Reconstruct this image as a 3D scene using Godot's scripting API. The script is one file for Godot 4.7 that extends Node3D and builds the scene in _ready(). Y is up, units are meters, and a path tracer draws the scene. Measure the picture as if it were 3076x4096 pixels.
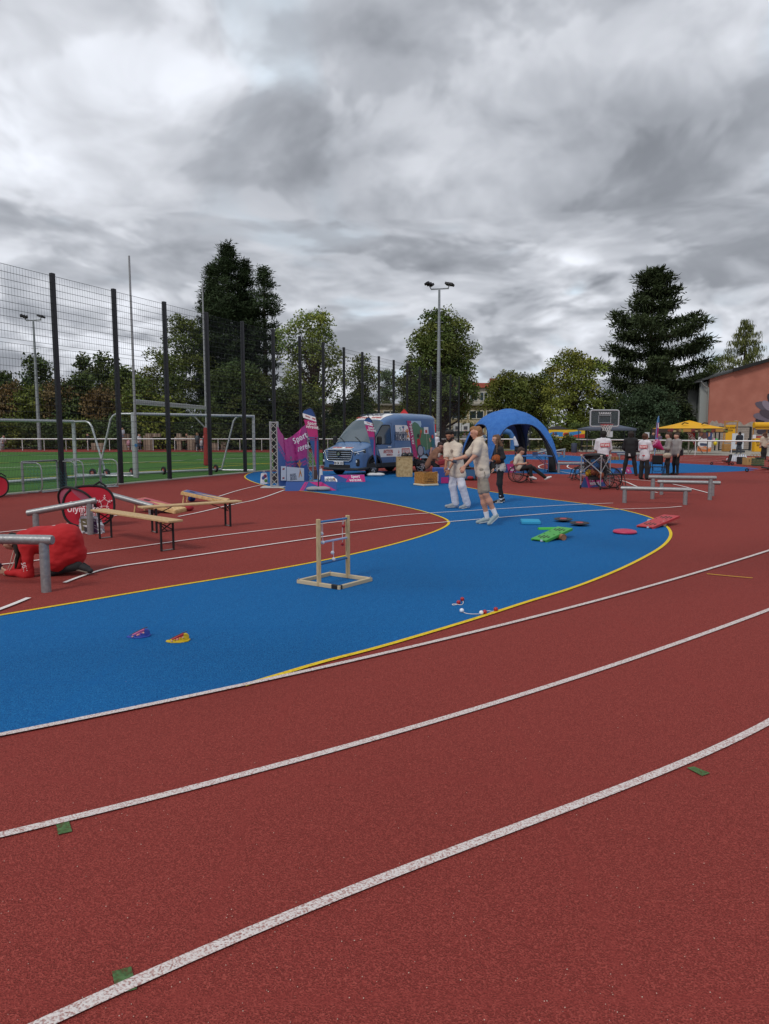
extends Node3D

# ---------------------------------------------------------------- layout: the lens that took the photograph
const LENS := 2871.0        # focal length in pixels of the 3076 x 4096 photograph
const EYE := 1.73           # camera height in metres
var pitch := atan(317.0 / LENS)
var taken := {}
var mats := {}
var rng := RandomNumberGenerator.new()


func ray(x: float, y: float) -> Vector3:
	return Vector3(x - 1538.0, 2048.0 - y, -LENS).rotated(Vector3.RIGHT, -pitch)


func gp(x: float, y: float, h := 0.0) -> Vector3:      # the point at height h that the photograph shows at x, y
	var d := ray(x, y)
	return Vector3(0, EYE, 0) + d * ((h - EYE) / d.y)


func wp(x: float, y: float, depth: float) -> Vector3:   # the point that many metres ahead
	var d := ray(x, y)
	return Vector3(0, EYE, 0) + d * (depth / -d.z)


func _ready() -> void:
	rng.seed = 7
	var cam := Camera3D.new()
	cam.name = "camera"
	cam.fov = 71.0
	cam.near = 0.05
	cam.far = 2000.0
	cam.position = Vector3(0, EYE, 0)
	cam.rotation.x = -pitch
	add_child(cam)
	var env := Environment.new()
	env.background_mode = Environment.BG_SKY
	var sky := Sky.new()
	var pan := PanoramaSkyMaterial.new()
	pan.panorama = make_sky()
	sky.sky_material = pan
	env.sky = sky
	env.sky_rotation = Vector3(0, PI, 0)     # the panorama's middle lies ahead
	env.background_energy_multiplier = 1.0
	env.tonemap_mode = Environment.TONE_MAPPER_LINEAR
	env.tonemap_exposure = 1.2
	env.sdfgi_enabled = true
	env.ssao_enabled = true
	env.ssil_enabled = true
	var we := WorldEnvironment.new()
	we.name = "environment"
	we.environment = env
	add_child(we)
	var sun := DirectionalLight3D.new()
	sun.name = "sun"
	sun.light_energy = 0.42
	sun.light_color = Color(1.0, 0.97, 0.93)
	sun.light_angular_distance = 14.0
	sun.shadow_enabled = true
	sun.rotation_degrees = Vector3(-46, -34, 0)
	add_child(sun)
	build_ground()
	build_far()
	build_trees()
	build_fence()
	build_field()
	build_vehicle_and_tents()
	build_equipment()
	build_people()


# ---------------------------------------------------------------- sky: a broken overcast of grey cumulus
func make_sky() -> ImageTexture:
	var a := FastNoiseLite.new()
	a.seed = 11
	a.noise_type = FastNoiseLite.TYPE_SIMPLEX_SMOOTH
	a.fractal_type = FastNoiseLite.FRACTAL_FBM
	a.fractal_octaves = 6
	a.fractal_gain = 0.52
	a.frequency = 1.0
	var b := a.duplicate() as FastNoiseLite
	b.seed = 5
	b.fractal_octaves = 4
	var w := a.duplicate() as FastNoiseLite
	w.seed = 23
	w.fractal_octaves = 3
	var low := sky_patch(Image.create(256, 128, false, Image.FORMAT_RGB8), 0, 0, 256, 128, 64, 256, a, b, w)
	low.resize(4096, 2048, Image.INTERPOLATE_CUBIC)
	# the part ahead in full detail; the same clouds, so it joins without a seam
	var x0 := 1650
	var x1 := 2446
	var y0 := 630
	var y1 := 1032
	var fine := sky_patch(Image.create(x1 - x0, y1 - y0, false, Image.FORMAT_RGB8), x0, y0, 4096, 2048, y1, x1, a, b, w)
	low.blit_rect(fine, Rect2i(0, 0, x1 - x0, y1 - y0), Vector2i(x0, y0))
	return ImageTexture.create_from_image(low)


func sky_patch(im: Image, ox: int, oy: int, full_w: int, full_h: int, y_end: int, x_end: int, a: FastNoiseLite, b: FastNoiseLite, w: FastNoiseLite) -> Image:
	# broad masses of cloud: azimuth and height in degrees, their half-widths, how much brighter or darker
	var masses := [
		[-3.0, 20.0, 9.0, 4.5, -0.17], [-14.0, 17.0, 5.0, 2.0, -0.06], [18.0, 21.0, 9.0, 6.0, -0.17], [6.0, 13.5, 12.0, 2.6, -0.13],
		[11.0, 9.3, 7.5, 1.7, -0.20], [14.5, 13.6, 5.0, 1.6, 0.22], [-9.0, 12.0, 6.0, 2.2, -0.10], [-20.0, 17.5, 8.0, 3.0, 0.07], [16.0, 10.8, 3.5, 1.0, 0.12], [-24.0, 23.0, 6.0, 7.0, 0.12], [-10.0, 26.0, 6.0, 3.5, 0.09],
		[-25.5, 14.2, 3.4, 1.3, -0.10], [-22.0, 8.8, 8.0, 2.2, 0.07], [-2.0, 9.0, 8.0, 1.5, 0.05], [13.5, 5.9, 4.0, 1.1, 0.10], [12.0, 3.4, 7.0, 0.9, -0.12],
		[25.0, 5.2, 4.0, 1.4, 0.10], [2.0, 4.2, 6.0, 1.3, -0.06], [-27.0, 3.6, 7.0, 1.5, -0.02], [24.0, 12.0, 5.0, 3.0, -0.06], [3.0, 25.0, 5.0, 2.0, -0.03],
	]
	for j in im.get_height():
		var el := PI * (0.5 - (oy + j + 0.5) / full_h)
		if el < -0.02:
			im.fill_rect(Rect2i(0, j, im.get_width(), im.get_height() - j), Color(0.43, 0.43, 0.42))
			break
		var ce := cos(el)
		var y := sin(el)
		var eld := rad_to_deg(el)
		for i in im.get_width():
			var az := TAU * ((ox + i + 0.5) / full_w - 0.5)
			var x := sin(az) * ce
			var z := -cos(az) * ce
			# heaps of cloud, flatter than they are wide, with paler tops and greyer undersides
			var azd := rad_to_deg(az)
			var low := clampf(1.0 - eld / 16.0, 0.0, 1.0)
			var fx := 2.6 + 2.6 * low
			var fy := 3.7 + 6.3 * low
			var p := Vector3(x * fx, y * fy, z * fx)
			var wp1 := Vector3(w.get_noise_3dv(p * 0.8), w.get_noise_3dv(p * 0.8 + Vector3(31, 0, 0)), w.get_noise_3dv(p * 0.8 + Vector3(0, 0, 47)))
			p += wp1 * 0.2
			var n := a.get_noise_3dv(p)
			var n2 := a.get_noise_3dv(p + Vector3(0, 0.10 + 0.05 * low, 0))
			var relief := clampf((n - n2) * 3.0, -0.6, 0.6)
			var cover := smoothstep(-0.06, 0.10, n + 0.25 * b.get_noise_3dv(p * 2.2))
			var v := 0.742 + n * 0.11 + relief * (0.07 + 0.10 * low) + (cover - 0.5) * (0.05 + 0.05 * low) + 0.045 * b.get_noise_3dv(p * 3.0)
			var wob := 6.0 * wp1.x + 5.0 * n
			var wobe := 3.0 * wp1.y + 3.0 * n
			for q in masses:
				var dx: float = (azd + wob - q[0]) / q[2]
				var dy: float = (eld + wobe - q[1]) / q[3]
				var d := dx * dx + dy * dy
				if d < 5.0:
					v += 0.85 * q[4] * exp(-d)
			v = clampf(v, 0.42, 0.94)
			var px := p.x
			var pz := p.z
			var cool := clampf((0.80 - v) * 2.4, 0.0, 1.0)
			var blue := clampf((w.get_noise_2d(px * 1.3 + 9.0, pz * 1.3) - 0.30) * 2.0, 0.0, 0.5) * clampf((v - 0.6) * 4.0, 0.0, 1.0)
			im.set_pixel(i, j, Color(v * (0.962 - 0.032 * cool - 0.10 * blue), v * (0.979 - 0.010 * cool - 0.02 * blue), v * (1.015 + 0.022 * cool + 0.015 * blue)))
	return im


# ---------------------------------------------------------------- helpers: things, parts, the setting
func numbered(called: String) -> String:
	var n: int = taken.get(called, 0)
	taken[called] = n + 1
	return called if n == 0 else "%s_%03d" % [called, n]


func tag(o: Node3D, label := "", category := "", group := "") -> Node3D:
	if label:
		o.set_meta("label", label)
	if category:
		o.set_meta("category", category)
	if group:
		o.set_meta("group", group)
	return o


func thing(called: String, label: String, category: String, at := Vector3.ZERO, turn := 0.0, group := "") -> Node3D:
	var o := Node3D.new()
	o.name = numbered(called)
	o.position = at
	o.rotation.y = turn
	add_child(o)
	tag(o, label, category, group)
	return o


func part(called: String, m: MB, material: Material, parent: Node, stuff := false) -> MeshInstance3D:
	var o := MeshInstance3D.new()
	o.name = numbered(called) if parent == self else called
	o.mesh = m.mesh(material)
	parent.add_child(o, true)
	if parent != self:
		var k := 0
		var base := called
		for c in parent.get_children():
			if c != o and c.has_meta("base") and c.get_meta("base") == base:
				k += 1
		o.set_meta("base", base)
		o.name = base if k == 0 else "%s_%03d" % [base, k]
	if stuff:
		o.set_meta("kind", "stuff")
	return o


func solo(called: String, m: MB, material: Material, label: String, category: String, at := Vector3.ZERO, turn := 0.0, group := "") -> MeshInstance3D:
	var o := part(called, m, material, self)
	o.position = at
	o.rotation.y = turn
	tag(o, label, category, group)
	return o


func struct(called: String, m: MB, material: Material) -> MeshInstance3D:
	var o := part(called, m, material, self)
	o.set_meta("kind", "structure")
	return o


func again(o: Node3D, at: Vector3, turn := 0.0, label := "") -> Node3D:
	var base := String(o.name)
	if base.length() > 4 and base[-4] == "_" and base.right(3).is_valid_int():
		base = base.left(-4)
	var c := o.duplicate() as Node3D
	c.name = numbered(base)
	c.position = at
	c.rotation.y = turn
	add_child(c)
	if label:
		c.set_meta("label", label)
	return c


func words(text: String, size: float, material: Material, parent: Node, at: Transform3D, squeeze := 1.0, called := "lettering", bold := true) -> MeshInstance3D:
	var t := TextMesh.new()
	var f := SystemFont.new()
	f.font_names = PackedStringArray(["Droid Sans"])
	f.font_weight = 700 if bold else 400
	t.font = f
	t.font_size = 64
	t.pixel_size = size / 64.0 * 1.36
	t.depth = 0.004
	t.curve_step = 2.0
	t.line_spacing = -12.0
	t.text = text
	t.material = material
	var o := MeshInstance3D.new()
	o.mesh = t
	o.name = called
	parent.add_child(o, true)
	var k := 0
	for c in parent.get_children():
		if c != o and c.has_meta("base") and c.get_meta("base") == called:
			k += 1
	o.set_meta("base", called)
	o.name = called if k == 0 else "%s_%03d" % [called, k]
	o.transform = at * Transform3D(Basis.from_scale(Vector3(squeeze, 1, 1)), Vector3.ZERO)
	return o


# ---------------------------------------------------------------- helpers: materials
func mat(hex: String, rough := 0.75, metal := 0.0) -> StandardMaterial3D:
	var key := "%s %s %s" % [hex, rough, metal]
	if not mats.has(key):
		var m := StandardMaterial3D.new()
		m.resource_name = "paint_" + hex
		m.albedo_color = Color(hex)
		m.roughness = rough
		m.metallic = metal
		mats[key] = m
	return mats[key]


func noise(kind: int, freq: float, octaves := 1, seed_ := 1) -> FastNoiseLite:
	var n := FastNoiseLite.new()
	n.noise_type = kind
	n.frequency = freq
	n.seed = seed_
	if octaves > 1:
		n.fractal_type = FastNoiseLite.FRACTAL_FBM
		n.fractal_octaves = octaves
	else:
		n.fractal_type = FastNoiseLite.FRACTAL_NONE
	if kind == FastNoiseLite.TYPE_CELLULAR:
		n.cellular_return_type = FastNoiseLite.RETURN_CELL_VALUE
	return n


func noise_tex(n: FastNoiseLite, stops: Array, size := 512, normal := 0.0) -> NoiseTexture2D:
	var t := NoiseTexture2D.new()
	t.width = size
	t.height = size
	t.seamless = true
	t.seamless_blend_skirt = 0.1
	t.noise = n
	if normal > 0.0:
		t.as_normal_map = true
		t.bump_strength = normal
	else:
		var g := Gradient.new()
		g.offsets = PackedFloat32Array(stops.map(func(s): return s[0]))
		g.colors = PackedColorArray(stops.map(func(s): return Color(s[1])))
		t.color_ramp = g
	return t


func rough_mat(called: String, stops: Array, n: FastNoiseLite, tile: float, rough := 0.9, bump := 4.0, size := 512, local := false, metal := 0.0) -> StandardMaterial3D:
	if mats.has(called):
		return mats[called]
	var m := StandardMaterial3D.new()
	m.resource_name = called
	m.albedo_texture = noise_tex(n, stops, size)
	m.roughness = rough
	m.metallic = metal
	m.uv1_triplanar = true
	m.uv1_world_triplanar = not local
	m.uv1_scale = Vector3.ONE / tile
	m.metallic_specular = 0.25
	m.vertex_color_use_as_albedo = true
	if bump > 0.0:
		m.normal_enabled = true
		m.normal_texture = noise_tex(n, [], size, bump)
		m.normal_scale = 1.0
	mats[called] = m
	return m


# ---------------------------------------------------------------- helpers: a mesh under construction
class MB:
	var v := PackedVector3Array()
	var n := PackedVector3Array()
	var c := PackedColorArray()
	var uv := PackedVector2Array()
	var idx := PackedInt32Array()
	var tint := Color.WHITE

	func vert(p: Vector3, nn: Vector3, t := Vector2.ZERO) -> int:
		v.append(p)
		n.append(nn)
		uv.append(t)
		c.append(tint)
		return v.size() - 1

	func face(a: int, b: int, d: int) -> void:
		var g := (v[b] - v[a]).cross(v[d] - v[a])
		if g.dot(n[a] + n[b] + n[d]) > 0.0:
			idx.append_array([a, d, b])
		else:
			idx.append_array([a, b, d])

	func tri(p: Vector3, q: Vector3, r: Vector3, nn := Vector3.ZERO) -> void:
		if nn == Vector3.ZERO:
			nn = (q - p).cross(r - p).normalized()
		var i := vert(p, nn)
		vert(q, nn, Vector2(1, 0))
		vert(r, nn, Vector2(1, 1))
		face(i, i + 1, i + 2)

	func quad(p: Vector3, q: Vector3, r: Vector3, s: Vector3, nn := Vector3.ZERO) -> void:
		if nn == Vector3.ZERO:
			nn = (r - p).cross(s - q).normalized()
		var i := vert(p, nn, Vector2(0, 1))
		vert(q, nn, Vector2(1, 1))
		vert(r, nn, Vector2(1, 0))
		vert(s, nn, Vector2(0, 0))
		face(i, i + 1, i + 2)
		face(i, i + 2, i + 3)

	func box(at: Vector3, size: Vector3, turn := Basis.IDENTITY, bevel := 0.0) -> MB:
		var h := size * 0.5
		var b := minf(bevel, minf(h.x, minf(h.y, h.z)) * 0.9)
		for ax in 3:
			for s in [-1.0, 1.0]:
				var nn := Vector3.ZERO
				nn[ax] = s
				var u := (ax + 1) % 3
				var w := (ax + 2) % 3
				var q := []
				for e in [[-1, -1], [1, -1], [1, 1], [-1, 1]]:
					var p := Vector3.ZERO
					p[ax] = s * h[ax]
					p[u] = e[0] * (h[u] - b)
					p[w] = e[1] * (h[w] - b)
					q.append(at + turn * p)
				quad(q[0], q[1], q[2], q[3], turn * nn)
		if b > 0.0:
			for ax in 3:       # the twelve chamfers, then the eight corners
				var u := (ax + 1) % 3
				var w := (ax + 2) % 3
				for e in [[-1, -1], [1, -1], [1, 1], [-1, 1]]:
					var q := []
					for k in [[-1, 0], [1, 0], [1, 1], [-1, 1]]:
						var p := Vector3.ZERO
						p[ax] = k[0] * (h[ax] - b)
						p[u] = e[0] * (h[u] - (b if k[1] == 0 else 0.0))
						p[w] = e[1] * (h[w] - (0.0 if k[1] == 0 else b))
						q.append(at + turn * p)
					var nn := Vector3.ZERO
					nn[u] = e[0]
					nn[w] = e[1]
					quad(q[0], q[1], q[2], q[3], turn * nn.normalized())
			for sx in [-1.0, 1.0]:
				for sy in [-1.0, 1.0]:
					for sz in [-1.0, 1.0]:
						var s := Vector3(sx, sy, sz)
						tri(at + turn * (s * (h - Vector3(0, b, b))), at + turn * (s * (h - Vector3(b, 0, b))), at + turn * (s * (h - Vector3(b, b, 0))), turn * s.normalized())
		return self

	func bar(p: Vector3, q: Vector3, wide: float, high: float, up := Vector3.UP) -> MB:     # a square bar from p to q
		var d := q - p
		var z := d.normalized()
		if absf(z.dot(up)) > 0.98:
			up = Vector3.FORWARD if absf(z.z) < 0.9 else Vector3.RIGHT
		var x := up.cross(z).normalized()
		return box((p + q) * 0.5, Vector3(wide, high, d.length()), Basis(x, z.cross(x), z), minf(wide, high) * 0.12)

	func tube(p: Vector3, q: Vector3, r: float, r2 := -1.0, sides := 10, caps := true) -> MB:
		return path([p, q], [r, r if r2 < 0.0 else r2], sides, caps)

	func path(pts: Array, radii: Array, sides := 8, caps := true, flat := 1.0) -> MB:       # a tube through points
		var x := Vector3.ZERO
		var rings := []
		for i in pts.size():
			var d: Vector3 = (pts[mini(i + 1, pts.size() - 1)] - pts[maxi(i - 1, 0)]).normalized()
			if x == Vector3.ZERO:
				x = d.cross(Vector3.UP if absf(d.y) < 0.9 else Vector3.RIGHT).normalized()
			else:
				x = (x - d * x.dot(d)).normalized()
			var y := d.cross(x)
			var r: float = radii[mini(i, radii.size() - 1)]
			var first := v.size()
			for k in sides + 1:
				var t := TAU * k / sides
				var e := x * cos(t) + y * sin(t) * flat
				vert(pts[i] + e * r, (x * cos(t) + y * sin(t)).normalized(), Vector2(float(k) / sides, float(i)))
			rings.append(first)
		for i in rings.size() - 1:
			for k in sides:
				var a: int = rings[i] + k
				var b: int = rings[i + 1] + k
				face(a, a + 1, b + 1)
				face(a, b + 1, b)
		if caps:
			for e in [0, pts.size() - 1]:
				var nn: Vector3 = (pts[0] - pts[1]).normalized() if e == 0 else (pts[-1] - pts[-2]).normalized()
				var m := vert(pts[e], nn)
				var s: int = rings[e]
				var f := v.size()
				for k in sides + 1:
					vert(v[s + k], nn)
				for k in sides:
					face(m, f + k, f + k + 1)
		return self

	func lathe(profile: Array, sides := 16, at := Transform3D.IDENTITY) -> MB:       # profile of Vector2(radius, height)
		var rows := []
		for i in profile.size():
			var p: Vector2 = profile[i]
			var d: Vector2 = profile[mini(i + 1, profile.size() - 1)] - profile[maxi(i - 1, 0)]
			var nn := Vector2(d.y, -d.x).normalized()
			rows.append(v.size())
			for k in sides + 1:
				var t := TAU * k / sides
				var e := Vector3(cos(t), 0, sin(t))
				vert(at * (e * p.x + Vector3.UP * p.y), (at.basis * (e * nn.x + Vector3.UP * nn.y)).normalized(), Vector2(float(k) / sides, float(i) / profile.size()))
		for i in rows.size() - 1:
			for k in sides:
				var a: int = rows[i] + k
				var b: int = rows[i + 1] + k
				face(a, a + 1, b + 1)
				face(a, b + 1, b)
		return self

	func ball(at: Vector3, r: Vector3, sides := 12, rows := 8) -> MB:
		var first := v.size()
		for i in rows + 1:
			var f := PI * i / rows
			for k in sides + 1:
				var t := TAU * k / sides
				var e := Vector3(cos(t) * sin(f), cos(f), sin(t) * sin(f))
				vert(at + e * r, (e / r).normalized(), Vector2(float(k) / sides, float(i) / rows))
		for i in rows:
			for k in sides:
				var a := first + i * (sides + 1) + k
				face(a, a + 1, a + sides + 2)
				face(a, a + sides + 2, a + sides + 1)
		return self

	func ring(at: Vector3, axis: Vector3, big: float, small: float, sides := 32, tube_sides := 8, from := 0.0, to := TAU) -> MB:
		var x := axis.cross(Vector3.UP if absf(axis.y) < 0.9 else Vector3.RIGHT).normalized()
		var y := axis.normalized().cross(x)
		var pts := []
		for k in sides + 1:
			var t := from + (to - from) * k / sides
			pts.append(at + (x * cos(t) + y * sin(t)) * big)
		return path(pts, [small], tube_sides, to - from < TAU - 0.01)

	func flat(poly: PackedVector2Array, at: Transform3D, thick := 0.0) -> MB:    # a flat shape in the plane of x and y, with a thickness behind it
		var t := Geometry2D.triangulate_polygon(poly)
		var nn := at.basis.z.normalized()
		for side in ([1] if thick == 0.0 else [1, -1]):
			var f := v.size()
			for p in poly:
				vert(at * Vector3(p.x, p.y, 0.0 if side == 1 else -thick), nn * side, p)
			for k in range(0, t.size(), 3):
				face(f + t[k], f + t[k + 1], f + t[k + 2])
		if thick > 0.0:
			for i in poly.size():
				var p := poly[i]
				var q := poly[(i + 1) % poly.size()]
				quad(at * Vector3(p.x, p.y, 0), at * Vector3(q.x, q.y, 0), at * Vector3(q.x, q.y, -thick), at * Vector3(p.x, p.y, -thick), at.basis * Vector3(q.y - p.y, p.x - q.x, 0).normalized() * (-1.0 if Geometry2D.is_polygon_clockwise(poly) else 1.0))
		return self

	func grid(rows: Array, closed := false) -> MB:      # a smooth sheet through rows of points
		var nr := rows.size()
		var nc: int = rows[0].size()
		var first := v.size()
		for i in nr:
			for j in nc:
				var r0: Vector3 = rows[maxi(i - 1, 0)][j]
				var r1: Vector3 = rows[mini(i + 1, nr - 1)][j]
				var c0: Vector3 = rows[i][(j - 1 + nc) % nc if closed else maxi(j - 1, 0)]
				var c1: Vector3 = rows[i][(j + 1) % nc if closed else mini(j + 1, nc - 1)]
				vert(rows[i][j], (r1 - r0).cross(c1 - c0).normalized(), Vector2(float(j) / maxi(nc - 1, 1), float(i) / maxi(nr - 1, 1)))
		for i in nr - 1:
			for j in (nc if closed else nc - 1):
				var a := first + i * nc + j
				var b := first + i * nc + (j + 1) % nc
				face(a, b, b + nc)
				face(a, b + nc, a + nc)
		return self

	func mesh(material: Material) -> ArrayMesh:
		var m := ArrayMesh.new()
		if v.is_empty():
			return m
		var arr := []
		arr.resize(Mesh.ARRAY_MAX)
		arr[Mesh.ARRAY_VERTEX] = v
		arr[Mesh.ARRAY_NORMAL] = n
		arr[Mesh.ARRAY_TEX_UV] = uv
		arr[Mesh.ARRAY_COLOR] = c
		arr[Mesh.ARRAY_INDEX] = idx
		m.add_surface_from_arrays(Mesh.PRIMITIVE_TRIANGLES, arr)
		m.surface_set_material(0, material)
		return m


# ---------------------------------------------------------------- ground: tartan, court, turf, lines
func px_poly(pts: Array) -> PackedVector2Array:     # photograph pixels on the ground -> x, z in metres
	var out := PackedVector2Array()
	for p in pts:
		var g := gp(p[0], p[1])
		out.append(Vector2(g.x, g.z))
	return out


func smooth(p: PackedVector2Array, closed := false, times := 2) -> PackedVector2Array:     # corner cutting
	for t in times:
		var q := PackedVector2Array()
		var n := p.size()
		if not closed:
			q.append(p[0])
		for i in (n if closed else n - 1):
			var a := p[i]
			var b := p[(i + 1) % n]
			q.append(a.lerp(b, 0.25))
			q.append(a.lerp(b, 0.75))
		if not closed:
			q.append(p[n - 1])
		p = q
	return p


func sheet(poly: PackedVector2Array, y: float, cell: float, spread: float, seed_ := 3) -> MB:
	var m := MB.new()
	var n := noise(FastNoiseLite.TYPE_SIMPLEX_SMOOTH, 0.22, 4, seed_)
	var lo := poly[0]
	var hi := poly[0]
	for p in poly:
		lo = lo.min(p)
		hi = hi.max(p)
	lo = (lo / cell).floor() * cell
	var j := lo.y
	while j < hi.y:
		var i := lo.x
		while i < hi.x:
			var sq := PackedVector2Array([Vector2(i, j), Vector2(i + cell, j), Vector2(i + cell, j + cell), Vector2(i, j + cell)])
			for piece in Geometry2D.intersect_polygons(sq, poly):
				var t := Geometry2D.triangulate_polygon(piece)
				var f := m.v.size()
				for p in piece:
					m.tint = Color.WHITE * (1.0 + spread * n.get_noise_2d(p.x, p.y))
					m.vert(Vector3(p.x, y, p.y), Vector3.UP, p)
				for k in range(0, t.size(), 3):
					m.face(f + t[k], f + t[k + 1], f + t[k + 2])
			i += cell
		j += cell
	return m


func stripe(p: PackedVector2Array, wide: float, y: float) -> MB:
	var m := MB.new()
	var rows := []
	for i in p.size():
		var d := (p[mini(i + 1, p.size() - 1)] - p[maxi(i - 1, 0)]).normalized()
		var s := Vector2(-d.y, d.x) * wide * 0.5
		rows.append([Vector3(p[i].x - s.x, y, p[i].y - s.y), Vector3(p[i].x + s.x, y, p[i].y + s.y)])
	for i in rows.size() - 1:
		m.quad(rows[i][0], rows[i][1], rows[i + 1][1], rows[i + 1][0], Vector3.UP)
	return m


func bend(pts: Array) -> PackedVector2Array:     # the even curve (a cubic) that runs through marked points of a lane line
	var p := px_poly(pts)
	var t := PackedFloat64Array()
	for q in p:
		t.append((q.x - p[0].x) / (p[-1].x - p[0].x))
	var m := []
	for i in 4:
		var row := PackedFloat64Array([0, 0, 0, 0, 0])
		for k in p.size():
			for j in 4:
				row[j] += pow(t[k], i + j)
			row[4] += pow(t[k], i) * p[k].y
		m.append(row)
	for i in 4:
		for r in 4:
			if r != i:
				var f: float = m[r][i] / m[i][i]
				for j in 5:
					m[r][j] -= f * m[i][j]
	var out := PackedVector2Array()
	for k in 61:
		var x := -0.25 + k / 40.0
		var y := 0.0
		for i in 4:
			y += m[i][4] / m[i][i] * pow(x, i)
		out.append(Vector2(lerpf(p[0].x, p[-1].x, x), y))
	return out


func line(called: String, pts: Array, wide: float, material: Material, y := 0.009, times := 2) -> void:
	struct(called, stripe(smooth(px_poly(pts), false, times), wide, y), material)


func granules(called: String, stops: Array, tile := 1.4, seed_ := 1) -> StandardMaterial3D:
	var n := noise(FastNoiseLite.TYPE_CELLULAR, 0.36, 1, seed_)
	n.cellular_jitter = 1.0
	return rough_mat(called, stops, n, tile, 0.88, 3.0, 1024)


func build_ground() -> void:
	var red := granules("red_tartan", [[0.0, "6b2d28"], [0.35, "823632"], [0.7, "90403a"], [1.0, "a24f47"]])
	var blue := granules("blue_court", [[0.0, "0a4880"], [0.35, "105a97"], [0.7, "1867a6"], [1.0, "3282bb"]], 1.4, 2)
	var white := rough_mat("worn_white_paint", [[0.0, "85534f"], [0.32, "b0938f"], [0.48, "cfc6c4"], [1.0, "dcd9d7"]], noise(FastNoiseLite.TYPE_VALUE, 0.35, 2, 4), 0.9, 0.8, 2.0, 512)
	var crisp := rough_mat("white_line_paint", [[0.0, "d4cccb"], [1.0, "e6e2e0"]], noise(FastNoiseLite.TYPE_VALUE, 0.3, 1, 4), 1.1, 0.8, 1.0, 256)
	var yellow := rough_mat("yellow_line_paint", [[0.0, "a98b1c"], [0.3, "d6b528"], [1.0, "ecd04a"]], noise(FastNoiseLite.TYPE_VALUE, 0.3, 1, 6), 1.1, 0.8, 2.0, 512)
	var earth := rough_mat("bare_earth", [[0.0, "4a4a30"], [0.5, "605a3e"], [1.0, "77704f"]], noise(FastNoiseLite.TYPE_SIMPLEX, 0.03, 4, 8), 6.0, 1.0, 2.0)
	var turf := rough_mat("artificial_turf", [[0.0, "335727"], [0.5, "466f34"], [1.0, "5c8545"]], noise(FastNoiseLite.TYPE_VALUE, 0.25, 2, 9), 1.2, 0.95, 5.0)
	var lawn := rough_mat("dry_lawn", [[0.0, "5b5a31"], [0.5, "77723f"], [1.0, "948a55"]], noise(FastNoiseLite.TYPE_SIMPLEX, 0.04, 4, 10), 4.0, 1.0, 4.0)
	var gravel := rough_mat("pale_gravel", [[0.0, "87837b"], [0.5, "a6a298"], [1.0, "c3beb3"]], noise(FastNoiseLite.TYPE_CELLULAR, 0.2, 1, 12), 1.6, 1.0, 4.0)
	# the ground that reaches the horizon
	struct("ground", sheet(PackedVector2Array([Vector2(-700, 200), Vector2(700, 200), Vector2(700, -900), Vector2(-700, -900)]), -0.03, 200.0, 0.0), earth)
	var fa := fence_at(-9.0)
	var fb := fence_at(19.0)
	# the rail line at the far side
	var rail := px_poly([[-900, 1803], [700, 1802], [1400, 1803], [2000, 1804], [2300, 1807], [2780, 1821], [3076, 1826], [3900, 1842]])
	var tartan := PackedVector2Array([Vector2(fa.x, 8), Vector2(fa.x, fa.z), Vector2(fb.x, fb.z)])
	for i in range(2, rail.size()):
		tartan.append(rail[i] + Vector2(0, -0.4))
	tartan.append(Vector2(rail[-1].x, 8))
	struct("running_track", sheet(tartan, 0.0, 1.0, 0.3), red)
	# turf beyond the fence, and the strip of track behind it
	var t0 := px_poly([[-900, 1808], [700, 1808], [1480, 1811]])
	var green := PackedVector2Array([Vector2(fa.x - 0.02, 8), Vector2(fa.x - 0.02, fa.z), Vector2(fb.x - 0.02, fb.z), t0[2], t0[1], t0[0], Vector2(-60, 8)])
	struct("turf_pitch", sheet(green, -0.008, 2.0, 0.22), turf)
	var band := PackedVector2Array([t0[0], t0[1], t0[2], Vector2(fb.x, fb.z), rail[3] + Vector2(0, -3), rail[2] + Vector2(0, -5), rail[1] + Vector2(0, -6), rail[0] + Vector2(0, -6)])
	struct("far_track", sheet(band, -0.004, 4.0, 0.1), red)
	# blue play surface
	var inner := [[-420, 2535], [-180, 2494], [0, 2463], [278, 2417], [639, 2355], [889, 2315], [1185, 2265], [1407, 2220], [1574, 2179], [1704, 2141], [1774, 2113], [1799, 2094], [1788, 2079], [1741, 2060], [1667, 2039], [1556, 2015], [1463, 1998], [1391, 1987], [1304, 1976], [1250, 1969], [1196, 1964], [1069, 1946], [1020, 1932], [988, 1918], [977, 1908], [985, 1899], [1005, 1891], [1024, 1887]]
	var outer := [[2216, 2000], [2352, 2017], [2461, 2034], [2561, 2057], [2627, 2080], [2670, 2107], [2686, 2134], [2677, 2160], [2647, 2190], [2581, 2229], [2495, 2272], [2409, 2309], [2296, 2352], [2193, 2384], [2097, 2413], [1998, 2446], [1866, 2488], [1700, 2538], [1500, 2597], [1296, 2648], [1111, 2704], [976, 2745]]
	var back := [[1290, 1884], [1560, 1884], [1700, 1892], [1790, 1925], [1858, 1948], [1953, 1966], [2011, 1975]]
	var ip := smooth(px_poly(inner))
	var op := smooth(px_poly(back + outer))
	var lc := px_poly([[926, 2754], [463, 2852], [0, 2944], [-420, 3022]])
	var court := ip.duplicate()
	court.append_array(op)
	court.append_array(lc)
	struct("blue_court", sheet(court, 0.004, 0.5, 0.26), blue)
	struct("yellow_edge_line", stripe(ip, 0.05, 0.009), yellow)
	struct("yellow_edge_line", stripe(smooth(px_poly([[1820, 1938], [1858, 1948], [1953, 1966], [2011, 1975]] + outer)), 0.05, 0.009), yellow)
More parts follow.
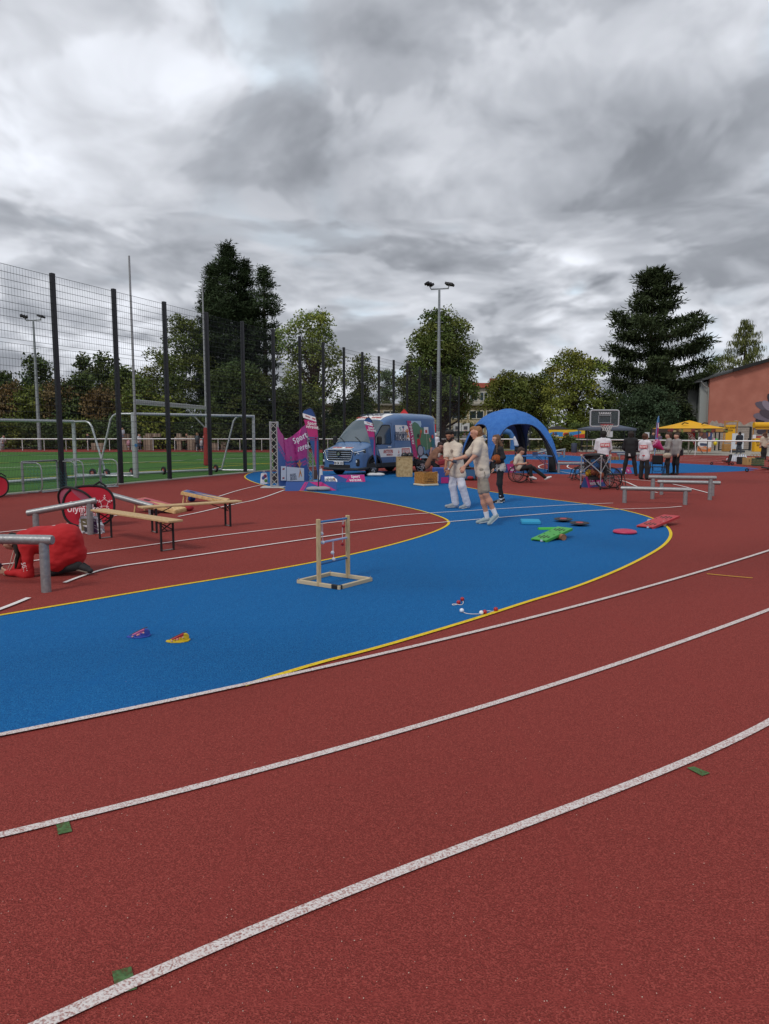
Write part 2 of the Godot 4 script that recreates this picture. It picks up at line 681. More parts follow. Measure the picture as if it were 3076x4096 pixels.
	# second blue lobe, farther right, with its red core
	var lobe := smooth(px_poly([[1880, 1826], [2000, 1820], [2150, 1815], [2319, 1824], [2500, 1842], [2700, 1852], [2847, 1860], [2968, 1867], [3052, 1877], [2985, 1884], [2847, 1890], [2694, 1893], [2400, 1898], [2230, 1897], [2000, 1890], [1860, 1870]]), true)
	struct("blue_court", sheet(lobe, 0.004, 2.0, 0.12, 5), blue)
	var core := smooth(px_poly([[2040, 1838], [2150, 1838], [2319, 1847], [2480, 1855], [2560, 1864], [2520, 1872], [2319, 1877], [2200, 1879], [2040, 1868]]), true)
	struct("running_track", sheet(core, 0.008, 2.0, 0.1), red)
	# lane lines in front
	struct("lane_line", stripe(bend([[0, 2944], [463, 2854], [926, 2754], [1389, 2650], [1852, 2542], [2315, 2426], [2685, 2322], [3076, 2204]]), 0.05, 0.012), white)
	struct("lane_line", stripe(bend([[0, 3343], [370, 3265], [741, 3158], [1111, 3058], [1481, 2966], [1852, 2856], [2222, 2740], [2593, 2614], [3076, 2441]]), 0.05, 0.008), white)
	struct("lane_line", stripe(bend([[185, 4096], [463, 3978], [926, 3759], [1389, 3556], [1852, 3407], [2222, 3266], [2593, 3100], [3076, 2893]]), 0.05, 0.008), white)
	# court lines
	line("court_line", [[-300, 2290], [0, 2263], [313, 2223], [800, 2154], [1150, 2112], [1550, 2067], [1650, 2058], [2250, 2022], [2452, 2014]], 0.045, crisp, 0.014)
	line("court_line", [[258, 2334], [330, 2306], [433, 2274], [625, 2247], [800, 2222], [1150, 2170], [1550, 2113], [1650, 2101], [2250, 2051], [2479, 2038], [2650, 2034], [2727, 2027]], 0.05, crisp, 0.014)
	line("court_line", [[0, 2130], [150, 2112], [340, 2083], [480, 2063], [713, 2068], [800, 2051], [926, 2020], [1033, 2000], [1139, 1961]].slice(4), 0.05, crisp, 0.014)
	line("court_line", [[-150, 2146], [0, 2132], [160, 2114], [480, 2062]], 0.045, crisp, 0.014)
	line("court_line", [[876, 1987], [960, 1960], [1085, 1932]], 0.045, crisp, 0.014)
	line("court_line", [[-200, 2515], [0, 2441], [60, 2418], [115, 2395]], 0.06, crisp, 0.014)
	line("court_line", [[1110, 1895], [1250, 1886], [1480, 1879]], 0.05, crisp, 0.014)
	line("court_line", [[2220, 1852], [2180, 1856], [2153, 1864], [2156, 1873], [2180, 1879], [2240, 1886], [2319, 1902], [2450, 1913], [2620, 1926], [2700, 1938], [2833, 1973]], 0.06, crisp, 0.014)
	line("court_line", [[2276, 1859], [2266, 1867], [2280, 1875], [2312, 1881], [2420, 1886]], 0.06, crisp, 0.014)
	line("court_line", [[2480, 1922], [2510, 1930], [2540, 1945], [2600, 1966], [2630, 1972]], 0.06, crisp, 0.014)
	line("court_line", [[2827, 2299], [2930, 2309], [3010, 2316]], 0.02, yellow, 0.014)
	for k in 4:
		line("court_line", [[2100, 1809.0 + k * 3.2], [2400, 1813.5 + k * 3.6], [2600, 1820.0 + k * 4.6], [2847, 1829.0 + k * 6.5], [3100, 1836.0 + k * 9.0]], 0.05, crisp, 0.012)
	# turf lines
	for q in [[[-300, 1822], [700, 1819], [1500, 1822]], [[-300, 1880], [0, 1872], [550, 1848], [1100, 1828], [1500, 1824]]]:
		line("pitch_line", q, 0.12, crisp, 0.0)
	for q in [[[-300, 1940], [0, 1917], [500, 1890], [850, 1868], [1100, 1850], [1500, 1840]], [[-300, 1855], [300, 1848], [900, 1852], [1100, 1856]]]:
		line("pitch_line", q, 0.12, yellow, 0.0)
	# three green lane marks
	var mark := rough_mat("green_mark_paint", [[0.0, "5c3a2a"], [0.4, "4a653f"], [1.0, "5a7750"]], noise(FastNoiseLite.TYPE_VALUE, 0.3, 2, 5), 0.8, 0.85, 2.0, 256)
	for q in [[[225, 3299], [276, 3289], [289, 3330], [232, 3343]], [[448, 3892], [525, 3872], [548, 3962], [466, 3984]], [[2746, 3074], [2776, 3070], [2840, 3096], [2808, 3108]]]:
		struct("lane_mark", sheet(px_poly(q), 0.006, 1.0, 0.0), mark)
	# stray pale granules lying on the tartan
	var mm := MultiMesh.new()
	mm.transform_format = MultiMesh.TRANSFORM_3D
	mm.mesh = MB.new().ball(Vector3.ZERO, Vector3(0.0017, 0.0012, 0.0017), 5, 4).mesh(mat("c9b3a4", 0.9))
	mm.instance_count = 320
	for i in 320:
		var g := gp(rng.randf_range(0, 3076), lerpf(2500, 4090, sqrt(rng.randf())), 0.005)
		mm.set_instance_transform(i, Transform3D(Basis.from_scale(Vector3.ONE * rng.randf_range(0.5, 1.3)), g))
	var specks := MultiMeshInstance3D.new()
	specks.name = "stray_granules"
	specks.multimesh = mm
	add_child(specks)
	tag(specks, "pale stray rubber granules scattered over the red running track", "granules")
	specks.set_meta("kind", "stuff")
	# grass, gravel and paving behind the rail
	struct("grass_verge", sheet(PackedVector2Array([rail[1] + Vector2(0, -5.8), rail[2] + Vector2(0, -4.8), rail[3] + Vector2(0, -0.4), rail[4] + Vector2(0, -0.4), rail[4] + Vector2(3, -30), rail[1] + Vector2(0, -50)]), -0.012, 4.0, 0.2), lawn)
	struct("gravel_path", sheet(PackedVector2Array([rail[3] + Vector2(1, -4.5), rail[4] + Vector2(0, -0.42), rail[5] + Vector2(0, -0.42), rail[5] + Vector2(0, -8), rail[4] + Vector2(4, -9), rail[3] + Vector2(0, -8)]), 0.0, 3.0, 0.1), gravel)
	var slab := rough_mat("grey_paving", [[0.0, "85817a"], [0.5, "99958c"], [1.0, "aca79d"]], noise(FastNoiseLite.TYPE_VALUE, 0.06, 3, 13), 3.0, 0.95, 2.0)
	var pave := struct("pavement", sheet(PackedVector2Array([rail[4] + Vector2(4, -0.45), rail[5] + Vector2(0, -0.45), rail[6] + Vector2(0, -0.45), rail[7] + Vector2(6, -0.45), Vector2(70, -95), Vector2(26, -95)]), 0.008, 3.0, 0.06), slab)
	pave.set_meta("label", "")
	var kerbm := rough_mat("kerb_concrete", [[0.0, "8c8982"], [1.0, "b3afa6"]], noise(FastNoiseLite.TYPE_SIMPLEX, 0.05, 3, 14), 1.0, 0.95, 2.0, 256)
	var ks := MB.new()
	for i in 28:
		var a := fence_at(i - 9.0)
		var b := fence_at(i - 8.0)
		ks.bar(a + Vector3(0, -0.02, 0), b + Vector3(0, -0.02, 0) - (b - a) * 0.004, 0.22, 0.12)
	struct("kerb", ks, kerbm)


func fence_at(i: float) -> Vector3:
	return Vector3(-9.83, 0, -21.87) + Vector3(0.948, 0, -2.313) * i


# ---------------------------------------------------------------- buildings, rail and far-off fixtures
func hx(x: float, y: float, depth: float) -> float:     # height at that pixel, that far ahead
	return wp(x, y, depth).y


func build_far() -> void:
	var railm := mat("d5d8da", 0.4, 0.2)
	# the white hand rail round the pitch, section by section
	var pts := px_poly([[-260, 1802], [700, 1801.5], [1400, 1802.5], [2000, 1804], [2262, 1806], [2300, 1807], [2780, 1821], [3076, 1826], [3500, 1834]])
	var names := ["left stretch of white tubular rail behind the turf pitch", "white tubular rail beyond the pitch, behind the truss banner and van", "white tubular rail seen behind the blue dome tent", "white tubular rail just left of the basketball hoop", "short jog in white tubular rail left of the basketball hoop", "white tubular rail crossing before the yellow parasol", "white tubular rail in front of the salmon hall wall", "far right end of white tubular rail"]
	for i in pts.size() - 1:
		var a := Vector3(pts[i].x, 0, pts[i].y)
		var b := Vector3(pts[i + 1].x, 0, pts[i + 1].y)
		var t := thing("hand_rail", names[i], "railing", a, 0.0, "white rail round the pitch")
		part("top_rail", MB.new().tube(Vector3(0, 1.12, 0), b - a + Vector3(0, 1.12, 0), 0.055, -1, 8), railm, t)
		var n := maxi(1, int((b - a).length() / 2.0))
		for k in n:
			var p := (b - a) * (float(k) / n)
			part("post", MB.new().tube(p, p + Vector3(0, 1.1, 0), 0.035, -1, 6), railm, t)
	# low white wall behind the far track
	var wm := rough_mat("pale_render", [[0.0, "a8a49c"], [1.0, "c6c2ba"]], noise(FastNoiseLite.TYPE_SIMPLEX, 0.02, 4, 30), 3.0, 0.9, 1.0, 256)
	var w0 := gp(-200, 1793)
	var w1 := gp(1420, 1794)
	solo("low_wall", MB.new().bar(w0 + Vector3(0, 0.3, 0), w1 + Vector3(0, 0.3, 0), 0.35, 0.65), wm, "low pale concrete wall at the foot of the far hedge", "wall")
	climbing_walls()
	hall()
	school()
	house()
	mesh_fences()
	for q in [[160, 1800, 1262, "floodlight mast seen through the mesh fence far left", 0.2], [1752, 1812, 1133, "tall grey floodlight mast standing before the chestnut tree", 0.9]]:
		mast(q)


func climbing_walls() -> void:
	var wood := [mat("8d7d6d", 0.9), mat("9a8b7a", 0.9), mat("7c6e60", 0.9)]
	var d := 72.0
	# each is boards side by side: left pixel, right pixel, top pixel
	var list := [["slatted wooden climbing wall with stepped side far behind the goals", [[575, 612, 1742], [585, 643, 1733], [612, 612, 1735]]], ["tall slatted wooden block left of the fence post", [[486, 518, 1735]]], ["low sloped slatted wooden block by the far track", [[366, 418, 1772]]], ["T shaped slatted wooden block on the far track", [[708, 725, 1733], [700, 748, 1748]]], ["broad slatted wooden block beside the walking child", [[750, 780, 1742], [770, 788, 1755]]], ["low slatted wooden box right of the red goal padding", [[836, 874, 1771]]], ["narrow slatted wooden pillar right of the low box", [[884, 904, 1767]]]]
	for q in list:
		var base: Array = q[1][0]
		var o := wp(base[0], 1731, d)
		o.y = 0
		var t := thing("slatted_block", q[0], "play structure", o, 0.0, "slatted wooden play blocks")
		for r in q[1]:
			var x0: float = wp(r[0], 1731, d).x - o.x
			var x1: float = wp(r[1], 1731, d).x - o.x
			var h := hx(r[0], r[2], d)
			var n := maxi(1, int((x1 - x0) / 0.2))
			var lift := 0.0 if r == base else h - 0.35
			for k in n:
				var m := MB.new().box(Vector3(x0 + (k + 0.5) * (x1 - x0) / n, (h + lift) * 0.5 - 0.01 * (k % 2), 0.05 * q[1].find(r)), Vector3((x1 - x0) / n - 0.03, h - lift, 0.5 + 0.02 * (k % 3)))
				part("slat", m, wood[(k * 7 + int(r[0])) % 3], t)


func hall() -> void:
	var d := 77.0
	var c := wp(2829, 1731, d)
	c.y = 0
	var salmon := rough_mat("salmon_render", [[0.0, "a2675a"], [0.5, "aa6d5f"], [1.0, "b07466"]], noise(FastNoiseLite.TYPE_SIMPLEX, 0.008, 3, 31), 9.0, 0.95, 0.0)
	var grey := rough_mat("grey_plinth_render", [[0.0, "938880"], [1.0, "aa9f97"]], noise(FastNoiseLite.TYPE_SIMPLEX, 0.02, 5, 32), 4.0, 0.95, 2.0)
	var panel := rough_mat("grey_wall_panel", [[0.0, "6d7272"], [1.0, "858a89"]], noise(FastNoiseLite.TYPE_SIMPLEX, 0.02, 4, 33), 4.0, 0.9, 1.0, 256)
	var t := thing("sports_hall", "salmon sports hall with sloping roof and dark painted mural", "building", c)
	var he := hx(2829, 1515, d)
	var h2 := hx(3076, 1441, d)
	var w := wp(3076, 1731, d).x - c.x
	var slope := (h2 - he) / w
	var ww := 12.0
	part("gable_wall", MB.new().flat(PackedVector2Array([Vector2(0, 0), Vector2(ww, 0), Vector2(ww, he + slope * ww), Vector2(0, he)]), Transform3D.IDENTITY, 0.4), salmon, t)
	# grey band with a ragged upper edge
	var rag := PackedVector2Array([Vector2(0.02, 0), Vector2(ww, 0)])
	var r2 := RandomNumberGenerator.new()
	r2.seed = 4
	var hb := hx(2829, 1690, d)
	for k in 50:
		rag.append(Vector2(ww - (k + 0.5) * (ww - 0.1) / 50.0, hb + r2.randf_range(-0.16, 0.16) + 0.15 * sin(k * 0.7)))
	part("plinth_band", MB.new().flat(rag, Transform3D(Basis.IDENTITY, Vector3(0, 0, 0.004))), grey, t)
	# side wall going back: panels between fins, with tall windows
	part("side_wall", MB.new().box(Vector3(0.25, he * 0.5 - 0.1, -9.5), Vector3(0.3, he - 0.2, 18.2)), panel, t)
	var glass := mat("39454a", 0.15, 0.0)
	for k in 7:
		var z := -0.15 - k * 2.9
		part("fin", MB.new().box(Vector3(-0.35, he * 0.5 - 0.15, z - 0.35), Vector3(0.9, he - 0.3, 0.35), Basis.IDENTITY, 0.03), mat("8f9493", 0.85), t)
		var wd := part("window", MB.new().box(Vector3(0.07, he * 0.5, z - 1.4), Vector3(0.09, he * 0.72, 0.9)), mat("b9bbb8", 0.6), t)
		for j in 5:
			part("pane", MB.new().box(Vector3(0.02, he * 0.5 + (j - 2) * he * 0.142, z - 1.4), Vector3(0.02, he * 0.125, 0.76)), glass, wd)
	var back := -18.6
	var slab := func(x0: float, x1: float, drop: float, z: float, deep: float) -> MB:
		return MB.new().flat(PackedVector2Array([Vector2(x0, he + slope * x0 + 0.05 - drop), Vector2(x1, he + slope * x1 + 0.05 - drop), Vector2(x1, he + slope * x1 + 0.22 - drop), Vector2(x0, he + slope * x0 + 0.22 - drop)]), Transform3D(Basis.IDENTITY, Vector3(0, 0, z)), deep)
	var rm := mat("3c3f40", 0.8)
	part("roof", slab.call(0.602, ww, 0.0, 0.35, 3.0), rm, t)
	part("eave_strip", slab.call(-0.95, 0.6, 0.0, 0.352, 19.4), rm, t)
	part("rear_roof", slab.call(0.61, ww, 0.95, -2.7, 16.0), rm, t)
	part("roof_edge", MB.new().bar(Vector3(2.2, he + slope * 2.2 + 0.2, 0.42), Vector3(ww, he + slope * ww + 0.2, 0.42), 0.12, 0.36), mat("161718", 0.7), t)
	part("gutter", MB.new().tube(Vector3(-1.0, he - slope - 0.02, 0.3), Vector3(-1.0, he - slope - 0.02, back), 0.1, -1, 8), mat("74777a", 0.5, 0.4), t)
	part("downpipe", MB.new().path([Vector3(-1.0, he - 0.3, 0.1), Vector3(-0.6, he - 0.75, 0.15), Vector3(-0.16, he - 0.95, 0.15), Vector3(-0.16, 0.1, 0.15)], [0.07], 8), mat("8b8a86", 0.5, 0.3), t)
	# painted mural of dark plumes: a plain abstract sweep of feathers
	var mural := Node3D.new()
	mural.name = "mural"
	t.add_child(mural)
	mural.set_meta("label", "mural of dark violet feathers sweeping out from the corner of the wall")
	var mx := wp(3040, 1731, d).x - c.x
	var shades := ["4d434d", "6d6270", "2f2a33", "857989", "5c5361", "3d3641"]
	for k in 14:
		var a := lerpf(1.95, 3.75, fmod(k * 0.382, 1.0))
		var o := Vector2(mx + 2.2 + 0.25 * (k % 3), 3.0 + 0.22 * (k % 5))
		var l := 2.5 + 1.1 * absf(sin(k * 2.1))
		var dir := Vector2(cos(a), sin(a))
		var sd := Vector2(-dir.y, dir.x)
		var poly := PackedVector2Array([o, o + dir * l * 0.4 + sd * 0.55, o + dir * l * 0.85 + sd * 0.25, o + dir * l - sd * 0.25, o + dir * l * 0.8 - sd * 0.5, o + dir * l * 0.35 - sd * 0.35])
		part("feather", MB.new().flat(smooth(poly, true), Transform3D(Basis.IDENTITY, Vector3(0, 0, 0.012 + 0.004 * k))), mat(shades[k % 6], 0.95), mural)


func school() -> void:
	var d := 98.0
	var stone := rough_mat("beige_stone", [[0.0, "8d8164"], [0.5, "aa9d7e"], [1.0, "bfb498"]], noise(FastNoiseLite.TYPE_CELLULAR, 0.05, 1, 35), 4.0, 0.95, 3.0)
	var a := wp(1180, 1731, d)
	var b := wp(2080, 1731, d)
	a.y = 0
	var t := thing("school_building", "long beige stone school building half hidden behind the trees", "building", a)
	var wl := b.x - a.x
	var h := hx(1700, 1622, d)
	part("wall", MB.new().box(Vector3(wl * 0.5, h * 0.5, -4), Vector3(wl, h, 8)), stone, t)
	part("roof", MB.new().box(Vector3(wl * 0.5, h + 0.12, -3.9), Vector3(wl + 0.8, 0.24, 8.8)), mat("8b8880", 0.8), t)
	part("concrete_band", MB.new().box(Vector3(wl * 0.5, 2.75, 0.05), Vector3(wl, 0.42, 0.12)), mat("9a968c", 0.85), t)
	var fr := mat("c9c7bf", 0.6)
	var gl := mat("2e3a40", 0.12)
	for k in 13:
		var x := 1.3 + k * (wl - 2.6) / 12.0
		for q in [[1.75, 1.3], [4.15, 1.15]]:
			var wn := part("window", MB.new().box(Vector3(x, q[0], 0.03), Vector3(2.0, q[1], 0.1)), fr, t)
			for s in [-0.5, 0.5]:
				part("pane", MB.new().box(Vector3(x + s * 0.96, q[0], 0.075), Vector3(0.84, q[1] - 0.2, 0.02)), gl, wn)
	# two basketball boards standing in the school yard
	for q in [[1829, 1712, "white basketball board left of its twin in the school yard"], [1862, 1712, "white basketball board right of its twin in the school yard"]]:
		var p := wp(q[0], q[1], 84)
		var s := thing("yard_basketball_board", q[2], "basketball hoop", Vector3(p.x, 0, p.z), 0.0, "basketball boards in the school yard")
		part("post", MB.new().tube(Vector3(0, 0, -0.3), Vector3(0, p.y, -0.3), 0.07), mat("7d8285", 0.5, 0.4), s)
		part("board", MB.new().box(Vector3(0, p.y + 0.1, 0), Vector3(0.9, 0.95, 0.05)), mat("c9ccd0", 0.6), s)
		part("target_square", MB.new().box(Vector3(0, p.y, 0.03), Vector3(0.44, 0.4, 0.02)), mat("4a4d55", 0.7), s)
		part("rim", MB.new().ring(Vector3(0, p.y - 0.3, 0.28), Vector3.UP, 0.22, 0.02, 16, 6), mat("b0432c", 0.5), s)


func house() -> void:
	var d := 135.0
	var a := wp(1790, 1731, d)
	a.y = 0
	var t := thing("apartment_house", "pale house with red tiled roof rising behind the chestnut tree", "building", a)
	var wl := wp(1995, 1731, d).x - a.x
	var h := hx(1940, 1549, d)
	var hr := hx(1940, 1530, d)
	part("wall", MB.new().box(Vector3(wl * 0.5, h * 0.5, -4), Vector3(wl, h, 8)), mat("b3aea4", 0.9), t)
	var rf := MB.new()
	rf.quad(Vector3(-0.5, h - 0.1, 0.6), Vector3(wl + 0.5, h - 0.1, 0.6), Vector3(wl + 0.5, hr + 0.2, -4), Vector3(-0.5, hr + 0.2, -4))
	rf.quad(Vector3(-0.5, h - 0.1, -8.6), Vector3(wl + 0.5, h - 0.1, -8.6), Vector3(wl + 0.5, hr + 0.2, -4), Vector3(-0.5, hr + 0.2, -4))
	for x in [-0.45, wl + 0.45]:
		rf.tri(Vector3(x, h - 0.1, 0.55), Vector3(x, h - 0.1, -8.55), Vector3(x, hr + 0.18, -4))
	var tiles := rough_mat("red_roof_tile", [[0.0, "6d3028"], [0.5, "8a3f33"], [1.0, "9d5343"]], noise(FastNoiseLite.TYPE_CELLULAR, 0.12, 1, 36), 3.0, 0.9, 4.0, 256)
	var r := part("roof", rf, tiles, t)
	part("chimney", MB.new().box(Vector3(wl * 0.93, hr + 0.45, -3.6), Vector3(1.3, 1.1, 0.9)), mat("7d3f36", 0.9), r)
	for k in 5:
		var x := 1.0 + k * (wl - 2.0) / 4.0
		var wn := part("window", MB.new().box(Vector3(x, h - 1.7, 0.03), Vector3(1.5, 1.7, 0.1)), mat("d6d5d0", 0.6), t)
		for s in [-0.36, 0.36]:
			part("pane", MB.new().box(Vector3(x + s, h - 1.7, 0.075), Vector3(0.6, 1.5, 0.02)), mat("3d4a52", 0.12), wn)


func wire_panel(w: float, y0: float, y1: float, dx: float, dy: float, r: float, both := true) -> MB:
	var m := MB.new()
	var n := maxi(1, int(round(w / dx)))
	for k in n + 1:
		m.tube(Vector3(k * w / n, y0, 0), Vector3(k * w / n, y1, 0), r * 0.8, -1, 4, false)
	var q := maxi(1, int(round((y1 - y0) / dy)))
	for k in q + 1:
		var y := y0 + k * (y1 - y0) / q
		for s in ([-1, 1] if both else [0]):
			m.tube(Vector3(0, y, s * r * 1.9), Vector3(w, y, s * r * 1.9), r, -1, 4, false)
	return m


func mesh_fences() -> void:
	var dark := mat("23262a", 0.5, 0.3)
	var d := 70.0
	var list := [[2878, 3000, 1706, "double wing dark steel mesh gate before the salmon hall wall"], [3004, 3130, 1708, "dark steel mesh fence right of the gate by the hall"], [2700, 2862, 1712, "dark steel mesh fence behind the yellow parasol"], [2330, 2698, 1712, "long dark steel mesh fence behind the grey gazebo"], [2120, 2326, 1712, "dark steel mesh fence behind the colourful banner"]]
	for q in list:
		var a := wp(q[0], 1731, d)
		var w: float = wp(q[1], 1731, d).x - a.x
		a.y = 0
		var h := hx(q[0], q[2], d)
		var t := thing("mesh_fence", q[3], "gate" if q[0] == 2878 else "fence", a)
		var n := maxi(1, int(round(w / 2.5)))
		for k in n + 1:
			part("post", MB.new().box(Vector3(k * w / n, h * 0.5, 0), Vector3(0.1, h, 0.1)), dark, t)
		for k in n:
			var p := part("mesh_panel", wire_panel(w / n - 0.14, 0.08, h - 0.06, 0.1, 0.22, 0.006, false), dark, t)
			p.position.x = k * w / n + 0.07
		if q[0] == 2878:
			for y in [0.1, h - 0.05]:
				part("frame_bar", MB.new().box(Vector3(w * 0.5, y, 0.006), Vector3(w - 0.1, 0.09, 0.07)), dark, t)
			part("lock_box", MB.new().box(Vector3(w - 0.12, 1.05, 0.06), Vector3(0.14, 0.3, 0.07)), dark, t)


func mast(q: Array) -> void:
	var g := gp(q[0], q[1])
	var h := hx(q[0], q[2], -g.z)
	var t := thing("floodlight_mast", q[3], "floodlight", g)
	var steel := rough_mat("galvanised_steel", [[0.0, "80868b"], [1.0, "a0a6aa"]], noise(FastNoiseLite.TYPE_SIMPLEX, 0.03, 3, 38), 1.5, 0.55, 0.5, 256, false, 0.5)
	part("pole", MB.new().path([Vector3.ZERO, Vector3(0, h * 0.5, 0), Vector3(0, h - 0.55, 0)], [0.19, 0.15, 0.09], 12), steel, t)
	part("cross_arm", MB.new().bar(Vector3(-0.7, h - 0.5, 0), Vector3(0.8, h - 0.42, 0), 0.1, 0.1), steel, t)
	for k in 4:
		part("step_iron", MB.new().tube(Vector3(-0.35, h - 3.2 - k * 0.75, 0), Vector3(0.35, h - 3.2 - k * 0.75, 0), 0.025), steel, t)
	var lampm := mat("191b20", 0.5)
	for s in [-1.0, 1.0]:
		var lp := MB.new()
		for k in 3:
			var b := Basis(Vector3.UP, -0.5 * s).rotated(Vector3.FORWARD, 0.35 * s)
			lp.box(Vector3(s * 0.85 + s * 0.2 * (k - 1), h - 0.1 + 0.1 * (k - 1) * -s * 0.5, 0.1 * k), Vector3(0.26, 0.2, 0.5), b, 0.03)
		part("flood_lamp", lp, lampm, t)
		part("bracket", MB.new().tube(Vector3(s * 0.7, h - 0.48, 0), Vector3(s * 0.85, h - 0.15, 0.1), 0.04), steel, t)
	if q[4] > 0.5:
		part("notice", MB.new().box(Vector3(0, hx(q[0], 1735, -g.z), 0.2), Vector3(0.3, 0.4, 0.02)), mat("cfd0ce", 0.7), t)


# ---------------------------------------------------------------- trees and shrubs
var bark: StandardMaterial3D
var leaf_mat: StandardMaterial3D
var clumps := {}


func clump(kind: String) -> ArrayMesh:      # a spray of leaves about one metre across
	if clumps.has(kind):
		return clumps[kind]
	var r := RandomNumberGenerator.new()
	r.seed = hash(kind) % 1000
	var m := MB.new()
	var n: int = {"broad": 16, "needle": 22, "hang": 16}[kind]
	for k in n:
		var p := Vector3(r.randfn(), r.randfn(), r.randfn()).normalized() * pow(r.randf(), 0.5)
		var d := Vector3(r.randfn(), r.randfn() * 0.6, r.randfn()).normalized()
		var l := r.randf_range(0.35, 0.6)
		var w := l * 0.62
		if kind == "needle":
			p *= Vector3(1, 0.6, 1)
			d = (p + Vector3(0, 0.15, 0) + d * 0.4).normalized()
			l = r.randf_range(0.5, 0.8)
			w = l * 0.24
		elif kind == "hang":
			p *= Vector3(0.8, 0.6, 0.8)
			d = (Vector3(0, -1, 0) + d * 0.35).normalized()
			l = r.randf_range(0.7, 1.3)
			w = l * 0.14
		var s := d.cross(Vector3(r.randfn(), r.randfn(), r.randfn())).normalized() * w * 0.5
		var nn := (d.cross(s).normalized() + Vector3(0, 0.35, 0)).normalized()
		m.tint = Color.WHITE * r.randf_range(0.75, 1.2)
		var fold := d.cross(s) / w * 0.12
		m.quad(p, p + d * l * 0.45 + s + fold, p + d * l, p + d * l * 0.45 - s + fold, nn)
	clumps[kind] = m.mesh(leaf_mat)
	return clumps[kind]


func foliage(kind: String, list: Array, parent: Node3D, called := "crown") -> void:    # list of [place, size, colour]
	var mm := MultiMesh.new()
	mm.transform_format = MultiMesh.TRANSFORM_3D
	mm.use_colors = true
	mm.mesh = clump(kind)
	mm.instance_count = list.size()
	for i in list.size():
		var q: Array = list[i]
		var b := Basis(Vector3.UP, rng.randf() * TAU)
		if kind == "broad":
			b = b.rotated(Vector3.RIGHT, rng.randfn() * 0.5)
		mm.set_instance_transform(i, Transform3D(b.scaled(Vector3.ONE * q[1]), q[0]))
		mm.set_instance_color(i, q[2])
	var o := MultiMeshInstance3D.new()
	o.name = called
	o.multimesh = mm
	parent.add_child(o, true)
	o.set_meta("kind", "stuff")


func leaf_tree(called: String, label: String, x: float, depth: float, top: float, half: float, c: Color, o := {}) -> void:
	var r := RandomNumberGenerator.new()
	r.seed = int(x * 13 + depth)
	rng.seed = int(x * 7 + top)
	var g := wp(x, 1731, depth)
	g.y = 0
	var h := hx(x, top, depth)
	var rad := half / LENS * depth * 1.12
	c = c * 1.8
	var low: float = o.get("low", 0.1)        # where the crown begins, as a share of the height
	var full: float = o.get("full", 1.0)      # how densely it is filled
	var t := thing(called, label, o.get("category", "tree"), g, 0.0, o.get("group", ""))
	var size: float = o.get("leaf", 0.62)
	var list := []
	var limbs := MB.new()
	var cy := h * (low + (1.0 - low) * 0.5)
	var ry := h * (1.0 - low) * 0.5
	var n := int(o.get("puffs", 30))
	var trunk_top := Vector3(0, cy + ry * 0.25, 0)
	var tr: float = o.get("trunk", maxf(0.12, h * 0.02))
	var lean := Vector3(r.randf_range(-0.3, 0.3), 0, 0)
	if o.has("trunk"):
		limbs.path([Vector3(0, -0.1, 0), Vector3(0, h * low * 0.7, 0) + lean * 0.4, Vector3(0, cy, 0) + lean, trunk_top], [tr * 1.25, tr, tr * 0.7, tr * 0.3], 8)
	for k in n:
		var f := (k + 0.5) / n
		var u := 1.0 - 2.0 * f                         # evenly down the height
		var a := k * 2.39996 + r.randf() * 0.8
		var ring := sqrt(maxf(0.02, 1.0 - u * u))
		if u < 0.0 and o.get("skirt", false):
			ring = 1.0
		var out := pow(r.randf(), 0.38)
		var p := Vector3(cos(a) * ring * rad * out * 0.82, cy + u * ry * 0.84, sin(a) * ring * rad * out * 0.82)
		p += Vector3(r.randfn() * 0.06 * rad, r.randfn() * 0.05 * ry, r.randfn() * 0.05 * rad)
		var pr := rad * r.randf_range(0.24, 0.42) * float(o.get("puff", 1.0))
		if o.has("trunk"):
			var s := Vector3(0, clampf(p.y * 0.55, h * low * 0.6, trunk_top.y), 0) + lean * 0.7
			var mid := s.lerp(p, 0.55) + Vector3(0, -0.12 * s.distance_to(p) * 0.4, 0)
			limbs.path([s, mid, p], [tr * 0.34, tr * 0.22, tr * 0.07], 5, false)
		var tone := r.randf_range(0.72, 1.28)
		var warm := r.randf_range(-0.12, 0.16)
		var cnt := int(full * 4.0 * PI * pr * pr / (size * size) * 0.42) + 6
		for j in cnt:
			var e := Vector3(r.randfn(), r.randfn(), r.randfn()).normalized()
			if e.y < -0.35 and r.randf() < 0.6:
				e.y = -e.y
			var q := p + e * Vector3(1.0, 0.72, 1.0) * pr * (0.55 + 0.5 * pow(r.randf(), 0.6))
			if q.y < 0.15:
				q.y = 0.15 + r.randf() * 0.3
			var tw := tone * r.randf_range(0.8, 1.22)
			list.append([q, size * r.randf_range(0.42, 1.2), Color(c.r * tw * (1.0 + warm), c.g * tw, c.b * tw * (1.0 - warm * 0.7))])
	if not limbs.v.is_empty():
		part("trunk", limbs, bark, t)
	foliage("broad", list, t)


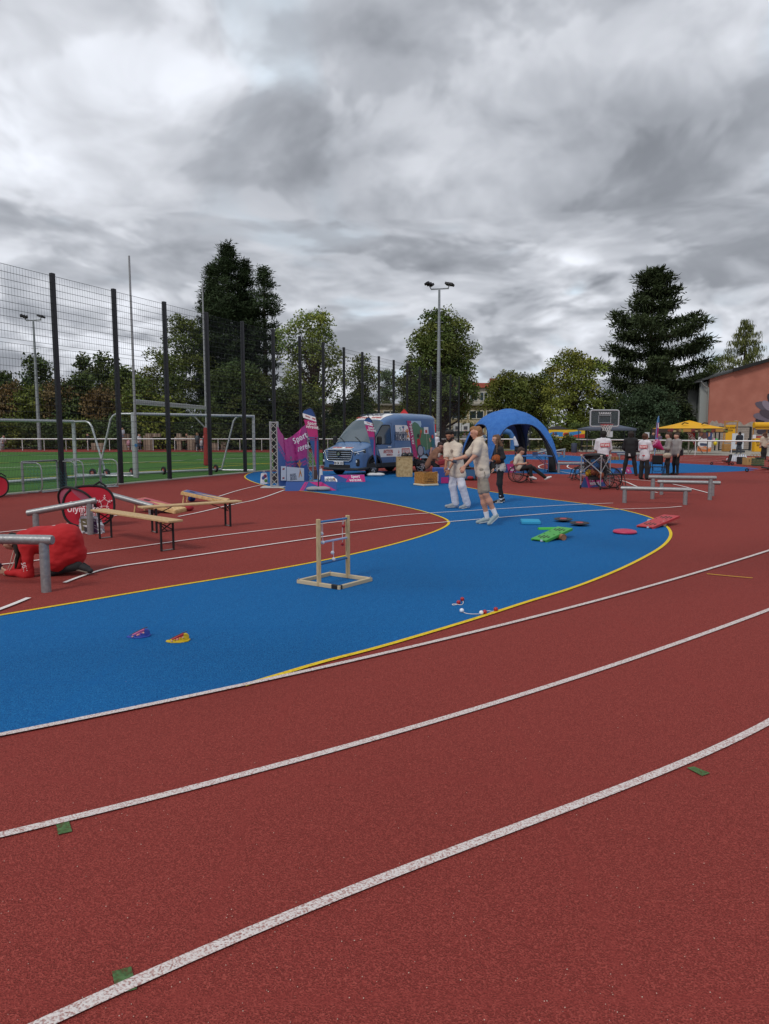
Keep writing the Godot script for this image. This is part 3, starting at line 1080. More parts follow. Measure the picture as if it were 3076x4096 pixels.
func needle_tree(called: String, label: String, x: float, depth: float, top: float, profile: Array, c: Color, o := {}) -> void:
	# profile: [share of the height, branch length in pixels] from the top down
	var r := RandomNumberGenerator.new()
	r.seed = int(x * 3 + top)
	rng.seed = int(x * 5 + top)
	var g := wp(x, 1731, depth)
	g.y = 0
	var h := hx(x, top, depth)
	c = c * 1.9
	var t := thing(called, label, "tree", g)
	var list := []
	var wood := MB.new()
	var tr := h * 0.013
	wood.path([Vector3.ZERO, Vector3(0, h * 0.5, 0), Vector3(0, h * 0.985, 0)], [tr * 1.4, tr, 0.04], 8)
	var y := h - 0.25
	var step: float = o.get("step", 0.62)
	var kind: String = o.get("kind", "needle")
	var size: float = o.get("leaf", 0.6)
	var rise: float = o.get("rise", 0.15)
	var start: float = o.get("bare", 0.3)
	while y > h * float(o.get("low", 0.08)):
		var f := 1.0 - y / h
		var len := 0.0
		for i in profile.size() - 1:
			if f >= profile[i][0] and f <= profile[i + 1][0]:
				len = lerpf(profile[i][1], profile[i + 1][1], inverse_lerp(profile[i][0], profile[i + 1][0], f)) / LENS * depth
		var n := int(o.get("arms", 7))
		var a0 := r.randf() * TAU
		for k in n:
			var a := a0 + TAU * k / n + r.randf_range(-0.35, 0.35)
			var l := len * r.randf_range(0.5, 1.12)
			var d := Vector3(cos(a), 0, sin(a))
			var s := Vector3(0, y + r.randf_range(-0.25, 0.25), 0)
			var sag := l * float(o.get("sag", 0.12))
			var e := s + d * l + Vector3(0, l * rise - sag * 0.3, 0)
			var m := s.lerp(e, 0.5) + Vector3(0, -sag, 0)
			wood.path([s, m, e], [tr * 0.22 + 0.01, tr * 0.15, 0.015], 4, false)
			var cnt := int(l / (size * float(o.get("gap", 0.42)))) + 1
			var tone := r.randf_range(0.7, 1.3)
			for j in cnt:
				var u := lerpf(start, 1.0, (j + r.randf()) / cnt)
				var p := s.lerp(m, u * 2.0) if u < 0.5 else m.lerp(e, u * 2.0 - 1.0)
				var sd := Vector3(-d.z, 0, d.x)
				var spread := l * 0.2 * (1.15 - u) + 0.12
				for w in int(o.get("many", 2)):
					var q := p + sd * r.randfn() * spread + Vector3(0, r.randfn() * 0.12, 0)
					var tw := tone * r.randf_range(0.75, 1.25)
					list.append([q, size * r.randf_range(0.65, 1.15) * (0.75 + 0.25 * u), Color(c.r * tw, c.g * tw, c.b * tw)])
		y -= step * r.randf_range(0.7, 1.3) * (0.6 + 0.6 * f)
	for k in 6:
		list.append([Vector3(r.randfn() * 0.12, h - k * 0.18, r.randfn() * 0.12), size * 0.55, c])
	part("trunk", wood, bark, t)
	foliage(kind, list, t)


func build_trees() -> void:
	bark = rough_mat("bark", [[0.0, "2c251e"], [0.5, "453a2f"], [1.0, "5c5043"]], noise(FastNoiseLite.TYPE_SIMPLEX, 0.05, 4, 40), 1.5, 1.0, 5.0, 256)
	leaf_mat = StandardMaterial3D.new()
	leaf_mat.resource_name = "leaf"
	leaf_mat.vertex_color_use_as_albedo = true
	leaf_mat.roughness = 0.75
	leaf_mat.metallic_specular = 0.25
	leaf_mat.backlight_enabled = true
	leaf_mat.backlight = Color(0.35, 0.38, 0.15)
	leaf_mat.cull_mode = BaseMaterial3D.CULL_DISABLED
	var dark := Color(0.040, 0.056, 0.020)
	var olive := Color(0.075, 0.092, 0.024)
	var light := Color(0.095, 0.125, 0.032)
	var fir := Color(0.022, 0.034, 0.016)
	var brown := Color(0.085, 0.062, 0.030)
	# the dark firs left of the middle
	needle_tree("fir_tree", "tallest dark fir with a ragged top left of the van", 925, 84, 988, [[0.0, 14], [0.1, 56], [0.25, 100], [0.45, 140], [0.7, 150], [1.0, 140]], fir, {"arms": 7, "many": 2, "step": 1.25, "gap": 0.5, "leaf": 0.72, "rise": 0.25, "sag": 0.14})
	needle_tree("fir_tree", "second dark fir stem leaning on the left flank of the tallest", 862, 86, 1066, [[0.0, 10], [0.2, 50], [0.5, 95], [1.0, 110]], fir, {"arms": 6, "many": 2, "step": 1.2, "gap": 0.5, "leaf": 0.7, "rise": 0.28, "sag": 0.12})
	needle_tree("fir_tree", "slim dark fir top just right of the tallest fir", 992, 86, 1042, [[0.0, 10], [0.2, 40], [0.5, 70], [1.0, 90]], fir, {"arms": 6, "many": 2, "step": 1.2, "gap": 0.5, "leaf": 0.7, "rise": 0.28, "sag": 0.12})
	needle_tree("fir_tree", "open dark fir with bare trunk showing, right of the fir group", 1066, 84, 1072, [[0.0, 14], [0.12, 44], [0.25, 80], [0.4, 100], [0.55, 66], [1.0, 60]], fir, {"arms": 5, "many": 2, "step": 1.5, "gap": 0.55, "leaf": 0.7, "rise": 0.22})
	# broad trees round them
	leaf_tree("broad_tree", "big dark olive broadleaf tree left of the firs", 752, 80, 1240, 92, Color(0.055, 0.075, 0.022), {"puffs": 52, "skirt": true, "low": 0.02})
	leaf_tree("broad_tree", "lower dark broadleaf tree behind the tall goal upright", 660, 84, 1400, 80, olive, {"puffs": 40, "skirt": true, "low": 0.02})
	leaf_tree("broad_tree", "light green airy tree with visible limbs behind the flag", 1250, 80, 1228, 132, light, {"puffs": 46, "low": 0.24, "full": 0.62, "trunk": 0.34, "puff": 0.85})
	leaf_tree("broad_tree", "dense green broadleaf tree low beneath the firs", 960, 76, 1470, 150, dark, {"puffs": 50, "skirt": true, "low": 0.02})
	leaf_tree("broad_tree", "dark low tree under the light green one", 1180, 76, 1560, 120, dark, {"puffs": 36, "low": 0.2, "trunk": 0.2})
	leaf_tree("broad_tree", "mid green tree between light green tree and poplar", 1446, 88, 1418, 62, olive, {"puffs": 34, "low": 0.2, "trunk": 0.24})
	leaf_tree("broad_tree", "low dark tree behind the van roof", 1400, 84, 1600, 90, dark, {"puffs": 26, "low": 0.3, "trunk": 0.2})
	leaf_tree("poplar_tree", "blue grey poplar between two fence posts behind the van", 1546, 120, 1456, 34, Color(0.075, 0.10, 0.055), {"puffs": 36, "low": 0.1, "trunk": 0.25, "puff": 1.5})
	# the chestnut
	leaf_tree("chestnut_tree", "great round chestnut behind the tall floodlight mast", 1768, 70, 1240, 142, Color(0.058, 0.078, 0.022), {"puffs": 84, "low": 0.2, "full": 0.8, "trunk": 0.42, "puff": 0.8, "leaf": 0.55, "skirt": true})
	leaf_tree("chestnut_tree", "lower chestnut bough mass left of the great chestnut", 1655, 74, 1440, 72, Color(0.07, 0.085, 0.024), {"puffs": 40, "low": 0.12, "trunk": 0.2, "leaf": 0.55})
	# the row to the right
	leaf_tree("broad_tree", "green broadleaf tree right above the blue dome tent", 2030, 82, 1486, 82, Color(0.072, 0.088, 0.022), {"puffs": 46, "low": 0.16, "trunk": 0.25})
	leaf_tree("broad_tree", "second broadleaf tree right of the dome tent peak", 2140, 86, 1496, 66, olive, {"puffs": 40, "low": 0.14, "trunk": 0.22})
	leaf_tree("broad_tree", "distant dark round tree top peeping over the row", 2086, 110, 1482, 26, dark, {"puffs": 24, "low": 0.3, "trunk": 0.2})
	leaf_tree("broad_tree", "small dark tree behind the row, right of the dome tent", 2178, 104, 1460, 36, dark, {"puffs": 26, "low": 0.1, "trunk": 0.2})
	leaf_tree("linden_tree", "yellow green tree with wispy top left of the pine", 2285, 80, 1388, 112, Color(0.10, 0.115, 0.025), {"puffs": 58, "low": 0.06, "full": 0.8, "trunk": 0.22, "puff": 0.9})
	needle_tree("pine_tree", "tall black pine with layered boughs right of the basketball hoop", 2590, 82, 1092, [[0.0, 24], [0.06, 72], [0.2, 100], [0.29, 150], [0.36, 225], [0.46, 205], [0.56, 275], [0.68, 240], [0.8, 190], [1.0, 120]], Color(0.024, 0.034, 0.015), {"arms": 6, "step": 2.1, "rise": 0.24, "sag": 0.05, "many": 3, "leaf": 0.9, "bare": 0.34, "low": 0.2, "gap": 0.42})
	needle_tree("larch_tree", "thin drooping larch standing behind the hall roof", 2962, 105, 1285, [[0.0, 12], [0.1, 55], [0.25, 105], [0.4, 130], [1.0, 130]], Color(0.075, 0.085, 0.03), {"arms": 5, "kind": "hang", "leaf": 0.8, "many": 1, "rise": -0.02, "gap": 0.42, "step": 1.3})
	leaf_tree("broad_tree", "dark round tree between pine and hall roof", 2832, 100, 1432, 66, dark, {"puffs": 38, "low": 0.1, "trunk": 0.2})
	leaf_tree("broad_tree", "green tree cut by the right edge above the hall roof", 3080, 108, 1408, 40, light, {"puffs": 30, "low": 0.1, "trunk": 0.2})
	leaf_tree("yew_bush", "dark yew mass beneath the pine beside the hall side wall", 2590, 76, 1548, 120, Color(0.028, 0.042, 0.022), {"puffs": 60, "skirt": true, "low": 0.01, "category": "shrub", "leaf": 0.5})
	leaf_tree("yew_bush", "dark shrub against the side wall of the hall", 2720, 80, 1610, 60, Color(0.03, 0.045, 0.02), {"puffs": 36, "skirt": true, "low": 0.01, "category": "shrub", "leaf": 0.5})
	leaf_tree("yew_bush", "dark green hedge tree behind the basketball backboard", 2440, 80, 1560, 80, Color(0.04, 0.056, 0.02), {"puffs": 44, "skirt": true, "low": 0.01, "category": "shrub"})
	# the thicket along the far side of the pitch
	var thicket := [
		[10, 86, 1476, 62, dark, "dark tree at the left edge behind the pitch"], [60, 84, 1540, 55, brown, "brownish bushy tree by the left edge of the pitch"], [165, 92, 1418, 50, dark, "airy dark tree behind the left floodlight mast"],
		[130, 84, 1556, 60, olive, "olive bushy tree before the left floodlight mast"], [250, 84, 1530, 62, brown, "russet tinted tree right of the left floodlight mast"], [345, 98, 1404, 15, dark, "narrow dark columnar tree rising above the thicket"],
		[330, 84, 1500, 62, dark, "dark tree just left of second fence post"], [425, 90, 1414, 50, dark, "rounded dark tree above second fence post"], [420, 82, 1560, 62, brown, "brown leaved tree beside second fence post"],
		[520, 86, 1462, 60, Color(0.06, 0.078, 0.022), "green tree right of the tall goal upright"], [570, 78, 1530, 64, olive, "yellow olive tree right of the second fence post"], [640, 78, 1600, 70, Color(0.10, 0.115, 0.022), "bright yellow green bush tree beside the third fence post"],
	]
	for q in thicket:
		leaf_tree("broad_tree", q[5], q[0], q[1], q[2], q[3] * 1.2, q[4], {"puffs": 46, "skirt": true, "low": 0.01, "full": 0.95, "leaf": 0.85, "puff": 1.6 if q[3] < 20 else 1.25, "group": "thicket beyond the pitch"})
	var nth := ["first", "second", "third", "fourth", "fifth", "sixth", "seventh", "eighth", "ninth", "tenth", "eleventh", "twelfth", "thirteenth", "fourteenth", "fifteenth", "sixteenth", "seventeenth"]
	var shrubs := []
	for k in 17:
		shrubs.append(-60 + k * 92)
	for k in shrubs.size():
		var where: String = "left of first fence post" if shrubs[k] < 190 else "near second fence post" if shrubs[k] < 660 else "behind the large goal" if shrubs[k] < 1000 else "behind truss banner and van"
		leaf_tree("shrub", nth[k] + " shrub from the left in the far hedge, " + where, shrubs[k], 76 + (k % 3), 1655 + (k * 37) % 40, 64, [dark, olive, Color(0.045, 0.06, 0.022)][k % 3], {"puffs": 20, "skirt": true, "low": 0.01, "category": "shrub", "group": "hedge shrubs " + where, "puff": 1.1})
	for q in [[1990, 78, 1722, 40, "low shrub seen beneath the dome tent"], [2210, 66, 1748, 34, "green border shrub left of the basketball hoop"], [2275, 66, 1746, 30, "round border shrub behind the ball cart"], [2160, 72, 1690, 50, "dark shrub behind the colourful banner"], [2330, 74, 1690, 60, "dark hedge left of the grey gazebo"], [2640, 73, 1700, 60, "dark hedge behind the thin beach flag"], [2740, 73, 1704, 50, "dark hedge behind the yellow parasol"], [1880, 90, 1700, 40, "shrub by the school yard wall"]]:
		leaf_tree("shrub", q[4], q[0], q[1], q[2], q[3], Color(0.045, 0.06, 0.02), {"puffs": 18, "skirt": true, "low": 0.01, "category": "shrub", "leaf": 0.4})


# ---------------------------------------------------------------- the tall ball-stop fence, goals and masts on the pitch
func build_fence() -> void:
	var postm := mat("1b1d24", 0.45, 0.2)
	var wire := mat("2a2e38", 0.5, 0.3)
	var a := fence_at(-2.0)
	var t := thing("ball_stop_fence", "tall dark double rod mesh fence running along the turf pitch", "fence", a)
	var step := Vector3(0.948, 0, -2.313)
	var turn := atan2(-step.z, step.x)
	var low := wire_panel(2.38, 0.08, 2.1, 0.05, 0.2, 0.0040)
	var mid := wire_panel(2.38, 2.12, 4.22, 0.1, 0.2, 0.0042)
	var top := wire_panel(2.38, 4.34, 6.34, 0.1, 0.2, 0.0044)
	var ml := low.mesh(wire)
	var mm := mid.mesh(wire)
	var mt := top.mesh(wire)
	for k in 20:
		var p := part("post", MB.new().box(Vector3(0, 3.2, 0), Vector3(0.14, 6.44, 0.12), Basis.IDENTITY, 0.012), postm, t)
		p.position = step * k
		p.rotation.y = turn
	for k in 19:
		for q in [ml, mm, mt]:
			var o := MeshInstance3D.new()
			o.mesh = q
			o.name = "mesh_panel" if k == 0 and q == ml else "mesh_panel_%03d" % (k * 3 + [ml, mm, mt].find(q))
			t.add_child(o, true)
			o.position = step * k + step.normalized() * 0.06
			o.rotation.y = turn


func net(a: Vector3, b: Vector3, c: Vector3, d: Vector3, n: int, k: int, sag: float, r := 0.004) -> MB:     # cords between four corners
	var m := MB.new()
	for i in n + 1:
		var pts := []
		for j in 7:
			var p := a.lerp(b, float(i) / n).lerp(d.lerp(c, float(i) / n), j / 6.0)
			pts.append(p + Vector3(0, -sag * sin(PI * j / 6.0), 0))
		m.path(pts, [r], 3, false)
	for j in k + 1:
		var pts := []
		for i in 7:
			var p := a.lerp(b, i / 6.0).lerp(d.lerp(c, i / 6.0), float(j) / k)
			pts.append(p + Vector3(0, -sag * sin(PI * float(j) / k), 0))
		m.path(pts, [r], 3, false)
	return m


func wheel(parent: Node3D, at: Vector3, axis: Vector3, r: float) -> void:
	var w := part("wheel", MB.new().ring(at, axis, r * 0.72, r * 0.3, 20, 8), mat("1c1b1d", 0.9), parent)
	part("hub", MB.new().tube(at - axis.normalized() * r * 0.2, at + axis.normalized() * r * 0.2, r * 0.45, -1, 12), mat("9c4034", 0.6), w)
	part("axle", MB.new().tube(at - axis.normalized() * r * 0.3, at + axis.normalized() * r * 0.3, r * 0.12, -1, 8), mat("c4c6c8", 0.4, 0.5), w)


func goal(label: String, a: Vector3, b: Vector3, deep: Vector3, h: float, wheels: Array) -> void:
	var alu := mat("b9bec2", 0.35, 0.5)
	var t := thing("football_goal", label, "goal", a, 0.0, "goals standing along the fence")
	var w := b - a
	part("goal_post", MB.new().bar(Vector3.ZERO, Vector3(0, h, 0), 0.12, 0.1), alu, t)
	part("goal_post", MB.new().bar(w, w + Vector3(0, h, 0), 0.12, 0.1), alu, t)
	part("crossbar", MB.new().tube(Vector3(0, h - 0.05, 0), w + Vector3(0, h - 0.05, 0), 0.058), alu, t)
	for o in [Vector3.ZERO, w]:
		var top: Vector3 = o + Vector3(0, h - 0.05, 0)
		part("rear_stay", MB.new().path([top, top + deep * 0.42, top + deep * 0.52 - Vector3(0, 0.06, 0), top + deep * 0.6 - Vector3(0, 0.2, 0), o + deep + Vector3(0, 0.1, 0)], [0.04], 8), alu, t)
		part("ground_bar", MB.new().tube(o + Vector3(0, 0.07, 0), o + deep + Vector3(0, 0.07, 0), 0.045), alu, t)
	part("rear_ground_bar", MB.new().tube(deep + Vector3(0, 0.09, 0), w + deep + Vector3(0, 0.09, 0), 0.06), alu, t)
	for f in wheels:
		wheel(t, deep * f[1] + w * f[0] + Vector3(0, 0.16, 0) + deep.normalized() * 0.02, w.normalized() if f[1] > 0.9 else w.normalized(), 0.17)


func build_field() -> void:
	goal("silver football goal at the left edge, seen end on through the fence", Vector3(-12.3, 0, -28.6), Vector3(-14.6, 0, -23.0), Vector3(1.42, 0, 0.55), 2.22, [[0.35, 1.0], [0.9, 1.0], [0.0, 0.55], [0.0, 1.0]])
	goal("large silver football goal behind the third and fourth fence posts", wp(540, 1900, 27.8) * Vector3(1, 0, 1), wp(1018, 1887, 31.9) * Vector3(1, 0, 1), Vector3(-1.5, 0, -0.2), 2.5, [[0.25, 1.0], [0.5, 1.0], [0.95, 1.0]])
	# gridiron uprights with their crossbar
	var white := mat("94969a", 0.5, 0.3)
	var g := wp(540, 1926, 27.8) * Vector3(1, 0, 1) + Vector3(0.1, 0, 0)
	var g2 := wp(829, 1861, 38.2) * Vector3(1, 0, 1)
	var t := thing("gridiron_goal", "tall white gridiron goal uprights, the right one padded red at its foot", "goal", g)
	var h1 := hx(496, 1023, 27.8)
	var h2 := hx(812, 1133, 38.2)
	var c1 := hx(537, 1608, 27.8)
	var c2 := hx(828, 1632, 38.2)
	part("upright", MB.new().path([Vector3(0, 0, 0), Vector3(0, c1, 0), Vector3(0, h1, 0)], [0.06, 0.05, 0.035], 10), white, t)
	part("upright", MB.new().path([g2 - g, g2 - g + Vector3(0, c2, 0), g2 - g + Vector3(0, h2, 0)], [0.06, 0.05, 0.035], 10), white, t)
	part("crossbar", MB.new().bar(Vector3(0, c1, 0), g2 - g + Vector3(0, c2, 0), 0.12, 0.2), mat("c3c6c8", 0.35, 0.5), t)
	part("brace", MB.new().tube(g2 - g + Vector3(-0.9, c2 - 0.05, 0.35), g2 - g + Vector3(0, c2 - 1.1, 0), 0.04), white, t)
	part("padding", MB.new().lathe([Vector2(0.15, 0.0), Vector2(0.19, 0.06), Vector2(0.18, 0.5), Vector2(0.16, 0.9), Vector2(0.15, 1.95), Vector2(0.12, 2.0)], 12, Transform3D(Basis.IDENTITY, g2 - g)), mat("8e2723", 0.7), t)
	part("round_sticker", MB.new().tube(Vector3(0.02, 1.25, 0.09), Vector3(0.02, 1.25, 0.095), 0.06, -1, 16), mat("2f6ea8", 0.6), t)
	# two small folding goals on the near side of the fence
	var alu := mat("9ea3a6", 0.35, 0.55)
	var netm := mat("3f7f86", 0.8)
	for q in [[[94, 1973], [233, 1959], 1848, "small folding goal nearest the left edge by the fence"], [[265, 1957], [404, 1949], 1838, "small folding goal beside second fence post"]]:
		var a := gp(q[0][0], q[0][1])
		var b := gp(q[1][0], q[1][1])
		var o := thing("mini_goal", q[3], "goal", a, 0.0, "small folding goals by the fence")
		var h := hx(q[0][0], q[2], -a.z)
		var w := b - a
		var deep := Vector3(0.56, 0, 0.02)
		for e in [Vector3.ZERO, w]:
			var s: Vector3 = e
			part("post", MB.new().bar(s, s + Vector3(0, h, 0), 0.06, 0.05), alu, o)
			part("side_loop", MB.new().path([s + Vector3(0, h - 0.03, 0), s + deep * 0.75 + Vector3(0, h - 0.03, 0), s + deep * 0.93 + Vector3(0, h - 0.09, 0), s + deep + Vector3(0, h - 0.22, 0), s + deep + Vector3(0, 0.2, 0), s + deep * 0.93 + Vector3(0, 0.08, 0), s + deep * 0.75 + Vector3(0, 0.03, 0), s + Vector3(0, 0.03, 0)], [0.02], 8), alu, o)
			part("side_net", net(s + Vector3(0, 0.03, 0), s + Vector3(0, h - 0.03, 0), s + deep + Vector3(0, h - 0.15, 0), s + deep + Vector3(0, 0.1, 0), 7, 5, 0.02, 0.0025), netm, o, true)
		part("crossbar", MB.new().bar(Vector3(0, h, 0), w + Vector3(0, h, 0), 0.06, 0.05), alu, o)
		part("ground_bar", MB.new().tube(deep + Vector3(0, 0.03, 0), w + deep + Vector3(0, 0.03, 0), 0.02), alu, o)
		part("rear_net", net(Vector3(0, h, 0), w + Vector3(0, h, 0), w + deep + Vector3(0, 0.05, 0), deep + Vector3(0, 0.05, 0), 12, 9, 0.08, 0.0025), netm, o, true)


# ---------------------------------------------------------------- the van
const VAN := [  # along the van: place, lower edge, half width, shoulder height, half width there, top
	[1.00, 0.34, 0.70, 0.90, 0.66, 0.98], [0.96, 0.30, 0.84, 0.93, 0.80, 1.03], [0.88, 0.28, 0.93, 0.97, 0.89, 1.08], [0.74, 0.28, 0.985, 1.03, 0.94, 1.13], [0.52, 0.30, 1.0, 1.08, 0.95, 1.19],
	[0.28, 0.34, 1.0, 1.14, 0.95, 1.27], [0.16, 0.36, 1.0, 1.18, 0.95, 1.34], [0.0, 0.38, 1.0, 1.38, 0.94, 1.50], [-0.2, 0.38, 1.0, 1.58, 0.925, 1.71], [-0.4, 0.38, 1.0, 1.77, 0.905, 1.91], [-0.6, 0.38, 1.0, 1.93, 0.89, 2.08],
	[-0.8, 0.38, 1.0, 2.04, 0.88, 2.24], [-1.0, 0.38, 1.0, 2.11, 0.87, 2.36], [-1.25, 0.38, 1.0, 2.16, 0.87, 2.45], [-1.6, 0.38, 1.0, 2.20, 0.87, 2.52], [-2.1, 0.38, 1.0, 2.30, 0.91, 2.56], [-3.0, 0.38, 1.0, 2.32, 0.91, 2.575], [-4.2, 0.40, 1.0, 2.32, 0.91, 2.56],
	[-4.5, 0.42, 0.99, 2.32, 0.90, 2.545], [-4.6, 0.45, 0.96, 2.29, 0.88, 2.51],
]


func van_at(x: float) -> Array:
	for i in VAN.size() - 1:
		if x <= VAN[i][0] and x >= VAN[i + 1][0]:
			var f := inverse_lerp(VAN[i][0], VAN[i + 1][0], x)
			var out := []
			for k in 6:
				out.append(lerpf(VAN[i][k], VAN[i + 1][k], f))
			return out
	return VAN[0] if x > 0 else VAN[-1]


func van_half(x: float, n := 10) -> Array:      # half a cross-section, from the sill up to the middle of the roof
	var s := van_at(x)
	var yb: float = s[1]
	for wx in [0.0, -3.55]:
		var dx: float = absf(x - wx)
		if dx < 0.45:
			yb = maxf(yb, 0.36 + sqrt(0.45 * 0.45 - dx * dx) * 0.93)
	var out := [Vector2(s[2] * 0.985, yb), Vector2(s[2], yb + 0.05), Vector2(s[2], maxf(yb + 0.06, 0.86))]
	for k in 3:
		out.append(Vector2(lerpf(s[2], s[4], (k + 1) / 3.0), lerpf(maxf(yb + 0.06, 0.86), s[3], (k + 1) / 3.0)))
	for k in n:
		var a := PI * 0.5 * (k + 1) / n
		out.append(Vector2(s[4] * pow(cos(a), 0.5), s[3] + (s[5] - s[3]) * pow(sin(a), 0.9)))
	return out


func van_side(x: float, y: float, off := 0.006) -> Vector3:    # on the side that faces the camera
	var s := van_at(x)
	var z: float = s[2] if y < 0.86 else lerpf(s[2], s[4], (y - 0.86) / (s[3] - 0.86))
	return Vector3(x, y, -z - off)


func van_patch(pts: Array, off := 0.006) -> MB:      # a flat shape laid on that side, in small pieces that follow it
	var poly := PackedVector2Array()
	for p in pts:
		poly.append(Vector2(p[0], p[1]))
	var m := MB.new()
	for j in 9:
		var band := PackedVector2Array([Vector2(-9, 0.3 + j * 0.28), Vector2(9, 0.3 + j * 0.28), Vector2(9, 0.58 + j * 0.28), Vector2(-9, 0.58 + j * 0.28)])
		for piece in Geometry2D.intersect_polygons(poly, band):
			var t := Geometry2D.triangulate_polygon(piece)
			var f := m.v.size()
			for p in piece:
				m.vert(van_side(p.x, p.y, off), Vector3(0, 0.07, -1).normalized(), p)
			for k in range(0, t.size(), 3):
				m.face(f + t[k], f + t[k + 1], f + t[k + 2])
	return m


func disc(x: float, y: float, rx: float, ry := -1.0, n := 14) -> Array:
	var out := []
	for k in n:
		out.append([x + cos(TAU * k / n) * rx, y + sin(TAU * k / n) * (rx if ry < 0.0 else ry)])
	return out


func build_van() -> void:
	var w := gp(1487, 1903)
	var at := w + Vector3(-0.8, 0, -0.6) * 0.86
	var van := thing("delivery_van", "blue delivery van with white logo panels and a magenta stripe", "van", at, atan2(-0.8, -0.6))
	var blue := mat("426896", 0.25, 0.1)
	blue.clearcoat_enabled = true
	blue.clearcoat = 0.6
	var rows := []
	var xs := []
	for i in 114:
		xs.append(1.0 - i * 0.0496)
	xs[-1] = -4.6
	for x in xs:
		var h := van_half(x)
		var row := []
		for p in h:
			row.append(Vector3(x, p.y, -p.x))
		for k in range(h.size() - 2, -1, -1):
			row.append(Vector3(x, h[k].y, h[k].x))
		rows.append(row)
	var body := MB.new().grid(rows)
	for e in [rows[0], rows[-1]]:       # nose and tail
		var c := Vector3(e[0].x, 0.7, 0)
		for k in e.size() - 1:
			body.tri(c, e[k], e[k + 1], Vector3(1 if e[0].x > 0 else -1, 0, 0))
		body.tri(c, e[-1], e[0], Vector3(1 if e[0].x > 0 else -1, 0, 0))
	part("body", body, blue, van)
	var black := mat("17181a", 0.75)
	var under := MB.new()
	under.box(Vector3(-1.8, 0.62, 0), Vector3(5.2, 0.7, 1.5))
	part("underbody", under, black, van)
	var trim := mat("1e2226", 0.7)
	part("side_moulding", van_patch([[0.42, 0.33], [-4.5, 0.40], [-4.5, 0.52], [-4.05, 0.52], [-3.1, 0.52], [0.42, 0.5]], 0.012).box(Vector3(-1.75, 0.40, -0.99), Vector3(2.5, 0.12, 0.05)), trim, van)
	for wx in [0.0, -3.55]:
		var arch := MB.new()
		for k in 16:
			var a := PI * k / 16.0 - 0.05
			var b := PI * (k + 1) / 16.0 + 0.01
			var pa := Vector2(wx + cos(a) * 0.44, 0.36 + sin(a) * 0.42)
			var pb := Vector2(wx + cos(b) * 0.44, 0.36 + sin(b) * 0.42)
			var qa := Vector2(wx + cos(a) * 0.53, 0.36 + sin(a) * 0.51)
			var qb := Vector2(wx + cos(b) * 0.53, 0.36 + sin(b) * 0.51)
			arch.quad(van_side(pa.x, pa.y, 0.02), van_side(pb.x, pb.y, 0.02), van_side(qb.x, qb.y, 0.012), van_side(qa.x, qa.y, 0.012), Vector3(0, 0, -1))
		part("wheel_arch", arch, trim, van)
		for s in [-1.0, 1.0]:
			var c := Vector3(wx, 0.345, s * 0.86)
			var ax := Transform3D(Basis(Vector3.RIGHT, PI * 0.5 * -s), c) * Transform3D(Basis.IDENTITY, Vector3(0, -0.11, 0))
			ax = Transform3D(Basis(Vector3(1, 0, 0), Vector3(0, 0, s), Vector3(0, -s, 0)), c)
			var tyre := part("wheel", MB.new().lathe([Vector2(0.2, -0.11), Vector2(0.31, -0.115), Vector2(0.345, -0.08), Vector2(0.345, 0.07), Vector2(0.325, 0.108), Vector2(0.235, 0.112), Vector2(0.22, 0.09)], 32, ax), mat("141416", 0.9), van)
			var rim := MB.new()
			rim.lathe([Vector2(0.228, 0.06), Vector2(0.228, 0.105), Vector2(0.205, 0.108), Vector2(0.195, 0.05), Vector2(0.0, 0.03)], 28, ax)
			part("rim", rim, mat("3a3d40", 0.5, 0.6), tyre)
			var sp := MB.new()
			for k in 7:
				for d in [-0.13, 0.13]:
					var a := TAU * k / 7.0
					sp.bar(ax * (Vector3(cos(a), 0, sin(a)) * 0.05 + Vector3(0, 0.085, 0)), ax * (Vector3(cos(a + d), 0, sin(a + d)) * 0.21 + Vector3(0, 0.095, 0)), 0.035, 0.02, ax.basis.y)
			sp.lathe([Vector2(0.06, 0.07), Vector2(0.055, 0.11), Vector2(0.0, 0.115)], 14, ax)
			part("hub_cap", sp, mat("b9bdc1", 0.35, 0.6), tyre)
	# glass
	var glass := mat("2b3840", 0.06, 0.0)
	glass.metallic_specular = 0.9
	var ws := []
	for i in 12:
		var x := lerpf(0.13, -0.80, i / 11.0)
		var h := van_half(x)
		var row := []
		for k in range(7, h.size()):
			row.append(Vector3(x, h[k].y, -h[k].x) + Vector3(0.012, 0.012, 0))
		for k in range(h.size() - 2, 6, -1):
			row.append(Vector3(x, h[k].y, h[k].x) + Vector3(0.012, 0.012, 0))
		ws.append(row)
	var shield := mat("43535d", 0.05, 0.0)
	shield.metallic_specular = 1.0
	part("windscreen", MB.new().grid(ws), shield, van)
	for s in [-0.5, 0.35]:
		part("wiper", MB.new().path([Vector3(0.24, 1.345, s), Vector3(0.08, 1.47, s + 0.28), Vector3(-0.02, 1.56, s + 0.5)], [0.014], 5), black, van)
	part("side_window", van_patch([[0.06, 1.30], [-0.04, 1.42], [-0.62, 1.98], [-0.72, 2.02], [-1.12, 2.02], [-1.17, 1.98], [-1.17, 1.32], [-1.12, 1.27]], 0.012), glass, van)
	part("window_seal", van_patch([[0.12, 1.26], [-0.02, 1.44], [-0.60, 2.02], [-0.72, 2.06], [-1.16, 2.06], [-1.22, 2.0], [-1.22, 1.30], [-1.15, 1.24]], 0.007), black, van)
	var seam := mat("23364e", 0.6)
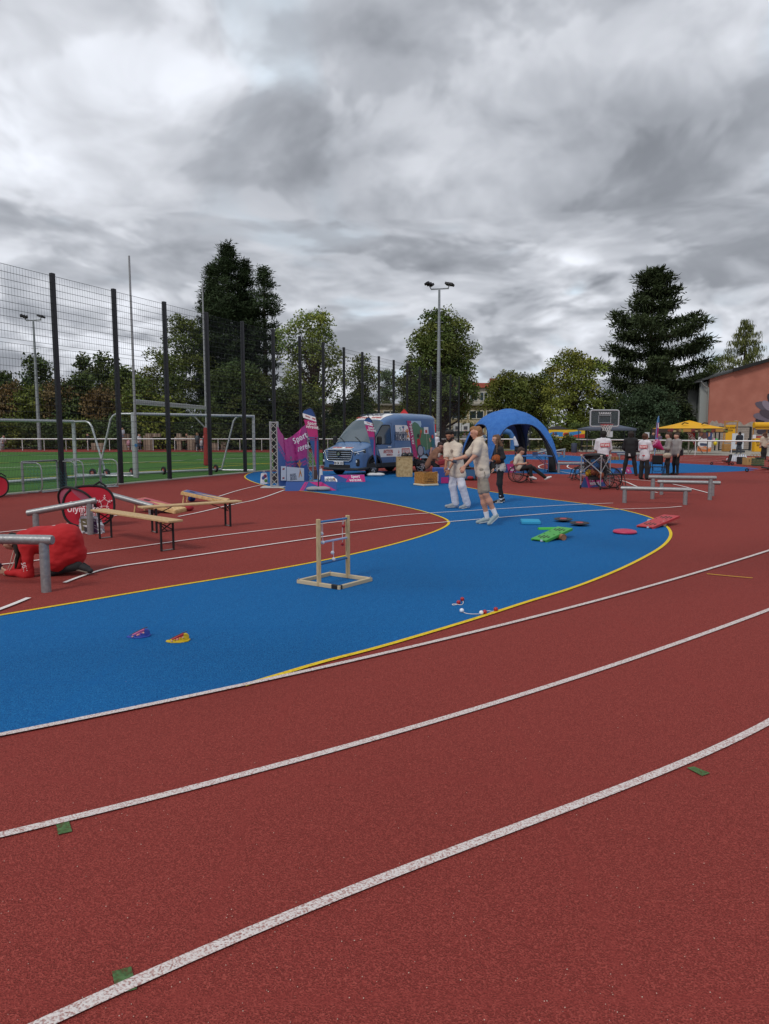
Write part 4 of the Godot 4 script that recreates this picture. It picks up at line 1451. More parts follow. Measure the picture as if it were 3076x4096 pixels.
	for q in [[[-0.22, 0.56], [-0.28, 1.15], [0.12, 1.27]], [[-1.30, 0.58], [-1.33, 2.1], [-1.2, 2.14]], [[-1.42, 0.62], [-1.44, 2.02]], [[-2.74, 0.62], [-2.72, 2.02], [-1.44, 2.02]]]:
		var sm := MB.new()
		for k in q.size() - 1:
			var n := 6
			for j in n:
				var a := Vector2(q[k][0], q[k][1]).lerp(Vector2(q[k + 1][0], q[k + 1][1]), float(j) / n)
				var b := Vector2(q[k][0], q[k][1]).lerp(Vector2(q[k + 1][0], q[k + 1][1]), (j + 1.0) / n)
				sm.tube(van_side(a.x, a.y, 0.001), van_side(b.x, b.y, 0.001), 0.007, -1, 4, false)
		part("door_seam", sm, seam, van)
	part("door_handle", MB.new().box(van_side(-1.02, 1.14, 0.03), Vector3(0.24, 0.05, 0.05), Basis.IDENTITY, 0.02), mat("c3c8cc", 0.3, 0.5), van)
	for s in [-1.0, 1.0]:
		var mir := part("mirror", MB.new().box(Vector3(-0.10, 1.42, s * 1.17), Vector3(0.13, 0.34, 0.22), Basis.IDENTITY, 0.045).bar(Vector3(-0.12, 1.26, s * 0.97), Vector3(-0.10, 1.3, s * 1.14), 0.08, 0.06), black, van)
		part("mirror_glass", MB.new().box(Vector3(-0.168, 1.43, s * 1.17), Vector3(0.006, 0.25, 0.16)), glass, mir)
	# the nose
	var chrome := mat("cfd5da", 0.12, 0.9)
	part("grille", MB.new().box(Vector3(0.985, 0.83, 0), Vector3(0.07, 0.44, 1.20), Basis.IDENTITY, 0.02), black, van)
	var fr := MB.new()
	var loop := [Vector3(1.03, 1.05, -0.66), Vector3(1.03, 1.05, 0.66), Vector3(1.03, 0.98, 0.72), Vector3(1.03, 0.68, 0.64), Vector3(1.03, 0.61, 0.54), Vector3(1.03, 0.61, -0.54), Vector3(1.03, 0.68, -0.64), Vector3(1.03, 0.98, -0.72), Vector3(1.03, 1.05, -0.66)]
	fr.path(loop, [0.026], 8)
	part("grille_frame", fr, chrome, van)
	for k in 4:
		part("grille_bar", MB.new().tube(Vector3(1.03, 0.70 + k * 0.085, -0.62), Vector3(1.03, 0.70 + k * 0.085, 0.62), 0.017, -1, 8), chrome, van)
	var em := part("emblem", MB.new().tube(Vector3(1.03, 0.9, 0), Vector3(1.06, 0.9, 0), 0.115, -1, 20).ring(Vector3(1.06, 0.9, 0), Vector3.RIGHT, 0.105, 0.014, 24, 6), mat("2a3036", 0.3, 0.5), van)
	part("emblem_shape", MB.new().flat(PackedVector2Array([Vector2(-0.075, -0.03), Vector2(0, -0.065), Vector2(0.075, -0.03), Vector2(0.0, 0.075), Vector2(-0.04, 0.02), Vector2(0, -0.01), Vector2(0.03, 0.01), Vector2(0, 0.035)]), Transform3D(Basis(Vector3.UP, PI * 0.5), Vector3(1.068, 0.9, 0)), 0.01), chrome, em)
	for s in [-1.0, 1.0]:
		var hl := MB.new()
		var a := []
		for i in 8:
			var f := i / 7.0
			var x := lerpf(0.955, 0.52, f)
			var z := lerpf(0.76, 0.99, pow(f, 0.6))
			a.append([Vector3(x + 0.03, lerpf(0.99, 1.10, f), s * z * 0.98), Vector3(x + 0.045, lerpf(0.90, 1.03, f), s * (z + 0.012)), Vector3(x + 0.035, lerpf(0.83, 0.94, f), s * (z + 0.014))])
		hl.grid(a)
		var lamp := part("headlight", hl, mat("20272d", 0.05, 0.0), van)
		part("headlight_strip", MB.new().path([Vector3(0.99, 0.95, s * 0.77), Vector3(0.87, 0.985, s * 0.915), Vector3(0.64, 1.045, s * 1.0)], [0.016], 6), mat("dfe6ea", 0.2, 0.3), lamp)
		part("headlight_bulb", MB.new().ball(Vector3(0.90, 0.90, s * 0.895), Vector3(0.05, 0.045, 0.035), 10, 6), chrome, lamp)
		var fog := part("fog_light_housing", MB.new().box(Vector3(0.90, 0.56, s * 0.86), Vector3(0.14, 0.28, 0.14), Basis(Vector3.UP, s * 0.7), 0.03), black, van)
		part("fog_light", MB.new().box(Vector3(0.96, 0.60, s * 0.85), Vector3(0.06, 0.1, 0.09), Basis(Vector3.UP, s * 0.7), 0.02), mat("d7dcdf", 0.2, 0.3), fog)
	part("bumper_lip", MB.new().path([Vector3(0.42, 0.33, -0.99), Vector3(0.8, 0.3, -0.98), Vector3(0.96, 0.29, -0.84), Vector3(1.03, 0.29, -0.55), Vector3(1.04, 0.29, 0.55), Vector3(0.96, 0.29, 0.84), Vector3(0.42, 0.33, 0.99)], [0.055], 8), trim, van)
	part("bumper_intake", MB.new().box(Vector3(1.0, 0.40, 0), Vector3(0.05, 0.14, 1.1), Basis.IDENTITY, 0.02), black, van)
	var white := mat("dfe1e2", 0.5)
	var plate := part("number_plate", MB.new().box(Vector3(1.045, 0.53, 0.02), Vector3(0.02, 0.13, 0.54), Basis.IDENTITY, 0.004), white, van)
	part("plate_band", MB.new().box(Vector3(1.057, 0.53, 0.265), Vector3(0.004, 0.115, 0.04)), mat("1f4a9c", 0.5), plate)
	words("BM·IM 2527", 0.085, black, plate, Transform3D(Basis(Vector3.UP, PI * 0.5), Vector3(1.06, 0.53, -0.02)), 0.85)
	# logo panels
	var ink := mat("2b3a55", 0.6)
	var redp := mat("b02a2c", 0.6)
	var side := Basis(Vector3.UP, PI)
	var tilt := side * Basis(Vector3.RIGHT, -0.085)
	var lg := part("logo_panel", van_patch([[-1.55, 1.42], [-2.52, 1.40], [-2.52, 1.85], [-2.46, 1.98], [-2.30, 2.05], [-1.55, 2.05]], 0.012), white, van)
	words("INKLUSIONS", 0.135, ink, lg, Transform3D(tilt, van_side(-1.93, 1.705, 0.02)), 0.82)
	words("MOBIL", 0.25, ink, lg, Transform3D(tilt, van_side(-1.93, 1.53, 0.02)), 0.88)
	logo_figures(lg, func(x: float, y: float) -> Vector3: return van_side(-1.6 - x, 1.42 + y, 0.02))
	var lp := part("sponsor_panel", van_patch([[-0.28, 1.06], [-0.40, 0.74], [-2.50, 0.74], [-2.56, 0.80], [-2.56, 1.08], [-2.50, 1.12]], 0.012), white, van)
	words("AKTION", 0.15, redp, lp, Transform3D(side, van_side(-0.92, 0.96, 0.02)), 0.85)
	words("MENSCH", 0.075, redp, lp, Transform3D(side, van_side(-1.0, 0.83, 0.02)), 1.0)
	part("flame_mark", van_patch([[-1.62, 0.9], [-1.66, 0.85], [-1.70, 0.93], [-1.665, 1.05], [-1.66, 0.97]], 0.018), redp, lp)
	words("SPORT", 0.045, mat("8a8d92", 0.6), lp, Transform3D(side, van_side(-1.66, 0.80, 0.02)))
	part("shop_badge", van_patch([[-1.88, 0.79], [-2.46, 0.79], [-2.46, 1.07], [-1.88, 1.07]], 0.018), redp, lp)
	part("badge_rule", van_patch([[-1.92, 0.825], [-2.42, 0.825], [-2.42, 1.035], [-1.92, 1.035]], 0.021), white, lp)
	part("badge_field", van_patch([[-1.935, 0.84], [-2.405, 0.84], [-2.405, 1.02], [-1.935, 1.02]], 0.024), redp, lp)
	words("REWE", 0.15, white, lp, Transform3D(side, van_side(-2.17, 0.93, 0.028)), 0.9)
	# rear picture: pale sky, bushes, red ground, two wheelchair players
	var pic := part("rear_picture", van_patch([[-2.66, 2.24], [-4.55, 2.24], [-4.58, 0.6], [-4.1, 0.6], [-2.95, 0.62]], 0.009), mat("9dbdd4", 0.45), van)
	part("picture_bush", van_patch([[-2.7, 2.1], [-2.95, 2.2], [-3.2, 2.12], [-3.35, 1.98], [-3.55, 1.95], [-3.75, 1.80], [-3.95, 1.78], [-4.1, 1.62], [-4.2, 1.5], [-4.25, 1.2], [-4.5, 1.1], [-4.55, 0.95], [-2.95, 0.95]], 0.012), mat("4d7a5c", 0.5), pic)
	part("picture_ground", van_patch([[-2.9, 0.95], [-4.57, 1.0], [-4.57, 0.62], [-4.05, 0.62], [-3.98, 0.86], [-3.1, 0.86], [-3.02, 0.62], [-2.92, 0.62]], 0.014), mat("8e2f42", 0.5), pic)
	for q in [[[[-3.62, 1.98], [-3.98, 1.98], [-3.98, 1.68], [-3.62, 1.68]], "d6dde1"], [[[-3.72, 1.86], [-3.88, 1.86], [-3.88, 1.72], [-3.72, 1.72]], "b24040"], [[[-3.79, 1.68], [-3.82, 1.68], [-3.85, 0.98], [-3.82, 0.98]], "a9b8a0"],
			[[[-3.06, 1.45], [-3.32, 1.5], [-3.42, 1.72], [-3.36, 1.74], [-3.26, 1.55], [-3.36, 1.1], [-3.08, 1.05]], "b3272f"], [disc(-3.17, 1.60, 0.09), "2c2422"], [disc(-3.39, 1.79, 0.08), "b8653c"], [disc(-3.28, 0.95, 0.27), "3a4358"], [disc(-3.28, 0.95, 0.21), "8f93a5"], [disc(-3.28, 0.95, 0.06), "2f3646"], [[[-3.4, 1.15], [-3.62, 1.1], [-3.7, 0.8], [-3.6, 0.8], [-3.5, 1.0]], "5d8db0"],
			[[[-4.22, 1.46], [-4.42, 1.46], [-4.46, 1.08], [-4.2, 1.08]], "2f6f7d"], [disc(-4.3, 1.56, 0.085), "c9483f"], [[[-4.2, 1.4], [-4.05, 1.3], [-4.0, 1.48], [-4.06, 1.5], [-4.1, 1.38]], "dcae98"], [disc(-4.42, 0.98, 0.24), "454c66"], [disc(-4.42, 0.98, 0.18), "9a9bb0"], [[[-4.28, 1.1], [-4.08, 1.08], [-4.0, 0.78], [-4.1, 0.78]], "d7a994"]]:
		part("picture_figure", van_patch(q[0], 0.016 + 0.003 * (pic.get_child_count() % 5)), mat(q[1], 0.5), pic)
	var st := part("magenta_stripe", van_patch([[-2.36, 2.24], [-2.66, 2.24], [-3.05, 0.62], [-2.76, 0.62]], 0.017), mat("a81f6a", 0.4), van)
	var s0 := Transform3D(Basis(Vector3.UP, PI) * Basis(Vector3.FORWARD, PI * 0.5 - 0.235) * Basis(Vector3.UP, 0.0), van_side(-2.72, 1.45, 0.03))
	words("Sport vereint.", 0.175, white, st, s0, 0.92)
	# bonnet and roof stickers
	var hood := MB.new()
	var roofp := MB.new()
	for q in [[hood, 0.86, 0.66, 0.50], [roofp, -0.86, -1.75, 0.66]]:
		var g := []
		for i in 7:
			var x := lerpf(q[1], q[2], i / 6.0)
			var row := []
			for k in 9:
				var z := lerpf(-q[3], q[3], k / 8.0)
				row.append(Vector3(x, van_top(x, z) + 0.008, z))
			g.append(row)
		q[0].grid(g)
	var hp := part("bonnet_sticker", hood, white, van)
	var rp := part("roof_sticker", roofp, white, van)
	var face_up := func(x: float, z: float, lift: float) -> Transform3D:
		var d := Vector3(-0.1, van_top(x - 0.1, z) - van_top(x, z), 0).normalized()
		return Transform3D(Basis(Vector3(0, 0, -1), d, Vector3(0, 0, -1).cross(d)), Vector3(x, van_top(x, z) + lift, z))
	words("AKTION", 0.12, redp, hp, face_up.call(0.76, 0.30, 0.02), 0.8)
	words("REWE", 0.12, redp, hp, face_up.call(0.76, -0.30, 0.02), 0.9)
	words("INKLUSIONS", 0.16, ink, rp, face_up.call(-1.62, 0.12, 0.02), 0.8)
	words("MOBIL", 0.3, ink, rp, face_up.call(-1.32, 0.12, 0.02), 0.95)
	words("AKTION", 0.16, redp, rp, face_up.call(-0.98, 0.36, 0.02), 0.8)
	words("REWE", 0.16, redp, rp, face_up.call(-0.98, -0.36, 0.02), 0.9)
	part("aerial", MB.new().path([Vector3(-0.9, 2.3, -0.05), Vector3(-0.75, 2.5, -0.05), Vector3(-0.72, 2.62, -0.05)], [0.012], 5).ball(Vector3(-0.9, 2.31, -0.05), Vector3(0.05, 0.03, 0.03), 8, 6), black, van)


func van_top(x: float, z: float) -> float:
	var s := van_at(x)
	var c := pow(clampf(absf(z) / s[4], 0.0, 1.0), 2.0)
	return s[3] + (s[5] - s[3]) * pow(sqrt(maxf(0.0, 1.0 - c * c)), 0.9)


func logo_figures(parent: Node3D, place: Callable) -> void:     # three leaping little figures beside the word
	for q in [[0.26, 0.48, 0.10, "2f8a8f", 0.4], [0.47, 0.44, 0.085, "8f2f5f", -0.3], [0.76, 0.30, 0.24, "d88a3c", 0.15]]:
		var m := MB.new()
		var c := Vector2(q[0], q[1])
		var r: float = q[2]
		for l in [[[0, 0.2], [0.1, -0.5]], [[0, 0.2], [-0.7, 0.7]], [[0, 0.2], [0.7, 0.5]], [[0.1, -0.5], [-0.5, -1.2]], [[0.1, -0.5], [0.5, -1.25]]]:
			var a := c + Vector2(l[0][0], l[0][1]).rotated(q[4]) * r * 0.75
			var b := c + Vector2(l[1][0], l[1][1]).rotated(q[4]) * r * 0.75
			var s := (b - a).orthogonal().normalized() * r * 0.13
			m.quad(place.call(a.x + s.x, a.y + s.y), place.call(a.x - s.x, a.y - s.y), place.call(b.x - s.x * 0.6, b.y - s.y * 0.6), place.call(b.x + s.x * 0.6, b.y + s.y * 0.6))
		var hd := c + Vector2(0.05, 0.55).rotated(q[4]) * r
		for k in 8:
			var a := TAU * k / 8.0
			var b := TAU * (k + 1) / 8.0
			m.tri(place.call(hd.x, hd.y), place.call(hd.x + cos(a) * r * 0.2, hd.y + sin(a) * r * 0.2), place.call(hd.x + cos(b) * r * 0.2, hd.y + sin(b) * r * 0.2))
		part("logo_figure", m, mat(q[3], 0.6), parent)


# ---------------------------------------------------------------- tents, flags, banners, stands
func build_vehicle_and_tents() -> void:
	build_van()
	dome_tent()
	flags()
	truss_banner()
	gazebos()
	stands()


func cloth(hex: String, rough := 0.85) -> StandardMaterial3D:
	var m := mat(hex, rough)
	m.rim_enabled = true
	m.rim = 0.15
	return m


func dome_tent() -> void:
	var c := Vector3(5.6, 0, -32.7)
	var h := hx(2026, 1643, 32.7)
	var t := thing("dome_tent", "blue inflatable dome tent with four arched black legs", "tent", c)
	var r := 2.3
	var arc := func(k: int, f: float, grow: float) -> Vector3:
		var a := deg_to_rad(30.0 + 90.0 * k)
		var e := f * PI * 0.5
		var rho := (r * pow(cos(e), 0.86)) + grow * cos(e)
		var y := (h - 0.06) * pow(sin(e), 0.95) + grow * sin(e) + 0.10 * smoothstep(0.85, 1.0, f)
		return Vector3(cos(a) * rho, y, sin(a) * rho)
	var blue := rough_mat("tent_blue", [[0.0, "3565ad"], [1.0, "467abf"]], noise(FastNoiseLite.TYPE_SIMPLEX, 0.02, 4, 50), 1.6, 0.75, 5.0, 256)
	var wr := noise(FastNoiseLite.TYPE_SIMPLEX, 1.6, 3, 51)
	var black := cloth("15161a")
	for k in 4:
		var pts := []
		var rad := []
		for i in 13:
			var f := i / 12.0 * 0.93
			pts.append(arc.call(k, f, -0.22))
			rad.append(lerpf(0.17, 0.11, f))
		part("leg", MB.new().path(pts, rad, 12), black, t)
		part("foot_pad", MB.new().box(arc.call(k, 0.0, -0.21) + Vector3(0, 0.05, 0), Vector3(0.42, 0.1, 0.42), Basis(Vector3.UP, -deg_to_rad(30 + 90 * k)), 0.03), black, t)
	for k in 4:
		var rows := []
		for i in 25:
			var u := i / 24.0
			u = 0.5 - 0.5 * cos(u * PI)
			var low := 0.53 * pow(1.0 - pow(absf(2.0 * u - 1.0), 3.6), 0.9)
			var row := []
			for j in 15:
				var f := lerpf(low, 1.0, j / 14.0)
				var a: Vector3 = arc.call(k, f, 0.05)
				var b: Vector3 = arc.call((k + 1) % 4, f, 0.05)
				var p := a.lerp(b, u)
				var out := Vector3(p.x, 0.4, p.z).normalized()
				p += out * (0.42 * sin(PI * u) * cos(f * PI * 0.5) * smoothstep(0.2, 0.7, f) + 0.012 * wr.get_noise_3d(p.x * 2.2, p.y, p.z * 2.2))
				row.append(p)
			rows.append(row)
		var pn := part("canopy_panel", MB.new().grid(rows), blue, t)
		var hem := []
		for row in rows:
			hem.append(row[0])
		part("hem", MB.new().path(hem, [0.022], 6), cloth("1d2a4a"), pn)
		# pale inner lining between the legs
		var lin := []
		for row in rows:
			var q := []
			for p in row:
				q.append(p - Vector3(p.x, 0.6, p.z).normalized() * 0.035)
			lin.append(q)
		part("lining", MB.new().grid(lin), cloth("6f86a8"), pn)
	# a blue folding table under it
	var a := gp(2100, 1893)
	var tb := thing("folding_table", "blue topped folding table under the dome tent", "table", a)
	var bm := mat("3d6fae", 0.5)
	var lg := mat("34598f", 0.4, 0.4)
	part("tabletop", MB.new().box(Vector3(0.45, 0.74, 0), Vector3(1.25, 0.04, 0.72), Basis.IDENTITY, 0.01), bm, tb)
	for x in [-0.1, 0.92]:
		for z in [-0.3, 0.3]:
			part("leg", MB.new().tube(Vector3(x, 0, z), Vector3(x, 0.72, z), 0.016), lg, tb)
	for z in [-0.3, 0.3]:
		part("brace", MB.new().tube(Vector3(0.92, 0.35, z), Vector3(0.5, 0.72, z), 0.012), lg, tb)
	part("net_clamp", MB.new().box(Vector3(0.35, 0.84, 0.3), Vector3(0.22, 0.16, 0.03)), mat("2c3f66", 0.6), tb)


func banded(outline: PackedVector2Array, bands: Array, at: Transform3D, parent: Node3D, wave := 0.0) -> void:    # printed colour fields of a thin cloth: [name, colour, shape]
	for q in bands:
		var m := MB.new()
		for piece in Geometry2D.intersect_polygons(outline, q[2]):
			m.flat(piece, at * Transform3D(Basis.IDENTITY, Vector3(0, 0, 0.003 * q[3])), 0.004)
		part(q[0], m, cloth(q[1]), parent)


func flags() -> void:
	var list := [
		["tall blue and magenta beach flag beside the truss banner", gp(1274, 1964), 21.5, [[700, 165], [722, 138], [760, 112], [795, 104], [822, 122], [845, 160], [868, 215], [890, 330], [904, 480], [911, 640], [913, 1000], [905, 1080], [902, 1000], [880, 880], [850, 750], [810, 600], [760, 420], [715, 260], [700, 200]], 1000.0, 1600.0, 0.301, 1.0],
		["smaller blue and magenta beach flag in front of the van", gp(1503, 1905), 28.3, [[620, 262], [632, 235], [655, 214], [672, 209], [695, 222], [714, 250], [735, 320], [752, 430], [764, 580], [770, 700], [773, 800], [768, 795], [750, 735], [722, 610], [682, 450], [642, 330]], 1250.0, 1600.0, 0.3311, 0.64],
	]
	for q in list:
		var o: Vector3 = q[1]
		var t := thing("beach_flag", q[0], "flag", o, 0.0, "beach flags")
		var pl := PackedVector2Array()
		for p in q[3]:
			var w := wp(q[4] + p[0] * q[6], q[5] + p[1] * q[6], -o.z) - o
			pl.append(Vector2(w.x, w.y))
		pl = smooth(pl, true, 1)
		var lo := pl[0]
		var hi := pl[0]
		for p in pl:
			lo = lo.min(p)
			hi = hi.max(p)
		var s: float = (hi.y - lo.y)
		var slant := func(y0: float, y1: float, k: float) -> PackedVector2Array:     # a slanting band across the flag, heights from the top
			return PackedVector2Array([Vector2(lo.x - 1, hi.y - y0 * s + k), Vector2(hi.x + 1, hi.y - y0 * s - k), Vector2(hi.x + 1, hi.y - y1 * s - k), Vector2(lo.x - 1, hi.y - y1 * s + k)])
		var k := 0.30 * s / 1.0 * 0.6
		var bands := [["cap_field", "27477f", slant.call(-0.2, 0.105, k), 0], ["logo_band", "dcdde2", slant.call(0.105, 0.165, k), 1], ["magenta_field", "aa2c6e", slant.call(0.165, 0.40, k * 0.2), 0], ["blue_field", "2a4f86", slant.call(0.40, 1.3, k * 0.2), 0]]
		bands.append(["magenta_streak", "8f2a66", PackedVector2Array([Vector2(hi.x - s * 0.05, lo.y + s * 0.62), Vector2(hi.x - s * 0.025, lo.y + s * 0.62), Vector2(hi.x - s * 0.03, lo.y + s * 0.2), Vector2(hi.x - s * 0.06, lo.y + s * 0.25)]), 1])
		bands.append(["magenta_streak", "8f2a66", slant.call(0.415, 0.425, k * 0.2), 1])
		bands.append(["magenta_streak", "8f2a66", slant.call(0.44, 0.445, k * 0.2), 1])
		banded(pl, bands, Transform3D.IDENTITY, t)
		var edge := []
		var n := pl.size()
		var half := int(n * 0.62)
		for i in range(2, half):
			edge.append(Vector3(pl[i].x + 0.012, pl[i].y, 0))
		part("pole", MB.new().path(edge, [0.014], 6), mat("1f2329", 0.5), t)
		part("pole", MB.new().tube(Vector3(0, 0.03, 0), Vector3(hi.x * 0.5 + edge[-1].x * 0.5, lo.y + 0.2 * s, 0) if false else Vector3(edge[-1].x, edge[-1].y + 0.05, 0), 0.018), mat("1f2329", 0.5), t)
		var white := mat("e6e6e8", 0.6)
		var fs: float = s * 0.043
		var tx := lerpf(lo.x, hi.x, 0.55)
		words("Sport", fs, white, t, Transform3D(Basis(Vector3.FORWARD, 0.12), Vector3(tx + 0.01 * s, hi.y - s * 0.215, 0.012)), 0.85)
		words("vereint.", fs, white, t, Transform3D(Basis(Vector3.FORWARD, 0.12), Vector3(tx + 0.02 * s, hi.y - s * 0.265, 0.012)), 0.85)
		words("AKTION", fs * 0.4, mat("b02a2c", 0.6), t, Transform3D(Basis(Vector3.FORWARD, 0.4), Vector3(tx - 0.05 * s, hi.y - s * 0.118, 0.012)), 0.8)
		words("REWE", fs * 0.4, mat("b02a2c", 0.6), t, Transform3D(Basis(Vector3.FORWARD, 0.4), Vector3(tx + 0.035 * s, hi.y - s * 0.148, 0.012)), 0.8)
		var bag := MB.new()
		for i in 2:
			bag.ball(Vector3((i - 0.5) * 0.26, 0.07, 0.05), Vector3(0.24, 0.075, 0.16), 14, 8)
		part("weight_bag", bag, cloth("8d9095") if q[7] > 0.9 else cloth("c9cccf"), t)
	# the thin one far off at the right
	var g := gp(2615, 1852)
	var t := thing("beach_flag", "slender beach flag turned edge on behind the woman in the jersey", "flag", g, 0.0, "beach flags")
	var s := -g.z / LENS
	var pl := smooth(PackedVector2Array([Vector2(4, 40), Vector2(2, 100), Vector2(4, 150), Vector2(10, 182), Vector2(14, 187), Vector2(17, 180), Vector2(18, 165), Vector2(16, 120), Vector2(9, 60)]), true)
	for i in pl.size():
		pl[i] *= s
	var cut := func(a: float, b: float) -> PackedVector2Array: return PackedVector2Array([Vector2(-1, a * s), Vector2(2, a * s), Vector2(2, b * s), Vector2(-1, b * s)])
	banded(pl, [["cap_field", "3f86b8", cut.call(160, 200), 0], ["magenta_field", "a32a6d", cut.call(100, 160), 0], ["blue_field", "6f7fae", cut.call(30, 100), 0], ["logo_mark", "e2e2e6", PackedVector2Array([Vector2(12 * s, 140 * s), Vector2(16 * s, 140 * s), Vector2(16 * s, 158 * s), Vector2(12 * s, 158 * s)]), 1]], Transform3D(Basis(Vector3.UP, 0.3), Vector3.ZERO), t)
	part("pole", MB.new().path([Vector3.ZERO, Vector3(3 * s, 60 * s, 0), Vector3(6 * s, 150 * s, 0), Vector3(13 * s, 187 * s, 0)], [0.02], 6), mat("6f8fb5", 0.5), t)


func truss(parent: Node3D, o: Vector3, h: float, w: float) -> void:
	var alu := mat("a9adb2", 0.35, 0.5)
	for x in [0.0, w]:
		for z in [0.0, w]:
			part("chord", MB.new().tube(o + Vector3(x, 0.05, z), o + Vector3(x, h, z), 0.02, -1, 8), alu, parent)
	var lac := MB.new()
	var n := int(h / 0.21)
	for k in n:
		var y := 0.08 + k * (h - 0.1) / n
		var y2 := y + (h - 0.1) / n
		for q in [[Vector3(0, y, w), Vector3(w, y2, w)], [Vector3(w, y, w), Vector3(0, y2, w)], [Vector3(0, y, 0), Vector3(0, y2, w)], [Vector3(w, y, 0), Vector3(w, y2, w)]]:
			lac.tube(o + q[0], o + q[1], 0.009, -1, 5, false)
	part("lacing", lac, mat("b9bdb6", 0.4, 0.4), parent)
	for y in [0.06, h - 0.03]:
		part("end_frame", MB.new().bar(o + Vector3(0, y, w), o + Vector3(w, y, w), 0.03, 0.03).bar(o + Vector3(0, y, 0), o + Vector3(w, y, 0), 0.03, 0.03), alu, parent)


func truss_banner() -> void:
	var a := gp(1088, 1950)
	var b := gp(1234, 1927)
	var t := thing("truss_banner_stand", "two silver lattice trusses holding up a stand", "banner stand", a)
	truss(t, Vector3.ZERO, hx(1085, 1686, -a.z), 0.22)
	truss(t, b - a, hx(1235, 1700, -b.z), 0.17)
	part("base_plate", MB.new().box(Vector3(0.05, 0.02, 0.1), Vector3(0.72, 0.035, 0.5), Basis.IDENTITY, 0.008), mat("b4b6b6", 0.6), t)
	part("base_plate", MB.new().box(b - a + Vector3(0.1, 0.02, 0.1), Vector3(0.5, 0.035, 0.5), Basis.IDENTITY, 0.008), mat("b4b6b6", 0.6), t)
	# the slack cloth between them
	var top := [[1113, 1700], [1120, 1716], [1128, 1736], [1141, 1759], [1156, 1752], [1172, 1741], [1197, 1722], [1221, 1699], [1230, 1722]]
	var foot := [[1116, 1944], [1126, 1944], [1140, 1942], [1154, 1940], [1168, 1938], [1186, 1935], [1205, 1932], [1224, 1929], [1239, 1926]]
	var rows := []
	var d0 := -a.z - 0.05
	var d1 := -b.z - 0.1
	var n := noise(FastNoiseLite.TYPE_SIMPLEX, 2.0, 2, 60)
	for i in 49:
		var f := i / 48.0 * 8.0
		var k := mini(int(f), 7)
		var u := f - k
		var d := lerpf(d0, d1, i / 48.0)
		var p := wp(lerpf(top[k][0], top[k + 1][0], u), lerpf(top[k][1], top[k + 1][1], u), d) - a
		var q := wp(lerpf(foot[k][0], foot[k + 1][0], u), lerpf(foot[k][1], foot[k + 1][1], u), d) - a
		var row := []
		for j in 41:
			var v := j / 40.0
			var w := p.lerp(q, v)
			w.z += 0.10 * sin(f * 2.2 + v * 2.0) * (1.0 - v * 0.6) + 0.05 * sin(f * 5.1 - v * 4.0) * (1.0 - v) + 0.03 * n.get_noise_2d(f, v * 6.0) + (0.22 if f < 3.0 else 0.0) * (1.0 - v) * (3.0 - f) / 3.0
			row.append(w)
		rows.append(row)
	var m := MB.new().grid(rows)
	# print: magenta above, blue below, split by a slanting edge with streaks (fixed to the cloth)
	for i in 49:
		for j in 41:
			var x := i / 48.0
			var v := j / 40.0
			var e := (0.22 + x * 0.4) if x < 0.32 else lerpf(0.46, 0.60, (x - 0.32) / 0.68)
			var c := Color("2c5aa0").srgb_to_linear()
			if v < e or (v > e + 0.05 and v < e + 0.075) or (v > e + 0.10 and v < e + 0.115):
				c = Color("c2398c").srgb_to_linear()
			m.c[i * 41 + j] = c
	var cm := StandardMaterial3D.new()
	cm.resource_name = "banner_cloth"
	cm.vertex_color_use_as_albedo = true
	cm.roughness = 0.8
	cm.rim_enabled = true
	cm.rim = 0.2
	cm.backlight_enabled = true
	cm.backlight = Color(0.15, 0.1, 0.15)
	var bn := solo("slack_banner", m, cm, "slack magenta and blue cloth banner hung between the trusses", "banner", a)
	var white := mat("e3e4e8", 0.7)
	var on := func(px: float, py: float, lift: float) -> Vector3:
		var f := inverse_lerp(1114.0, 1239.0, px)
		return wp(px, py, lerpf(d0, d1, f)) - a + Vector3(0, 0, lift)
	words("Sport", 0.19, white, bn, Transform3D(Basis(Vector3.UP, 0.55) * Basis(Vector3.FORWARD, -0.42), on.call(1203, 1752, 0.2)), 0.85)
	words("verei", 0.19, white, bn, Transform3D(Basis(Vector3.UP, 0.55) * Basis(Vector3.FORWARD, -0.30), on.call(1214, 1789, 0.2)), 0.8)
	var pn := MB.new()
	for q in [[1126, 1864, 1147, 1921], [1149, 1866, 1218, 1923]]:
		var g := []
		for i in 2:
			var x: float = [q[0], q[2]][i]
			g.append([on.call(x, q[1] + (6 if x > 1200 else 0), 0.13), on.call(x, q[3], 0.13)])
		pn.quad(g[0][0], g[1][0], g[1][1], g[0][1])
	var lp := part("logo_panel", pn, white, bn)
	var ink := mat("2b3a55", 0.6)
	var ax: Vector3 = (on.call(1218, 1900, 0.0) - on.call(1149, 1900, 0.0)).normalized()
	ax.y = 0.0
	var fb := Basis(ax.normalized(), Vector3.UP, ax.normalized().cross(Vector3.UP))
	words("INKLUSIONS", 0.075, ink, lp, Transform3D(fb, on.call(1174, 1898, 0.16)), 0.8)
	words("MOBIL", 0.14, ink, lp, Transform3D(fb, on.call(1177, 1911, 0.16)), 0.95)
	words("AKTION", 0.05, mat("b02a2c", 0.6), lp, Transform3D(fb, on.call(1137, 1875, 0.16)), 0.62)
	words("REWE", 0.055, mat("b02a2c", 0.6), lp, Transform3D(fb, on.call(1137, 1911, 0.16)), 0.75)
	var org: Vector3 = on.call(1150, 1921, 0.15)
	var ex: Vector3 = on.call(1217, 1921, 0.15) - org
	logo_figures(lp, func(x: float, y: float) -> Vector3: return org + ex * x + Vector3(0, y * ex.length(), 0))
	# low printed banners
	low_banner("long low blue banner with magenta stripes at the foot of the truss", gp(1140, 1964), gp(1348, 1963), 0.30, 0)
	low_banner("low banner reading Sport vereint before the van", gp(1284, 1931), gp(1463, 1928), 0.29, 1)
